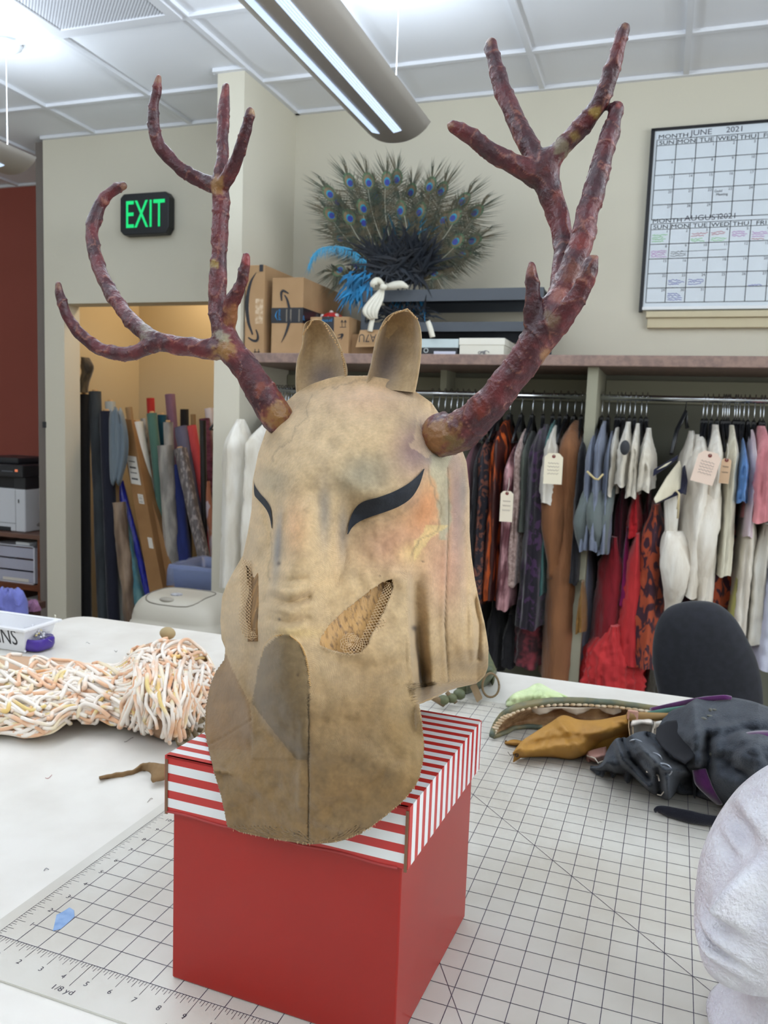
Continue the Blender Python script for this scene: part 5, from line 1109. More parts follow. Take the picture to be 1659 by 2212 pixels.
# dye and stains of the cloth, with some shade and highlight painted into its colour
TAN = np.array([196, 168, 128.]); TAND = np.array([140, 110, 70.]); GRYG = np.array([150, 140, 118.]); PUR = np.array([128, 100, 108.]); ORG = np.array([206, 140, 92.]); PNK = np.array([190, 132, 112.]); MINT = np.array([168, 160, 134.]); BLU = np.array([108, 108, 112.]); YEL = np.array([206, 178, 118.]); DOMEC = np.array([112, 92, 62.]); LT = np.array([214, 186, 148.])
STAIN1 = [(903, 945), (935, 1000), (940, 1030), (936, 1070), (950, 1110), (944, 1150), (925, 1165), (905, 1180), (890, 1200), (888, 1180), (885, 1170), (905, 1150), (940, 1150)]
def cloth_col(u, v):
    c = TAN.copy(); n1 = fbm(u, v, 3, .012, 4); n2 = fbm(u, v, 9, .05, 3)
    def mixc(t_, k): nonlocal c; k = min(1, max(0, k)); c = c * (1 - k) + t_ * k
    mixc(TAND, sst(1330, 1620, v) * .85 + .25 * n1)  # shade towards the muzzle painted darker, plus random mottling
    mixc(LT, (G2(u, v, 700, 930, 110, 70) * .5 + G2(u, v, 650, 1130, 30, 60) * .35) * (1 + n1))  # forehead highlight painted in; nose bridge paler too
    mixc(GRYG, G2(u, v, 780, 1040, 60, 38) * .8 + G2(u, v, 800, 1000, 60, 30) * .4 + G2(u, v, 590, 1040, 40, 30) * .5)
    mixc(PUR, G2(u, v, 900, 970, 46, 56, .3) * .75 + G2(u, v, 905, 1085, 36, 30) * .35 + G2(u, v, 985, 1090, 20, 150) * .6)
    mixc(BLU, G2(u, v, 945, 985, 26, 30) * .9 + G2(u, v, 602, 1180, 9, 70, .08) * .75 + G2(u, v, 700, 1110, 14, 70) * .5 + G2(u, v, 740, 1150, 12, 60) * .5 + G2(u, v, 1000, 1060, 8, 60) * .4)  # bluish stains, and the shade beside the nose bridge painted bluish
    mixc(ORG, G2(u, v, 925, 1090, 34, 60, .3) * .75 + G2(u, v, 890, 1130, 60, 40) * .35 + G2(u, v, 640, 1140, 24, 60) * .35)
    mixc(PNK, G2(u, v, 860, 1180, 80, 50) * .55 + G2(u, v, 960, 1240, 40, 80) * .5 + G2(u, v, 800, 860, 90, 40) * .25)
    mixc(YEL, G2(u, v, 885, 1195, 30, 26) * .6 + G2(u, v, 640, 1368, 50, 12) * .5 + G2(u, v, 900, 1560, 60, 120) * .2)
    # pale washed edge of the stain behind the right eye
    w_ = 9 * fbm(u, v, 1, .03, 3)
    mint = sst(6, -2, abs((u + w_) - itp(v, [950, 1010, 1060, 1110, 1150], [962, 948, 952, 962, 958])) - itp(v, [940, 960, 1060, 1120, 1160], [6, 22, 12, 14, 4])) if 935 < v < 1165 else 0
    mixc(MINT, mint * .85)
    m2 = 1 if (1135 < v < 1210 and abs((u + w_) - itp(v, [1135, 1165, 1210], [945, 912, 892])) < itp(v, [1135, 1160, 1210], [22, 18, 3])) else 0
    mixc(YEL + 8, m2 * .7)
    m3 = 1 if (905 < v < 990 and abs((u + w_) - itp(v, [905, 950, 990], [900, 905, 925])) < itp(v, [905, 950, 965, 990], [3, 12, 30, 3])) else 0
    mixc(LT, m3 * .55)
    # tide lines
    for pts, k in (([(672, 852), (655, 880), (668, 900), (640, 925), (630, 950), (598, 965), (590, 1000)], .35), ([(700, 842), (735, 836), (770, 822), (800, 818)], .4), ([(938, 1050), (948, 1100), (942, 1150), (905, 1168), (888, 1205)], .5), ([(930, 1010), (936, 1048)], .5), ([(985, 1105), (1000, 1130), (998, 1150)], .3), ([(752, 1120), (800, 1130), (860, 1110), (900, 1080)], .25), ([(590, 1150), (588, 1220), (580, 1260)], .4), ([(850, 1240), (870, 1236)], .2)):
        d = seg(u + 7 * n1 * 2, v + 6 * n2, pts)
        if d < 5: mixc(TAN * .62, k * math.exp(-(d / 1.6) ** 2))
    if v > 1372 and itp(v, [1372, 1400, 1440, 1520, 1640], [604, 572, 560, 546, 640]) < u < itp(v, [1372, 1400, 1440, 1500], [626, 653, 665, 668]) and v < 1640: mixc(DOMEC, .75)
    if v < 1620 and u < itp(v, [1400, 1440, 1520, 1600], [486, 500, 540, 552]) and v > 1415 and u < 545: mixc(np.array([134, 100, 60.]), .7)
    for a, b, s_, k in ((643, 1458, 3, .8), (604, 1218, 4, .7), (893, 1357, 5, .9), (605, 1338, 3, .6), (912, 1212, 2, .7), (820, 1245, 2, .5), (700, 1700, 20, .2), (520, 1780, 20, .3), (780, 1620, 30, .12)):
        d = math.hypot(u - a, v - b)
        if d < 3 * s_: mixc(np.array([60, 46, 34.]) if s_ < 10 else TAND * .7, k * math.exp(-(d / s_) ** 2))
    seamd = seg(u, v, [(966, 1010), (968, 1120), (964, 1230), (960, 1350), (968, 1478)])
    if seamd < 3: mixc(TAN * .5, .6 * math.exp(-(seamd / 1.3) ** 2))
    if v > 1500 and abs(u - 667) < 2.2: mixc(TAN * .45, .55)
    c = c * (1 + .09 * n1 + .06 * n2) * (1 - .10 * sst(1200, 1500, v))  # random mottling; lower face darkened again as painted shade
    return lin(tuple(min(255, max(0, k)) for k in c))
rows = list(np.arange(812.5, 1822, 3.2)) + [1822]
NC = 184; vs = []; cols = []; uvp = []; idx = {}
for i, v in enumerate(rows):
    uL, uR = itp(v, LV, LU), itp(v, RV, RU)
    zz_ = 1.3 * math.sin(v * .9) * (1 if v > 1410 else 0); zr_ = 1.6 * math.sin(v * .85) * (1 if v > 1500 else 0); uL += zz_; uR += zr_
    for j in range(NC + 1):
        s_ = j / NC; s2 = .5 - .5 * math.cos(PI * s_); s_ = .72 * s_ + .28 * s2
        u = uL + (uR - uL) * s_; vv = v
        if v > 1785: vv = v + 1.4 * math.sin(u * .8)
        for H in (HOLE_R, HOLE_L):
            if min(p[0] for p in H) - 8 < u < max(p[0] for p in H) + 8 and min(p[1] for p in H) - 8 < vv < max(p[1] for p in H) + 8:
                d, nu, nv = nearest(u, vv, H)
                if d < 2.1: u, vv = nu, nv
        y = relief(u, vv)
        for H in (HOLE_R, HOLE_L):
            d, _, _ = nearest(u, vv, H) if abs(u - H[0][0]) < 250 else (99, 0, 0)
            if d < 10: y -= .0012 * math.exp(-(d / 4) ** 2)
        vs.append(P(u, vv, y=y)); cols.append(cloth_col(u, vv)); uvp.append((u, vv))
W_ = NC + 1; fs = []
for i in range(len(rows) - 1):
    for j in range(NC):
        a = (i * W_ + j, i * W_ + j + 1, (i + 1) * W_ + j + 1, (i + 1) * W_ + j)
        cu = sum(uvp[k][0] for k in a) / 4; cv = sum(uvp[k][1] for k in a) / 4
        if (500 < cu < 860 and 1200 < cv < 1420) and (inpoly(cu, cv, HOLE_R) or inpoly(cu, cv, HOLE_L)): continue
        fs.append(a)
# the back of the hood: from the right edge round behind the head to the left edge
nb = len(vs); bi = [i for i, v in enumerate(rows) if v < 1478]; NB = 40
for i in bi:
    a, b_ = np.array(vs[i * W_ + NC]), np.array(vs[i * W_]); v = rows[i]; k = min(1, (v - 812) / 120) ** .5; yb = .80 + .10 * k
    for j in range(1, NB):
        s_ = j / NB; p = a + (b_ - a) * s_; h = math.sin(PI * s_); p = p + np.array([0, (yb - p[1]) * h ** .7 + .004 * math.sin(s_ * 40) * h, .0])
        p[0] += (a[0] - b_[0]) * .06 * math.sin(2 * PI * s_) * k
        p[2] = max(p[2], ZL1 + .002 if v > 1400 else p[2])
        vs.append(p); cols.append(lin((168, 140, 104)))
NBW = NB - 1
for n_, i in enumerate(bi[:-1]):
    r0_, r1_ = nb + n_ * NBW, nb + (n_ + 1) * NBW
    fs.append((i * W_ + NC, r0_, r1_, (i + 1) * W_ + NC))
    for j in range(NBW - 1): fs.append((r0_ + j, r0_ + j + 1, r1_ + j + 1, r1_ + j))
    fs.append((r0_ + NBW - 1, i * W_, (i + 1) * W_, r1_ + NBW - 1))
M_fab = mat('mask_cloth', (190, 160, 122), .92, attr='col', sheen=.25)
N = NT(M_fab); tc = N.add('ShaderNodeTexCoord'); mpn = N.add('ShaderNodeMapping'); mpn.inputs['Rotation'].default_value = (0, .6, 0); N.link(tc.outputs['Object'], mpn.inputs[0])
wv = N.add('ShaderNodeTexWave'); wv.inputs['Scale'].default_value = 520; wv.inputs['Distortion'].default_value = 1.0; N.link(mpn.outputs[0], wv.inputs[0])
n1 = N.add('ShaderNodeTexNoise'); n1.inputs['Scale'].default_value = 900; N.link(tc.outputs['Object'], n1.inputs[0]); n2 = N.add('ShaderNodeTexNoise'); n2.inputs['Scale'].default_value = 60; n2.inputs['Detail'].default_value = 6; N.link(tc.outputs['Object'], n2.inputs[0])
ad = N.add('ShaderNodeMath', operation='ADD'); N.link(wv.outputs['Fac'], ad.inputs[0]); N.link(n1.outputs['Fac'], ad.inputs[1]); bp = N.add('ShaderNodeBump'); bp.inputs['Strength'].default_value = .4; bp.inputs['Distance'].default_value = .0006; N.link(ad.outputs[0], bp.inputs['Height'])
b2 = N.add('ShaderNodeBump'); b2.inputs['Strength'].default_value = .18; b2.inputs['Distance'].default_value = .004; N.link(n2.outputs['Fac'], b2.inputs['Height']); N.link(bp.outputs[0], b2.inputs['Normal']); N.link(b2.outputs[0], N.b.inputs['Normal'])
at = [n for n in N.n if n.type == 'ATTRIBUTE'][0]; mr = N.add('ShaderNodeMapRange'); mr.inputs['From Min'].default_value = .3; mr.inputs['From Max'].default_value = .7; mr.inputs['To Min'].default_value = .90; mr.inputs['To Max'].default_value = 1.10; n3 = N.add('ShaderNodeTexNoise'); n3.inputs['Scale'].default_value = 340; n3.inputs['Detail'].default_value = 5; N.link(tc.outputs['Object'], n3.inputs[0]); N.link(n3.outputs['Fac'], mr.inputs[0])
vm = N.add('ShaderNodeVectorMath', operation='SCALE'); N.link(at.outputs['Color'], vm.inputs[0]); N.link(mr.outputs[0], vm.inputs['Scale']); N.link(vm.outputs[0], N.b.inputs['Base Color'])
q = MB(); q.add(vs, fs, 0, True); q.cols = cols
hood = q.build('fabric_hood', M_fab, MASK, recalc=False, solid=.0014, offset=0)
# painted eyes: thin felt patches lying on the cloth
def patch(name, top, bot, m, lift=.0012, n=40, parent=MASK, rows_=6):
    G = []
    for i in range(n + 1):
        s_ = i / n; L_ = []
        a = catm(top, s_); b_ = catm(bot, s_)
        for k in range(rows_ + 1):
            u, v = a[0] + (b_[0] - a[0]) * k / rows_, a[1] + (b_[1] - a[1]) * k / rows_
            L_.append(P(u, v, y=relief(u, v) - lift))
        G.append(L_)
    q = MB(); q.grid(G); return q.build(name, m, parent)
def catm(pts, s_):
    c = catmull([(a, b, 0) for a, b in pts], 8); i = s_ * (len(c) - 1); k = min(len(c) - 2, int(i)); return c[k] + (c[k + 1] - c[k]) * (i - k)
M_eye = mat('eye_black', (26, 29, 36), .85, c2=(34, 38, 46), scale=90, bump=.1, bscale=500)
patch('eye', [(750, 1154), (755, 1125), (766, 1100), (784, 1084), (818, 1074), (850, 1062), (880, 1046), (902, 1028), (916, 1012)], [(752, 1154), (762, 1138), (778, 1126), (802, 1116), (832, 1106), (862, 1094), (888, 1076), (906, 1048), (917, 1013)], M_eye, lift=.0028)
patch('eye', [(588, 1141), (587, 1118), (584, 1098), (576, 1082), (562, 1066), (551, 1050), (548.5, 1038)], [(586.5, 1141), (583, 1120), (577, 1104), (567, 1090), (556, 1078), (550, 1070), (548.5, 1058)], M_eye, lift=.006)
# wooden inner form seen through the torn holes, and the strips of netting
M_in = mat('gilded_wood', (186, 142, 80), .5, c2=(84, 54, 26), scale=330, lo=.50, hi=.74, stretch=(1, 1, .07), bump=.3, bscale=120)
def inner(H, dy, nm='wooden_form', mm=None):
    us = [p[0] for p in H]; v_ = [p[1] for p in H]; G = []
    for v in np.arange(min(v_) - 12, max(v_) + 14, 6):
        a0 = max(min(us) - 14, itp(v, LV, LU) + 16); G.append([P(u, v, y=relief0(u, v) + dy + max(0, (70 - (u - itp(v, LV, LU))) * .0005)) for u in np.linspace(a0, max(us) + 14, 26)])
    q = MB(); q.grid(G); return q.build(nm, mm or M_in, MASK, solid=.006, offset=1)
inner(HOLE_R, .012); inner(HOLE_L, .016, 'inner_lining', mat('dark_lining', (96, 72, 44), .8, c2=(150, 112, 66), scale=120, stretch=(1, 1, .1)))
MB().lathe([(.055, ZL1 + .0005), (.055, 1.24), (.056, 1.30), (.040, 1.36), (.012, 1.39)], (-.27, .722), 28).build('inner_stand', M_in, MASK)
M_net = mat('net_thread', (206, 176, 136), .8)
def netting(path, wid, dy, cell=7.0):
    c = catmull([(a, b, 0) for a, b in path], 10); L_ = [0]
    for a, b_ in zip(c[:-1], c[1:]): L_.append(L_[-1] + np.linalg.norm(b_ - a))
    nL = int(L_[-1] / cell); nw = max(3, int(np.mean(wid) / cell)); V = []
    for i in range(nL * 2 + 1):
        l_ = i * L_[-1] / (nL * 2); k = min(len(c) - 2, int(np.searchsorted(L_, l_, 'right') - 1)); f_ = (l_ - L_[k]) / max(1e-6, L_[k + 1] - L_[k]); p = c[k] + (c[k + 1] - c[k]) * f_; d = c[k + 1] - c[k]; d /= np.linalg.norm(d) + 1e-9; nn = np.array([-d[1], d[0], 0]); w_ = itp(l_ / L_[-1], np.linspace(0, 1, len(wid)), wid); row = []
        for j in range(nw + 1):
            s_ = (j + (.5 if i % 2 else 0)) / (nw + .5) - .5; x = p + nn * w_ * s_; row.append(P(x[0], x[1], y=(relief0 if dy > 0 else relief)(x[0], x[1]) + dy - .003 * math.cos(s_ * 3) + .002 * nz(l_ * .05, s_ * 3)))
        V.append(row)
    q = MB()
    for i in range(len(V) - 1):
        for j in range(nw + 1):
            q.tube([V[i][j], V[i + 1][j]], .00027, 4, caps=False); jj = j - 1 if i % 2 == 0 else j + 1
            if 0 <= jj <= nw: q.tube([V[i][j], V[i + 1][jj]], .00027, 4, caps=False)
    return q.build('netting', M_net, MASK, recalc=False)
netting([(842, 1258), (834, 1295), (820, 1335), (800, 1375), (782, 1398), (755, 1402), (745, 1390), (757, 1376), (774, 1384)], [14, 28, 36, 38, 36, 30, 26, 22, 12], .0015)
netting([(534, 1210), (530, 1240), (532, 1290), (528, 1330), (532, 1362), (542, 1374), (552, 1368)], [18, 26, 24, 24, 26, 22, 16], -.009)
q = MB(); random.seed(11)
for H in (HOLE_R, HOLE_L):
    for k in range(46):
        i = random.randrange(len(H)); a, b_ = H[i], H[(i + 1) % len(H)]; s_ = random.random(); u, v = a[0] + (b_[0] - a[0]) * s_, a[1] + (b_[1] - a[1]) * s_; y = relief0(u, v) - .003
        q.tube([P(u, v, y=y), P(u + random.uniform(-4, 4), v + random.uniform(-2, 5), y=y - .001), P(u + random.uniform(-7, 7), v + random.uniform(-3, 8), y=y - .0015)], .00016, 4, caps=False)
for k in range(70):
    u, v = random.uniform(495, 900), 0; v = itp(u, [492, 570, 667, 740, 800, 870, 905], [1790, 1808, 1822, 1815, 1788, 1730, 1692]); y = relief0(u, v) - .004; y = min(y, lidhit(u, v) - .006)
    q.tube([P(u, v - 1, y=y), P(u + random.uniform(-2, 2), v + random.uniform(1, 5), y=y)], .00016, 4, caps=False)
q.build('frayed_threads', M_net, MASK, recalc=False)
# the two muzzle stitches (twill panel edge)
q = MB()
for k in range(34):
    c_ = catm([(628, 1374), (650, 1394), (663, 1430), (669, 1480)], k / 33); u, v = c_[0], c_[1]; y = relief(u, v) - .0012; q.tube([P(u - 2.2, v - 1.5, y=y), P(u, v, y=y - .0006), P(u + 2.2, v + 1, y=y)], .00045, 5)
for k in range(26):
    c_ = catm([(612, 1371), (590, 1377), (572, 1396), (566, 1420)], k / 25); u, v = c_[0], c_[1]; y = relief(u, v) - .0010; q.tube([P(u - 1.5, v - 1.5, y=y), P(u + 1.5, v + 1, y=y)], .00035, 5)
q.build('overcast_stitching', mat('stitch_thread', (196, 156, 100), .8), MASK)
# ears: hollow cupped shells
def ear(rim, base, depth, yb, inner_c, seed, tipcol):
    L_, R_ = rim; G = []; cols_ = []
    n = 22; m_ = 34
    for i in range(n + 1):
        s_ = i / n; a = catm(L_, s_); b_ = catm(R_, s_); row = []
        for j in range(m_):
            an = 2 * PI * j / m_; cu = (a[0] + b_[0]) / 2; hu = max(1.2, (b_[0] - a[0]) / 2); v = (a[1] + b_[1]) / 2 + (b_[1] - a[1]) / 2 * math.cos(an)
            u = cu + hu * math.cos(an); front = math.sin(an) < 0
            prof = hu / FOC * .8
            if front:
                h = -math.sin(an); cup = depth * math.sin(PI * min(1, s_ * 1.05 + .05)) ** .8 * sst(.25, .95, h); y = yb - prof * .55 * h ** .6 + cup
            else: h = math.sin(an); y = yb + prof * 1.15 * h
            y += .0012 * fbm(u * .05, v * .05, seed, 1, 3); row.append(P(u, v, y=y))
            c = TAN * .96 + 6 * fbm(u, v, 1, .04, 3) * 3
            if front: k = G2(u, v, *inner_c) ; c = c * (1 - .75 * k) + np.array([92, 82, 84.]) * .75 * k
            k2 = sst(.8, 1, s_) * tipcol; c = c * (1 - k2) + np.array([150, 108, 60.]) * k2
            cols_.append(lin(tuple(np.clip(c, 0, 255))))
        G.append(row)
    q = MB(); q.grid(G, 0, True); q.add(G[-1], [tuple(range(m_))]); cols_ += cols_[-m_:]; q.cols = cols_
    return q.build('ear', M_fab, MASK, recalc=True)
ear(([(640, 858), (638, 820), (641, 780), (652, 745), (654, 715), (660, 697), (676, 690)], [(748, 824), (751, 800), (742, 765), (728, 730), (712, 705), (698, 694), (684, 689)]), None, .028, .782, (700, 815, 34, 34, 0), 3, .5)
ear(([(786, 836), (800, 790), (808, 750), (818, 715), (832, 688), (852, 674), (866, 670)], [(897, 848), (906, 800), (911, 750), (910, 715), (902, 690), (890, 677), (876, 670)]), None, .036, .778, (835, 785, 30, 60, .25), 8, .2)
q = MB()
for (u0, v0, u1, v1, y) in ((700, 700, 738, 760, .772), (738, 760, 748, 815, .776), (655, 722, 676, 690, .770), (820, 712, 850, 678, .772), (850, 678, 880, 668, .771), (880, 668, 902, 690, .772)):
    for k in range(12):
        s_ = k / 12; u, v = u0 + (u1 - u0) * s_ + random.uniform(-1, 1), v0 + (v1 - v0) * s_; q.sphere(P(u, v, y=y), (.0010, .0008, .0010), 4)
q.build('gathered_ear_edge', mat('glue_edge', (186, 150, 104), .7), MASK)

# antlers
def antler_mesh(name, chains, seed, paint):
    me = bpy.data.meshes.new('a'); q = MB()
    for ch in chains:
        pts = [P(u, v, y=y) for u, v, y, r_ in ch]; rr = [r_ / FOC * y * 1.04 for u, v, y, r_ in ch]; n = len(pts)
        c = catmull([np.r_[p, r_] for p, r_ in zip(pts, rr)], 5); P3 = [k[:3] for k in c]; R3 = [k[3] for k in c]
        q.tube(P3, R3, 14)
        for e in (0, -1): q.sphere(P3[e], R3[e] * .985, 6)
    V = np.array(q.v); me.from_pydata([tuple(p) for p in V], [], q.f); bm = bmesh.new(); bm.from_mesh(me); bmesh.ops.recalc_face_normals(bm, faces=bm.faces); bm.to_mesh(me); bm.free()
    o = bpy.data.objects.new('a', me); COL.objects.link(o); md = o.modifiers.new('r', 'REMESH'); md.mode = 'VOXEL'; md.voxel_size = .0016; md.use_smooth_shade = True
    sm = o.modifiers.new('s', 'SMOOTH'); sm.iterations = 5; sm.factor = .5
    dg = bpy.context.evaluated_depsgraph_get(); m2 = bpy.data.meshes.new_from_object(o.evaluated_get(dg)); bpy.data.objects.remove(o)
    vn = [(v.co.copy(), v.normal.copy()) for v in m2.vertices]; out = []; cols_ = []
    for co_, no in vn:
        s_ = Vector((co_.x * 60 + seed, co_.y * 60, co_.z * 60)); tw = mn.fractal(Vector((co_.x * 150, co_.y * 150, co_.z * 70 + seed)), 1, 2, 3); rd = 1 - abs(mn.noise(Vector((co_.x * 48 + seed, co_.y * 48, co_.z * 48 + co_.x * 30)))) * 2; l_ = mn.fractal(s_, 1, 2, 2)
        h = .0012 * l_ + .0004 * tw + .0010 * max(0, rd - .8) / .2
        out.append(co_ + no * h)
        u, v = pix((co_.x, co_.y, co_.z)); k1 = mn.fractal(Vector((co_.x * 40 + seed, co_.y * 40, co_.z * 40)), 1, 2, 4); k2 = mn.fractal(Vector((co_.x * 160, co_.y * 160, co_.z * 160 + seed)), 1, 2, 3)
        c = np.array([98, 34, 40.]); c = c + (np.array([60, 24, 34.]) - c) * min(1, max(0, .5 + k1 * 1.1)); c = c + (np.array([142, 70, 62.]) - c) * min(1, max(0, k2 * .55 - .05 + .15 * (rd > .9)))
        if rd > .965: c = c + (np.array([176, 130, 100.]) - c) * .45
        for pu, pv, ra, pc in paint:
            d = math.hypot(u - pu, v - pv) / ra + .6 * k2 + .4 * k1
            if d < 1.15: t_ = .8 * sst(1.15, .45, d); c = c * (1 - t_) + np.array(pc, float) * t_
        cols_.append(lin(tuple(np.clip(c, 0, 255))))
    q = MB(); q.add(out, [list(p.vertices) for p in m2.polygons], 0, True); q.cols = cols_; bpy.data.meshes.remove(m2)
    return q.build(name, M_ant, MASK, recalc=False)
M_ant = mat('painted_papier_mache', (112, 40, 46), .42, attr='col', coat=.2, bump=.25, bscale=240)
OCH = (158, 122, 66); TP = (146, 108, 82); GR = (150, 146, 120)
LA = [
 [(600, 905, .735, 38), (575, 865, .728, 37), (545, 815, .725, 33), (515, 775, .722, 31), (490, 742, .722, 33)],
 [(490, 742, .722, 32), (476, 690, .722, 25), (470, 640, .724, 21), (472, 580, .726, 19), (474, 520, .728, 18.5), (477, 450, .730, 20), (474, 400, .730, 20)],
 [(474, 405, .730, 18), (480, 350, .735, 14), (482, 290, .742, 13.5), (485, 230, .750, 13), (488, 188, .754, 8)],
 [(480, 400, .728, 17), (505, 360, .715, 15), (522, 310, .705, 14), (534, 270, .70, 12), (541, 240, .697, 10)],
 [(470, 405, .730, 17), (430, 388, .728, 17), (390, 365, .722, 15), (352, 325, .716, 15), (334, 285, .712, 14), (332, 240, .710, 13), (338, 200, .709, 12), (344, 166, .708, 7)],
 [(492, 700, .722, 20), (500, 655, .712, 18), (518, 620, .705, 14), (527, 585, .702, 13), (532, 552, .70, 9)],
 [(490, 745, .722, 30), (455, 755, .716, 25), (410, 750, .708, 22), (360, 742, .700, 22), (320, 728, .695, 22)],
 [(325, 728, .695, 20), (290, 700, .702, 19), (255, 655, .712, 18), (225, 605, .722, 17), (208, 560, .730, 16), (199, 510, .736, 16), (206, 465, .742, 15), (225, 430, .747, 14), (250, 408, .750, 12), (266, 402, .752, 10)],
 [(340, 738, .696, 21), (290, 762, .688, 18), (240, 762, .680, 17), (200, 745, .674, 16), (168, 715, .668, 14), (145, 680, .664, 14), (130, 640, .661, 13), (126, 614, .660, 9)]]
antler_mesh('antler', LA, 3, [(600, 895, 34, OCH), (480, 755, 26, OCH), (468, 398, 22, OCH), (478, 725, 20, GR), (315, 712, 24, (128, 122, 104)), (344, 172, 13, TP), (487, 195, 16, (130, 60, 54)), (544, 240, 12, (186, 160, 120)), (266, 402, 11, TP), (127, 620, 18, TP), (530, 560, 14, (150, 60, 60)), (462, 572, 12, (170, 150, 80)), (505, 680, 26, (150, 104, 62)), (560, 840, 20, (126, 60, 40))])
RA = [
 [(955, 938, .735, 47), (985, 935, .728, 44), (1025, 905, .720, 38), (1065, 865, .712, 35), (1105, 815, .706, 33), (1145, 760, .700, 34), (1180, 705, .697, 37), (1205, 660, .696, 32)],
 [(1158, 735, .698, 22), (1153, 690, .692, 19), (1150, 640, .688, 16), (1149, 600, .686, 13), (1149, 574, .685, 9)],
 [(1190, 720, .694, 24), (1215, 685, .684, 23), (1245, 645, .676, 20), (1268, 600, .670, 18), (1280, 562, .667, 13)],
 [(1205, 665, .698, 28), (1228, 600, .704, 26), (1250, 540, .710, 24), (1268, 470, .716, 23), (1287, 400, .722, 21), (1305, 330, .728, 19), (1320, 280, .732, 17), (1331, 236, .735, 14)],
 [(1205, 660, .706, 22), (1214, 590, .725, 21), (1218, 530, .738, 20), (1207, 470, .745, 22), (1185, 410, .748, 25), (1178, 370, .748, 28), (1185, 345, .748, 26)],
 [(1175, 385, .748, 27), (1135, 368, .742, 22), (1090, 345, .734, 19), (1040, 312, .726, 17), (1005, 288, .721, 16), (980, 275, .718, 13)],
 [(1165, 350, .748, 22), (1140, 310, .752, 20), (1115, 260, .757, 19), (1090, 205, .762, 18), (1070, 145, .768, 16), (1060, 98, .772, 13)],
 [(1192, 350, .748, 19), (1215, 315, .744, 18), (1252, 278, .739, 18), (1285, 238, .735, 18), (1310, 185, .731, 17), (1328, 130, .728, 15), (1342, 85, .726, 13), (1349, 62, .725, 11)]]
antler_mesh('antler', RA, 9, [(950, 940, 52, (150, 112, 62)), (985, 960, 26, (110, 90, 54)), (1040, 885, 24, (124, 44, 34)), (1210, 320, 26, GR), (1240, 295, 16, (150, 128, 66)), (1285, 240, 16, (160, 140, 64)), (1205, 640, 20, (168, 108, 92)), (1240, 590, 30, (112, 58, 38)), (1192, 690, 20, (120, 100, 76)), (1149, 585, 20, (136, 84, 66)), (1058, 92, 11, TP), (970, 270, 10, TP), (1350, 56, 9, TP), (1335, 228, 8, (150, 74, 64)), (1284, 554, 9, TP), (1215, 420, 24, (128, 56, 42)), (1250, 520, 26, (120, 40, 34)), (1180, 770, 22, (150, 110, 66))])
# ---------------------------------------------------------------- helper: a soft thing lying on the table, given by its top and bottom outline
def lying(name, m, top, bot, H, z0=ZT + .003, n=60, rws=26, seed=0, na=.004, parent=None, wr=(), colf=None, prof=.62, hf=None, u0=None, u1=None):
    tu, tv = zip(*top); bu, bv = zip(*bot); ua = max(tu[0], bu[0]) if u0 is None else u0; ub = min(tu[-1], bu[-1]) if u1 is None else u1
    G = []; cols_ = []
    for i in range(n + 1):
        s_ = i / n; u = ua + (ub - ua) * s_; a, b_ = smooth_interp(u, tu, tv), smooth_interp(u, bu, bv); h = itp(s_, *H) if isinstance(H, tuple) else H * min(1, 3.2 * math.sqrt(max(0, s_ * (1 - s_))) )
        row = []
        for k in range(rws + 1):
            q_ = k / rws; v = b_ + (a - b_) * q_; z = z0 + h * math.sin(PI / 2 * min(1, q_ / prof)) ** .8
            z += na * fbm(u * .022, v * .03, seed, 1, 3) * math.sin(PI * q_) * 1.5
            for pts, w_, hh in wr:
                d = seg(u, v, pts)
                if d < 3 * w_: z += hh * math.exp(-(d / w_) ** 2)
            z = max(z, z0)
            row.append(P(u, v, z=z)); 
            if colf: cols_.append(lin(colf(u, v)))
        G.append(row)
    for r_ in G:   # skirt down to the table behind
        p = np.array(r_[-1]); r_.append(np.array([p[0], p[1] + .012, (p[2] + z0) / 2])); r_.append(np.array([p[0], p[1] + .006, z0]))
    q = MB(); q.grid(G)
    k_ = len(G[0])
    if colf:
        C = []; it = iter(cols_)
        for r_ in G:
            L_ = [next(it) for _ in range(rws + 1)]; C += L_ + [L_[-1], L_[-1]]
        q.cols = C
    o = q.build(name, m, parent, solid=.0015 if parent is None else .0012)
    return o
# ---------------------------------------------------------------- bird mask pieces: hollow upper beak, mustard lower beak, grey knit hood
BM = thing('bird_mask', 'bird mask with hollow beak, mustard jaw and charcoal knit hood on the mat', 'mask', P(1400, 1640, z=ZT))
M_bk = mat('beak_outer', (84, 96, 84), .5, c2=(124, 116, 82), scale=30); M_bi = mat('beak_lining', (190, 158, 118), .6, c2=(120, 80, 48), scale=22, bump=.5, bscale=60)
# upper beak: an open trough lying on its side, rim thick
up = [(1062, 1590), (1070, 1568), (1088, 1545), (1120, 1528), (1180, 1517), (1240, 1515), (1300, 1518), (1360, 1524), (1420, 1532), (1480, 1538)]
lo = [(1066, 1592), (1090, 1584), (1110, 1574), (1140, 1570), (1180, 1572), (1240, 1580), (1300, 1578), (1360, 1568), (1420, 1556), (1480, 1550)]
def zU(s_): return ZT + .004 + .052 * math.sin(PI * min(1, .1 + s_ * .9)) ** .6
G = []; n = 40
for i in range(n + 1):
    s_ = i / n; a = catm(up, s_); b_ = catm(lo, s_); A3 = P(a[0], a[1], z=ZT + .010 + .045 * sst(0, .35, s_)); B3 = P(b_[0], b_[1], z=ZT + .004 + .004 * s_); row = []
    for k in range(15):
        q_ = k / 14; p = A3 + (B3 - A3) * q_; dd = .035 * math.sin(PI * q_) * sst(0, .2, s_) ; row.append(p + np.array([0, dd * 1.0, -dd * .35 + .0015 * nz(i * .4, k)]))
    G.append([np.array([p[0], p[1], max(p[2], ZT + .004)]) for p in row])
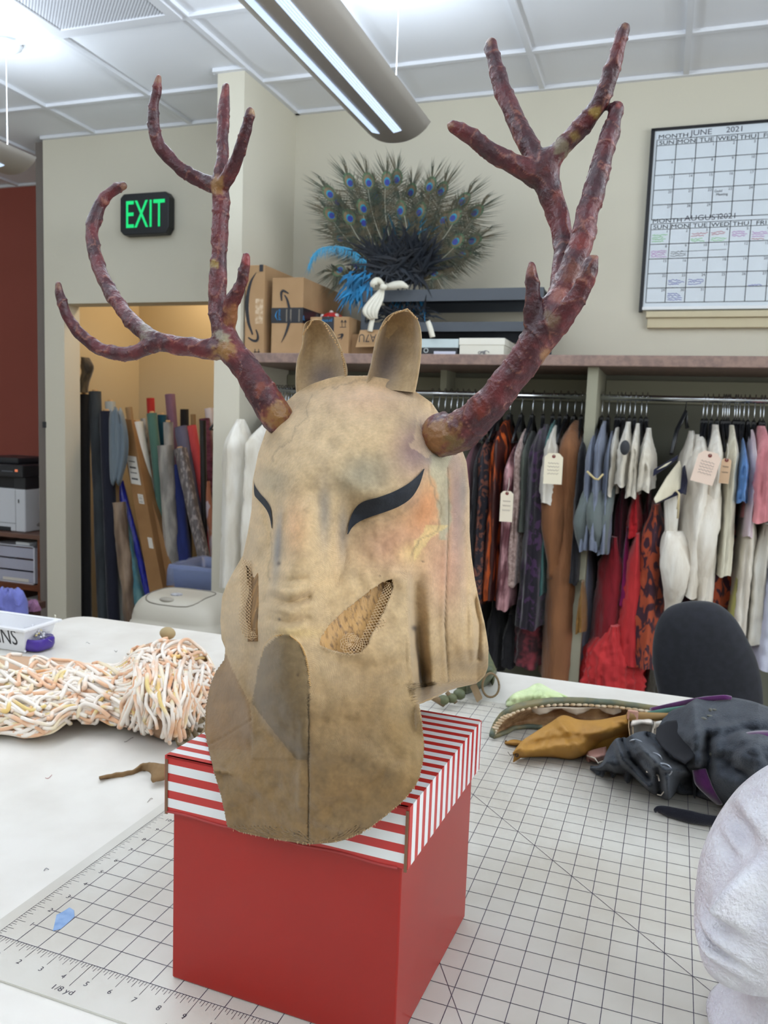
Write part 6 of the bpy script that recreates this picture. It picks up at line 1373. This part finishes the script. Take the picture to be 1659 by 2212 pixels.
q = MB(); q.grid(G); bo = q.build('upper_beak', M_bi, BM, solid=.004, offset=0)
q = MB(); q.tube([g[0] + np.array([0, 0, .001]) for g in G], [.0045 + .002 * math.sin(PI * i / n) for i in range(n + 1)], 8); q.tube([G[i][-1] + np.array([0, -.002, .0015]) for i in range(0, int(n * .45))], .0040, 8); q.build('beak_rim', M_bk, BM)
q = MB()
for i in range(3, n - 2): q.sphere(G[i][0] + np.array([0, -.004, -.004 + .001 * nz(i, 2)]), (.006, .0035, .003), 4)
q.build('torn_rim_lining', mat('rim_lining', (206, 178, 140), .7, c2=(228, 214, 190), scale=60, bump=.5), BM)
q = MB(); q.grid([[P(1150 + i * 16, 1528 + (8 + 7 * math.sin(i * 1.3)) * k / 4, z=ZT + .045 - .012 * k / 4) + np.array([0, -.004, 0]) for k in range(5)] for i in range(13)]); q.build('white_padding', mat('padding', (220, 208, 192), .8), BM, solid=.002)
M_mu = mat('mustard_leather', (176, 128, 52), .6, c2=(154, 108, 42), scale=9, bump=.1)
topm = [(1108, 1625), (1125, 1603), (1150, 1585), (1190, 1560), (1215, 1545), (1250, 1554), (1290, 1555), (1330, 1548), (1360, 1542)]
botm = [(1108, 1632), (1125, 1637), (1145, 1636), (1190, 1636), (1240, 1640), (1262, 1632), (1300, 1612), (1330, 1598), (1360, 1590)]
lying('lower_beak', M_mu, topm, botm, ([0, .08, .4, .8, 1], [.018, .03, .05, .06, .06]), z0=ZM + .002, parent=BM, wr=(([(1140, 1610), (1220, 1590), (1300, 1600)], 12, -.006), ([(1210, 1560), (1240, 1600), (1262, 1630)], 9, .005)), seed=2, prof=.8)
q = MB(); c_ = P(1117, 1629, z=ZT + .016); q.tube([c_ + np.array([.002 * math.cos(a), -.003, .003 * math.sin(a)]) for a in np.linspace(0, 2 * PI, 12)], .0011, 5); q.tube([c_, c_ + np.array([-.01, -.004, -.002]), c_ + np.array([-.014, 0, .001])], .0005, 4); q.build('eyelet', mat('eyelet_dark', (60, 44, 30), .5), BM)
lying('leather_scrap', M_mu, [(1090, 1604), (1105, 1598), (1130, 1602)], [(1090, 1607), (1110, 1611), (1130, 1610)], .008, z0=ZM + .001, parent=BM, n=12, rws=6)
lying('pink_lining_flap', mat('pink_leather', (196, 150, 138), .6), [(1265, 1625), (1285, 1618), (1312, 1612)], [(1265, 1636), (1285, 1647), (1312, 1640)], .02, z0=ZM + .001, parent=BM, n=14, rws=8)
q = MB(); q.tube([P(*a, z=ZT + .02) for a in ((1268, 1632), (1285, 1638), (1292, 1648), (1308, 1642))], .0012, 5); q.build('white_cord', mat('cord_white', (224, 214, 200), .8), BM)
q = MB(); q.tube([P(1358, 1548, z=ZT + .072), P(1400, 1548, z=ZT + .07), P(1440, 1548, z=ZT + .07), P(1468, 1546, z=ZT + .07)], [.008, .007, .006, .006], 8); q.build('beak_strap', mat('strap_leather', (150, 116, 66), .6), BM)
q = MB(); c_ = P(1367, 1545, z=ZT + .075); q.box(c_ - (.008, .002, .008), c_ + (.008, .002, .008)); q.build('peg', mat('peg_pink', (206, 158, 140), .5), BM, bevel=.002)
q = MB()
for a in (0, 1): q.tube([P(1359 + 9 * a, 1550, z=ZT + .07), P(1358 + 9 * a, 1570, z=ZT + .06), P(1362 + 6 * a, 1600, z=ZT + .045)], .0007, 4)
q.build('thread', M_net, BM)
lying('white_lining', mat('torn_white', (222, 212, 200), .8), [(1358, 1558), (1385, 1552), (1415, 1558)], [(1358, 1580), (1385, 1572), (1415, 1574)], .065, parent=BM, n=14, rws=8, seed=7)
M_kn = mat('charcoal_knit', (62, 68, 76), .95, c2=(50, 55, 64), scale=26, bump=.35, bscale=420, sheen=.12)
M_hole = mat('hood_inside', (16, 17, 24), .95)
topk = [(1425, 1568), (1440, 1545), (1480, 1525), (1510, 1508), (1560, 1506), (1620, 1515), (1659, 1528), (1760, 1560), (1850, 1620)]
botk = [(1425, 1640), (1450, 1700), (1500, 1718), (1560, 1738), (1620, 1765), (1659, 1780), (1760, 1800), (1850, 1760)]
lying('knit_hood', M_kn, topk, botk, ([0, .15, .5, .85, 1], [.06, .095, .12, .10, .02]), z0=ZM + .002, parent=BM, n=90, rws=46, seed=5, na=.0045, prof=.75, wr=(([(1500, 1530), (1508, 1600), (1500, 1650), (1470, 1665)], 12, .012), ([(1530, 1600), (1530, 1660), (1510, 1700)], 14, -.016), ([(1440, 1600), (1480, 1640), (1490, 1680)], 22, -.03), ([(1570, 1590), (1600, 1580), (1659, 1575)], 10, -.008), ([(1560, 1640), (1620, 1680), (1659, 1700)], 16, -.012)))
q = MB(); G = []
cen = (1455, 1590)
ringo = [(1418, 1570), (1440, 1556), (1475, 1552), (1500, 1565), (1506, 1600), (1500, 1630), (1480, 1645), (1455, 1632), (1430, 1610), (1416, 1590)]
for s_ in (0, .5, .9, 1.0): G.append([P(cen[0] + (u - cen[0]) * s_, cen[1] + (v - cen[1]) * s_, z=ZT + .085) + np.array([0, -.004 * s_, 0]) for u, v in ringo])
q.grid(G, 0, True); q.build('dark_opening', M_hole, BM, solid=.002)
topf = [(1275, 1655), (1300, 1648), (1312, 1620), (1330, 1596), (1352, 1594), (1375, 1582), (1400, 1580), (1430, 1592), (1455, 1590), (1480, 1600), (1500, 1625), (1508, 1660)]
botf = [(1275, 1662), (1310, 1668), (1340, 1672), (1365, 1676), (1385, 1695), (1405, 1712), (1425, 1722), (1445, 1728), (1460, 1712), (1480, 1690), (1500, 1682), (1508, 1674)]
fo = lying('crumpled_flap', M_kn, topf, botf, ([0, .1, .25, .6, 1], [.008, .02, .055, .075, .05]), z0=ZM + .002, parent=BM, n=80, rws=40, seed=9, na=.005, prof=.7, wr=(([(1330, 1600), (1345, 1640), (1380, 1680), (1400, 1700)], 7, .014), ([(1345, 1600), (1365, 1640), (1400, 1680)], 7, -.014), ([(1365, 1590), (1400, 1630), (1430, 1660), (1480, 1665)], 9, .013), ([(1400, 1590), (1450, 1640), (1500, 1660)], 8, -.010), ([(1440, 1680), (1445, 1720)], 7, .012), ([(1420, 1660), (1425, 1710)], 6, -.012), ([(1310, 1640), (1330, 1665)], 8, .008)))
M_vel = mat('purple_velvet', (88, 26, 92), .9, c2=(60, 16, 66), scale=40, sheen=.7)
def trim(pts, w_, nm='velvet_trim', m=M_vel):
    c_ = catmull([P(u, v, z=z) for u, v, z in pts], 6); q = MB(); q.tube(c_, [itp(i / (len(c_) - 1), np.linspace(0, 1, len(w_)), w_) for i in range(len(c_))], 10, squash=.45); return q.build(nm, m, BM)
trim([(1560, 1640, ZT + .078), (1580, 1610, ZT + .10), (1610, 1595, ZT + .11), (1640, 1590, ZT + .115), (1690, 1588, ZT + .12)], [.006, .013, .014, .014, .012])
trim([(1510, 1662, ZT + .06), (1518, 1690, ZT + .045), (1535, 1715, ZT + .03), (1552, 1735, ZT + .012)], [.012, .014, .009, .006])
trim([(1405, 1533, ZT + .055), (1450, 1524, ZT + .075), (1505, 1513, ZT + .10), (1560, 1507, ZT + .118), (1580, 1508, ZT + .118)], [.003, .004, .004, .004, .003])
trim([(1400, 1541, ZT + .055), (1440, 1535, ZT + .07), (1480, 1528, ZT + .085)], [.003, .004, .003], 'teal_lining', mat('teal_lining', (84, 128, 116), .7))
q = MB()
for (u, v, z) in ((1374, 1608, .072), (1412, 1637, .074), (1433, 1660, .07)):
    c_ = P(u, v, z=ZT + z); q.tube([c_ + np.array([.010 * math.cos(a), -.004, .008 * math.sin(a)]) for a in np.linspace(-1.2, 2.6, 12)], .0015, 6)
q.build('metal_hooks', mat('hook_metal', (150, 154, 162), .35, metal=.8), BM)
q = MB(); q.tube([P(*a, z=ZT + .05) for a in ((1396, 1667), (1410, 1668), (1422, 1675), (1424, 1686))], .0012, 5); q.tube([P(1438, 1690, z=ZT + .04), P(1436, 1708, z=ZT + .03), P(1428, 1718, z=ZT + .02), P(1420, 1716, z=ZT + .018)], .0008, 5); q.build('white_thread', mat('cord_white', (224, 214, 200), .8), BM)
q = MB(); random.seed(4)
for k in range(26):
    u, v = random.uniform(1510, 1650), random.uniform(1525, 1590) if k < 14 else random.uniform(1600, 1660); c_ = P(u, v, z=ZT + .118 - .0004 * (v - 1525)); q.sphere(c_ + np.array([0, -.003, 0]), (random.uniform(.002, .005), .002, random.uniform(.0015, .003)), 4)
q.build('worn_spots', mat('worn_knit', (112, 112, 104), .95), BM)
# black velvet strap with a bound end, and the pale green cloth
q = MB(); c_ = catmull([P(u, v, z=z) for u, v, z in ((1414, 1752, ZM + .006), (1422, 1748, ZM + .008), (1450, 1755, ZM + .008), (1490, 1765, ZM + .009), (1530, 1772, ZM + .009), (1580, 1776, ZM + .008), (1640, 1778, ZM + .008))], 6); q.tube(c_, [itp(i / (len(c_) - 1), [0, .05, .1, .3, .5, .8, 1], [.003, .0035, .0035, .008, .0095, .007, .005]) for i in range(len(c_))], 10, squash=.6); t_ = q.build('velvet_strap', mat('black_velvet', (16, 18, 32), .95, sheen=.2, bump=.3, bscale=600)); tag(t_, 'narrow black velvet strap with a tapering tip lying on the mat grid', 'strap')
o = lying('green_cloth', CM('pale_green', (208, 222, 172), (196, 212, 158)), [(1094, 1515), (1110, 1500), (1140, 1488), (1162, 1477), (1190, 1490), (1220, 1503), (1245, 1514)], [(1094, 1524), (1120, 1528), (1160, 1526), (1200, 1520), (1225, 1518), (1245, 1517)], .03, n=40, rws=16, seed=6, na=.008, wr=(([(1160, 1480), (1150, 1510), (1130, 1526)], 6, -.006), ([(1180, 1495), (1175, 1520)], 5, .006)))
tag(o, 'pale yellow green cloth scrap folded beyond the hollow beak', 'cloth')
# ---------------------------------------------------------------- green leather harness behind the box on the right
HN = thing('leather_harness', 'olive leather straps and buckle loop showing behind the mask on the right', 'straps', P(1010, 1510, z=ZT)); M_ol = mat('olive_leather', (92, 96, 64), .55, c2=(74, 82, 60), scale=30); M_br = mat('brown_strap', (118, 96, 66), .5)
lying('olive_flap', M_ol, [(1005, 1440), (1030, 1415), (1050, 1400), (1062, 1425), (1072, 1446)], [(1005, 1500), (1030, 1490), (1050, 1480), (1062, 1468), (1072, 1452)], .05, parent=HN, n=20, rws=10, seed=1)
q = MB(); c_ = P(1060, 1482, z=ZT + .03); q.tube([P(1060 + 18 * math.cos(a) * (1 + .1 * math.sin(a)), 1480 + 26 * math.sin(a), z=ZT + .03 - .022 * math.sin(a)) for a in np.linspace(0, 2 * PI, 24)], .0022, 6); q.build('buckle_loop', M_br, HN)
q = MB(); q.prism([P(1014, 1482, z=ZT + .03), P(1028, 1478, z=ZT + .03), P(1042, 1510, z=ZT + .012), P(1030, 1519, z=ZT + .008)], (0, .004, .002)); q.build('strap_end', M_br, HN, bevel=.001)
for (u, v, r_) in ((992, 1500, .010), (975, 1508, .009), (1000, 1484, .011), (958, 1512, .009)):
    q = MB(); c_ = P(u, v, z=ZT + .018); q.sphere(c_, (r_ * 1.2, r_, r_), 6); q.build('leather_knot', M_ol, HN)
q = MB(); q.tube([P(925, 1500, z=ZT + .03), P(945, 1512, z=ZT + .02), P(960, 1524, z=ZT + .008)], [.006, .006, .004], 6, squash=.4); q.tube([P(965, 1495, z=ZT + .03), P(985, 1518, z=ZT + .01)], .004, 6, squash=.4); q.build('brown_strap', M_br, HN)
# brown fabric strip left of the box
q = MB(); G = []
top = [(214, 1682), (250, 1672), (290, 1664), (310, 1650), (330, 1647), (352, 1650), (380, 1650)]; bot = [(216, 1686), (250, 1688), (290, 1680), (312, 1666), (326, 1672), (330, 1688), (380, 1675)]
for i in range(41):
    a, b_ = catm(top, i / 40), catm(bot, i / 40); z_ = ZT + .006 + .016 * sst(.35, .7, i / 40); G.append([P(a[0] + (b_[0] - a[0]) * k / 4, a[1] + (b_[1] - a[1]) * k / 4, z=z_ - .003 * k + .002 * nz(i * .5, k)) for k in range(5)])
q.grid(G); q.build('x', mat('strip_cloth', (132, 104, 70), .9, bump=.2), solid=.003); o = bpy.data.objects[-1] if False else [x for x in COL.objects if x.name == 'x'][0]; o.name = 'cloth_strip'; tag(o, 'ragged brown cloth strip sticking out left of the striped box', 'cloth strip')
# leather bits at the left edge of the muzzle flap
t_ = thing('leather_scraps', 'pile of curled brown leather scraps between yarn and mask', 'leather scraps', P(415, 1585, z=ZT)); M_sc = mat('scrap_leather', (112, 98, 72), .45, c2=(140, 122, 92), scale=30)
for k in range(9):
    u, v = 392 + (k % 5) * 11, 1590 - (k // 3) * 22 + (k % 2) * 8; c_ = P(u, v, z=ZT + .012 + .010 * (k // 3)); q = MB(); q.tube([c_ + np.array([.012 * math.cos(a + k), .006 * math.sin(a * 2), .010 * math.sin(a + k)]) for a in np.linspace(0, 4, 10)], .0045, 7, squash=.3); q.build('curl', M_sc, t_)

# ---------------------------------------------------------------- dyed yarn wig: thick cords in peach, white and yellow
YW = thing('yarn_wig', 'peach, white and yellow yarn wig with tangled bun on the table', 'yarn', P(220, 1560, z=ZT))
M_y = mat('dyed_yarn', (236, 220, 200), .95, attr='col', sheen=.3)
N = NT(M_y); tc = N.add('ShaderNodeTexCoord'); n1 = N.add('ShaderNodeTexNoise'); n1.inputs['Scale'].default_value = 900; N.link(tc.outputs['Object'], n1.inputs[0]); bp = N.add('ShaderNodeBump'); bp.inputs['Strength'].default_value = .6; bp.inputs['Distance'].default_value = .001; N.link(n1.outputs['Fac'], bp.inputs['Height']); N.link(bp.outputs[0], N.b.inputs['Normal'])
ytop = [(-80, 1405), (0, 1408), (60, 1410), (120, 1420), (180, 1425), (230, 1425), (262, 1425), (285, 1400), (320, 1382), (370, 1374), (410, 1378), (440, 1402), (462, 1440), (470, 1480)]
ybot = [(-80, 1590), (0, 1580), (60, 1592), (120, 1585), (160, 1562), (220, 1565), (280, 1570), (310, 1580), (340, 1600), (380, 1604), (410, 1580), (440, 1535), (462, 1500), (470, 1484)]
ytu, ytv = zip(*ytop); ybu, ybv = zip(*ybot)
def yz(u, v):
    a, b_ = itp(u, ytu, ytv), itp(u, ybu, ybv); q_ = min(1, max(0, (b_ - v) / max(1, b_ - a))); H = itp(u, [-80, 100, 250, 300, 400, 470], [.05, .05, .055, .095, .095, .03]); return ZT + .004 + H * math.sin(PI / 2 * min(1, q_ * 1.15)) ** .8
YC = [(240, 230, 218), (232, 214, 196), (232, 186, 150), (222, 152, 114), (226, 198, 120), (240, 232, 222), (238, 204, 160)]
def ycol(s_, sd, warm):
    k = mn.noise(Vector((s_ * 3 + sd * 7, sd, 0))) * .5 + .5; k2 = mn.noise(Vector((s_ * 2, sd * 3, 5))) * .5 + .5
    c = np.array(YC[0], float)
    c = c + (np.array(YC[3 if k2 > .6 else 2]) - c) * sst(.62 - .28 * warm, .80 - .2 * warm, k); c = c + (np.array(YC[4]) - c) * sst(.56, .72, k2) * (.85 if sd % 3 < 1.5 else .3)
    return lin(tuple(c))
random.seed(21)
def strands(nm, n, gen, r0=.0033):
    q = MB(); cols_ = []
    for k in range(n):
        pts, warm = gen(k)
        c_ = catmull(pts, 4); sd = random.random() * 10; r_ = r0 * random.uniform(.85, 1.2); q.tube(c_, r_, 6)
        for i in range(len(c_)): cols_ += [ycol(i / len(c_), sd, warm)] * 6
    q.cols = cols_; return q.build(nm, M_y, YW, recalc=False)
def lay(path, layer, jit=0):
    out = []
    for u, v in path: out.append(P(u, v, z=yz(u, v) + layer))
    return out
def g_long(k):
    f_ = random.random(); u0 = random.uniform(-90, 40); u1 = random.uniform(230, 330); am = random.uniform(1, 5); ph = random.random() * 1.5; path = []
    for i in range(15):
        s_ = i / 14; u = u0 + (u1 - u0) * s_; a, b_ = itp(u, ytu, ytv) + 8, itp(u, ybu, ybv) - 4; ff = f_ * (1 - .25 * math.sin(PI * s_)) + .1 + .12 * math.sin(s_ * 5 + ph)
        ff = min(1, max(0, ff)); path.append((u, a + (b_ - a) * ff + am * math.sin(s_ * 9 + ph)))
    return lay(path, -.006 + .016 * k / 210), .25
def g_mid(k):
    u0 = random.uniform(-40, 210); L_ = random.uniform(60, 130); f_ = random.random(); ph = random.random() * 6; path = []; am = random.uniform(8, 22)
    for i in range(11):
        s_ = i / 10; u = u0 + L_ * s_ + 10 * math.sin(s_ * 7 + ph); a, b_ = itp(u, ytu, ytv) + 8, itp(u, ybu, ybv) - 6; path.append((u, a + (b_ - a) * f_ + am * math.sin(s_ * 6 + ph)))
    path = [(u, min(itp(u, ybu, ybv) - 3, max(itp(u, ytu, ytv) + 5, v))) for u, v in path]
    return lay(path, .008 + .007 * k / 60), .5
def g_bun(k):
    cu, cv = random.uniform(300, 440), random.uniform(1395, 1520); R0 = random.uniform(18, 60); a0 = random.random() * 6; tw = random.uniform(1.5, 4.0) * random.choice((-1, 1)); path = []
    for i in range(14):
        s_ = i / 13; r_ = R0 * (1 - .35 * s_); a = a0 + tw * s_; path.append((cu + r_ * math.cos(a), cv + r_ * .8 * math.sin(a)))
    path = [(min(462, max(270, u)), v) for u, v in path]; path = [(u, min(itp(u, ybu, ybv) - 4, max(itp(u, ytu, ytv) + 4, v))) for u, v in path]
    return lay(path, -.008 + .020 * k / 190), .85
def g_tail(k):
    u0 = random.uniform(290, 440); v0 = random.uniform(1420, 1500); u1 = u0 + random.uniform(-40, 30); v1 = random.uniform(1540, 1612); path = [(u0, v0), (u0 + random.uniform(-14, 14), v0 + (v1 - v0) * .35), (u1 + random.uniform(-10, 10), v0 + (v1 - v0) * .7), (u1, v1)]
    path = [(u, min(itp(u, ybu, ybv) + 4, v)) for u, v in path]
    return lay(path, .010 + .006 * k / 60), .6
o = strands('yarn_strands', 210, g_long); o['kind'] = 'stuff'
o = strands('yarn_loops', 60, g_mid); o['kind'] = 'stuff'
o = strands('yarn_bun', 190, g_bun); o['kind'] = 'stuff'
o = strands('yarn_tails', 60, g_tail); o['kind'] = 'stuff'
lying('wig_base', mat('yarn_under', (196, 160, 130), .95), [(a, b + 8) for a, b in ytop], [(a, b - 6) for a, b in ybot], ([0, .3, .6, .7, .93, 1], [.03, .032, .034, .066, .060, .006]), parent=YW, n=70, rws=16)
q = MB(); c_ = P(362, 1368, z=ZT + .10); q.sphere(c_, (.016, .012, .012), 7); q.build('tied_knob', mat('knob_cloth', (168, 148, 110), .9), YW)
0 and lying('wig_backing', mat('backing_cloth', (160, 132, 96), .9), [(55, 1412), (100, 1405), (180, 1410), (230, 1424)], [(55, 1420), (100, 1430), (180, 1432), (230, 1430)], .06, parent=YW, n=20, rws=6)

# ---------------------------------------------------------------- pins tub and pin cushion
t_ = thing('plastic_tub', 'white plastic tub hand lettered PINS at the left edge of the table', 'tub', P(0, 1400, z=ZT)); M_tub = mat('tub_white', (226, 226, 228), .35)
fr_ = P(48, 1414, z=ZT); xr_ = fr_[0]; yf = fr_[1]; zt_ = P(55, 1362, y=yf)[2]
frus(xr_ - .16, yf, xr_ + .006, yf + .095, ZT + .001, zt_, .012, .003, M_tub, 'tub_body', t_)
q = rim4(MB(), xr_ - .168, yf - .008, xr_ + .014, yf + .103, zt_ - .003, zt_ + .0025, .011)
q.build('rim', M_tub, t_, bevel=.001)
q = MB(); s_ = .012 / (zt_ - ZT)
put_text(q, 'PINS', (xr_ - .088, yf - .0012 + s_ * (zt_ - ZT) * .75, ZT + .016), (1, 0, 0), (0, -s_, 1), .034, wscale=.72); q.build('lettering', mat('marker_black', (40, 40, 44), .6), t_)
t_ = thing('pin_cushion', 'purple magnetic pin cushion heaped with pearl headed pins', 'pin cushion', P(75, 1402, z=ZT)); c0 = P(74, 1390, z=ZT + .012)[:2]
q = MB(); G = [[(a, b, z) for a, b, _ in rrect(c0[0], c0[1], .037 * s_, .030 * s_, 0, n=28)] for s_, z in ((.7, ZT + .001), (.92, ZT + .004), (1, ZT + .012), (1, ZT + .024), (.94, ZT + .029), (.8, ZT + .026), (.2, ZT + .020))]; q.grid(G, 0, True); q.add(G[0], [tuple(range(28))]); q.add(G[-1], [tuple(range(28))]); q.build('base', mat('cushion_purple', (66, 40, 140), .35), t_)
M_pin = [mat('pin_steel', (190, 190, 196), .3, metal=.9), mat('pearl_white', (226, 226, 232), .25), mat('pearl_grey', (120, 124, 150), .25), mat('pearl_cream', (226, 214, 150), .3)]; random.seed(9); first = {}
for k in range(86):
    a = random.random() * 6.28; r_ = random.random() ** .6; hx_, hy_ = c0[0] + .026 * r_ * math.cos(a), c0[1] + .020 * r_ * math.sin(a); h = ZT + .030 + .026 * (1 - r_) * random.random() ** .5; c = random.choice((0, 0, 1, 0, 2)); el = random.random() * 6.28
    if c not in first:
        q = MB(); q.sphere((0, 0, 0), .0026, 6, mi=1); q.tube([(0, 0, 0), (.022, 0, -.006)], .00035, 4, mi=0); WPOS['z'] = np.zeros(3); me_ = q.build('pin', [M_pin[0], M_pin[1 + c]]); first[c] = me_.data; off = np.array(WPOS[me_]); bpy.data.objects.remove(me_); first[c].transform(Matrix.Translation(Vector(off)))
    o = bpy.data.objects.new('pin', first[c]); COL.objects.link(o); o.parent = t_; o.location = np.array([hx_, hy_, h]) - WPOS[t_]; o.rotation_euler = (0, random.uniform(-.3, .2), el)
for (u, v) in ((102, 1373), (54, 1407)):
    o = bpy.data.objects.new('pin', first[0]); COL.objects.link(o); o.parent = t_; o.location = P(u, v, z=ZT + .004) - WPOS[t_]
q = MB(); q.tube([P(117, 1340, z=ZT + .002), P(119, 1335, z=ZT + .012), P(120, 1330, z=ZT + .018), P(118, 1329, z=ZT + .02)], .0015, 5); tag(q.build('plastic_hook', mat('hook_white', (220, 216, 200), .4)), 'tiny white hook standing at the left rear table edge', 'hook')
# stray threads and lint on the table
for k, (u, v, l_, c) in enumerate(((98, 1680, 14, (170, 110, 110)), (268, 1600, 20, (120, 110, 110)), (318, 1730, 12, (150, 140, 130)), (95, 1880, 10, (130, 130, 140)), (186, 1391, 8, (120, 120, 120)), (247, 1408, 6, (90, 90, 100)), (360, 1742, 8, (140, 130, 120)))):
    q = MB(); q.tube([P(u + l_ * s_, v - 4 * s_ + 3 * math.sin(s_ * 4 + k), z=ZT + .0008) for s_ in np.linspace(0, 1, 7)], .0004, 4); o = q.build('thread_snip', mat('lint%d' % k, c, .9)); tag(o, ['tiny pink thread snip on the white tabletop below the yarn', 'fine dark thread on the tabletop near the yarn tails', 'pale curved thread on the tabletop left of the box', 'grey thread speck on the tabletop left of the cutting mat', 'short grey thread on the tabletop beyond the yarn', 'dark lint speck just above the yarn', 'light thread hair near the cutting mat corner by the box'][k], 'thread')

# ---------------------------------------------------------------- styrofoam head at the right edge
FH = thing('foam_head', 'white styrofoam mannequin head cut off by the right edge of the picture', 'mannequin head', (.125, .64, ZM))
M_fo = mat('styrofoam', (224, 224, 230), .55, bump=.5, bscale=330, c2=(214, 212, 220), scale=60)
HS_ = 1.06; HC = P(1765, 1878, y=.70); yaw = math.radians(-126)   # direction the face points, measured in the floor plane
pitch = math.radians(-17)
fx = np.array([math.cos(yaw), math.sin(yaw), 0]); sd_ = np.array([-fx[1], fx[0], 0]); upv = np.array([0, 0, 1.0])
ff = fx * math.cos(pitch) - upv * math.sin(pitch); fz = upv * math.cos(pitch) + fx * math.sin(pitch); rl = math.radians(17); fz, sd_ = fz * math.cos(rl) + sd_ * math.sin(rl), sd_ * math.cos(rl) - fz * math.sin(rl)
def head_pt(a, e):
    """a: azimuth from the face direction, e: elevation"""
    ca_, sa_, ce, se = math.cos(a), math.sin(a), math.cos(e), math.sin(e)
    X, Y, Z = ca_ * ce, sa_ * ce, se
    rx, ry, rz = (.088 if X > 0 else .098), .073, (.095 if Z > 0 else .105)
    px_, py_, pz_ = X * rx, Y * ry, Z * rz
    if Z < 0: k = sst(0, 1, -Z); py_ *= 1 - .22 * k; px_ += .022 * k * (X > -.2)
    if X > 0:
        g = lambda y0, z0, sy, sz: math.exp(-((py_ - y0) / sy) ** 2 - ((pz_ - z0) / sz) ** 2)
        d = 0
        nose = math.exp(-(py_ / .0085) ** 2) * sst(.020, -.030, pz_) * sst(-.048, -.036, pz_); d += .030 * nose
        d += .007 * (g(.012, -.036, .007, .007) + g(-.012, -.036, .007, .007))
        d -= .021 * (g(.031, .006, .017, .012) + g(-.031, .006, .017, .012)); d += .013 * (g(.031, .000, .013, .0065) + g(-.031, .000, .013, .0065)); d -= .0055 * (g(.031, -.0075, .015, .003) + g(-.031, -.0075, .015, .003))
        d += .006 * (g(.030, .022, .020, .006) + g(-.030, .022, .020, .006)) + .004 * (g(.04, -.028, .02, .018) + g(-.04, -.028, .02, .018))
        d += .011 * g(0, -.060, .020, .0052) + .012 * g(0, -.074, .017, .0052) - .008 * g(0, -.0665, .022, .0022) - .004 * g(0, -.050, .006, .006) - .004 * g(0, -.082, .02, .005) + .007 * g(0, -.098, .016, .012)
        px_ += d
    return HC + (ff * px_ + sd_ * py_ + fz * pz_) * HS_
G = [[head_pt(2 * PI * j / 150, PI / 2 - PI * (i + .02) / 120.04) for j in range(150)] for i in range(121)]
q = MB(); q.grid(G, 0, True); q.build('head', M_fo, FH)
q = MB(); cx_, cy_ = HC[0] + .004, HC[1] + .012; q.lathe([(.074, ZM + .001), (.076, ZM + .005), (.072, ZM + .010), (.058, ZM + .018), (.050, ZM + .03), (.048, ZM + .05), (.05, ZM + .09)], (cx_, cy_), 40); q.build('neck_base', M_fo, FH)
q = MB(); c_ = head_pt(1.15, -.05); q.sphere(c_, (.004, .002, .003), 5); q.build('yellow_fleck', mat('fleck', (214, 190, 110), .7), FH)
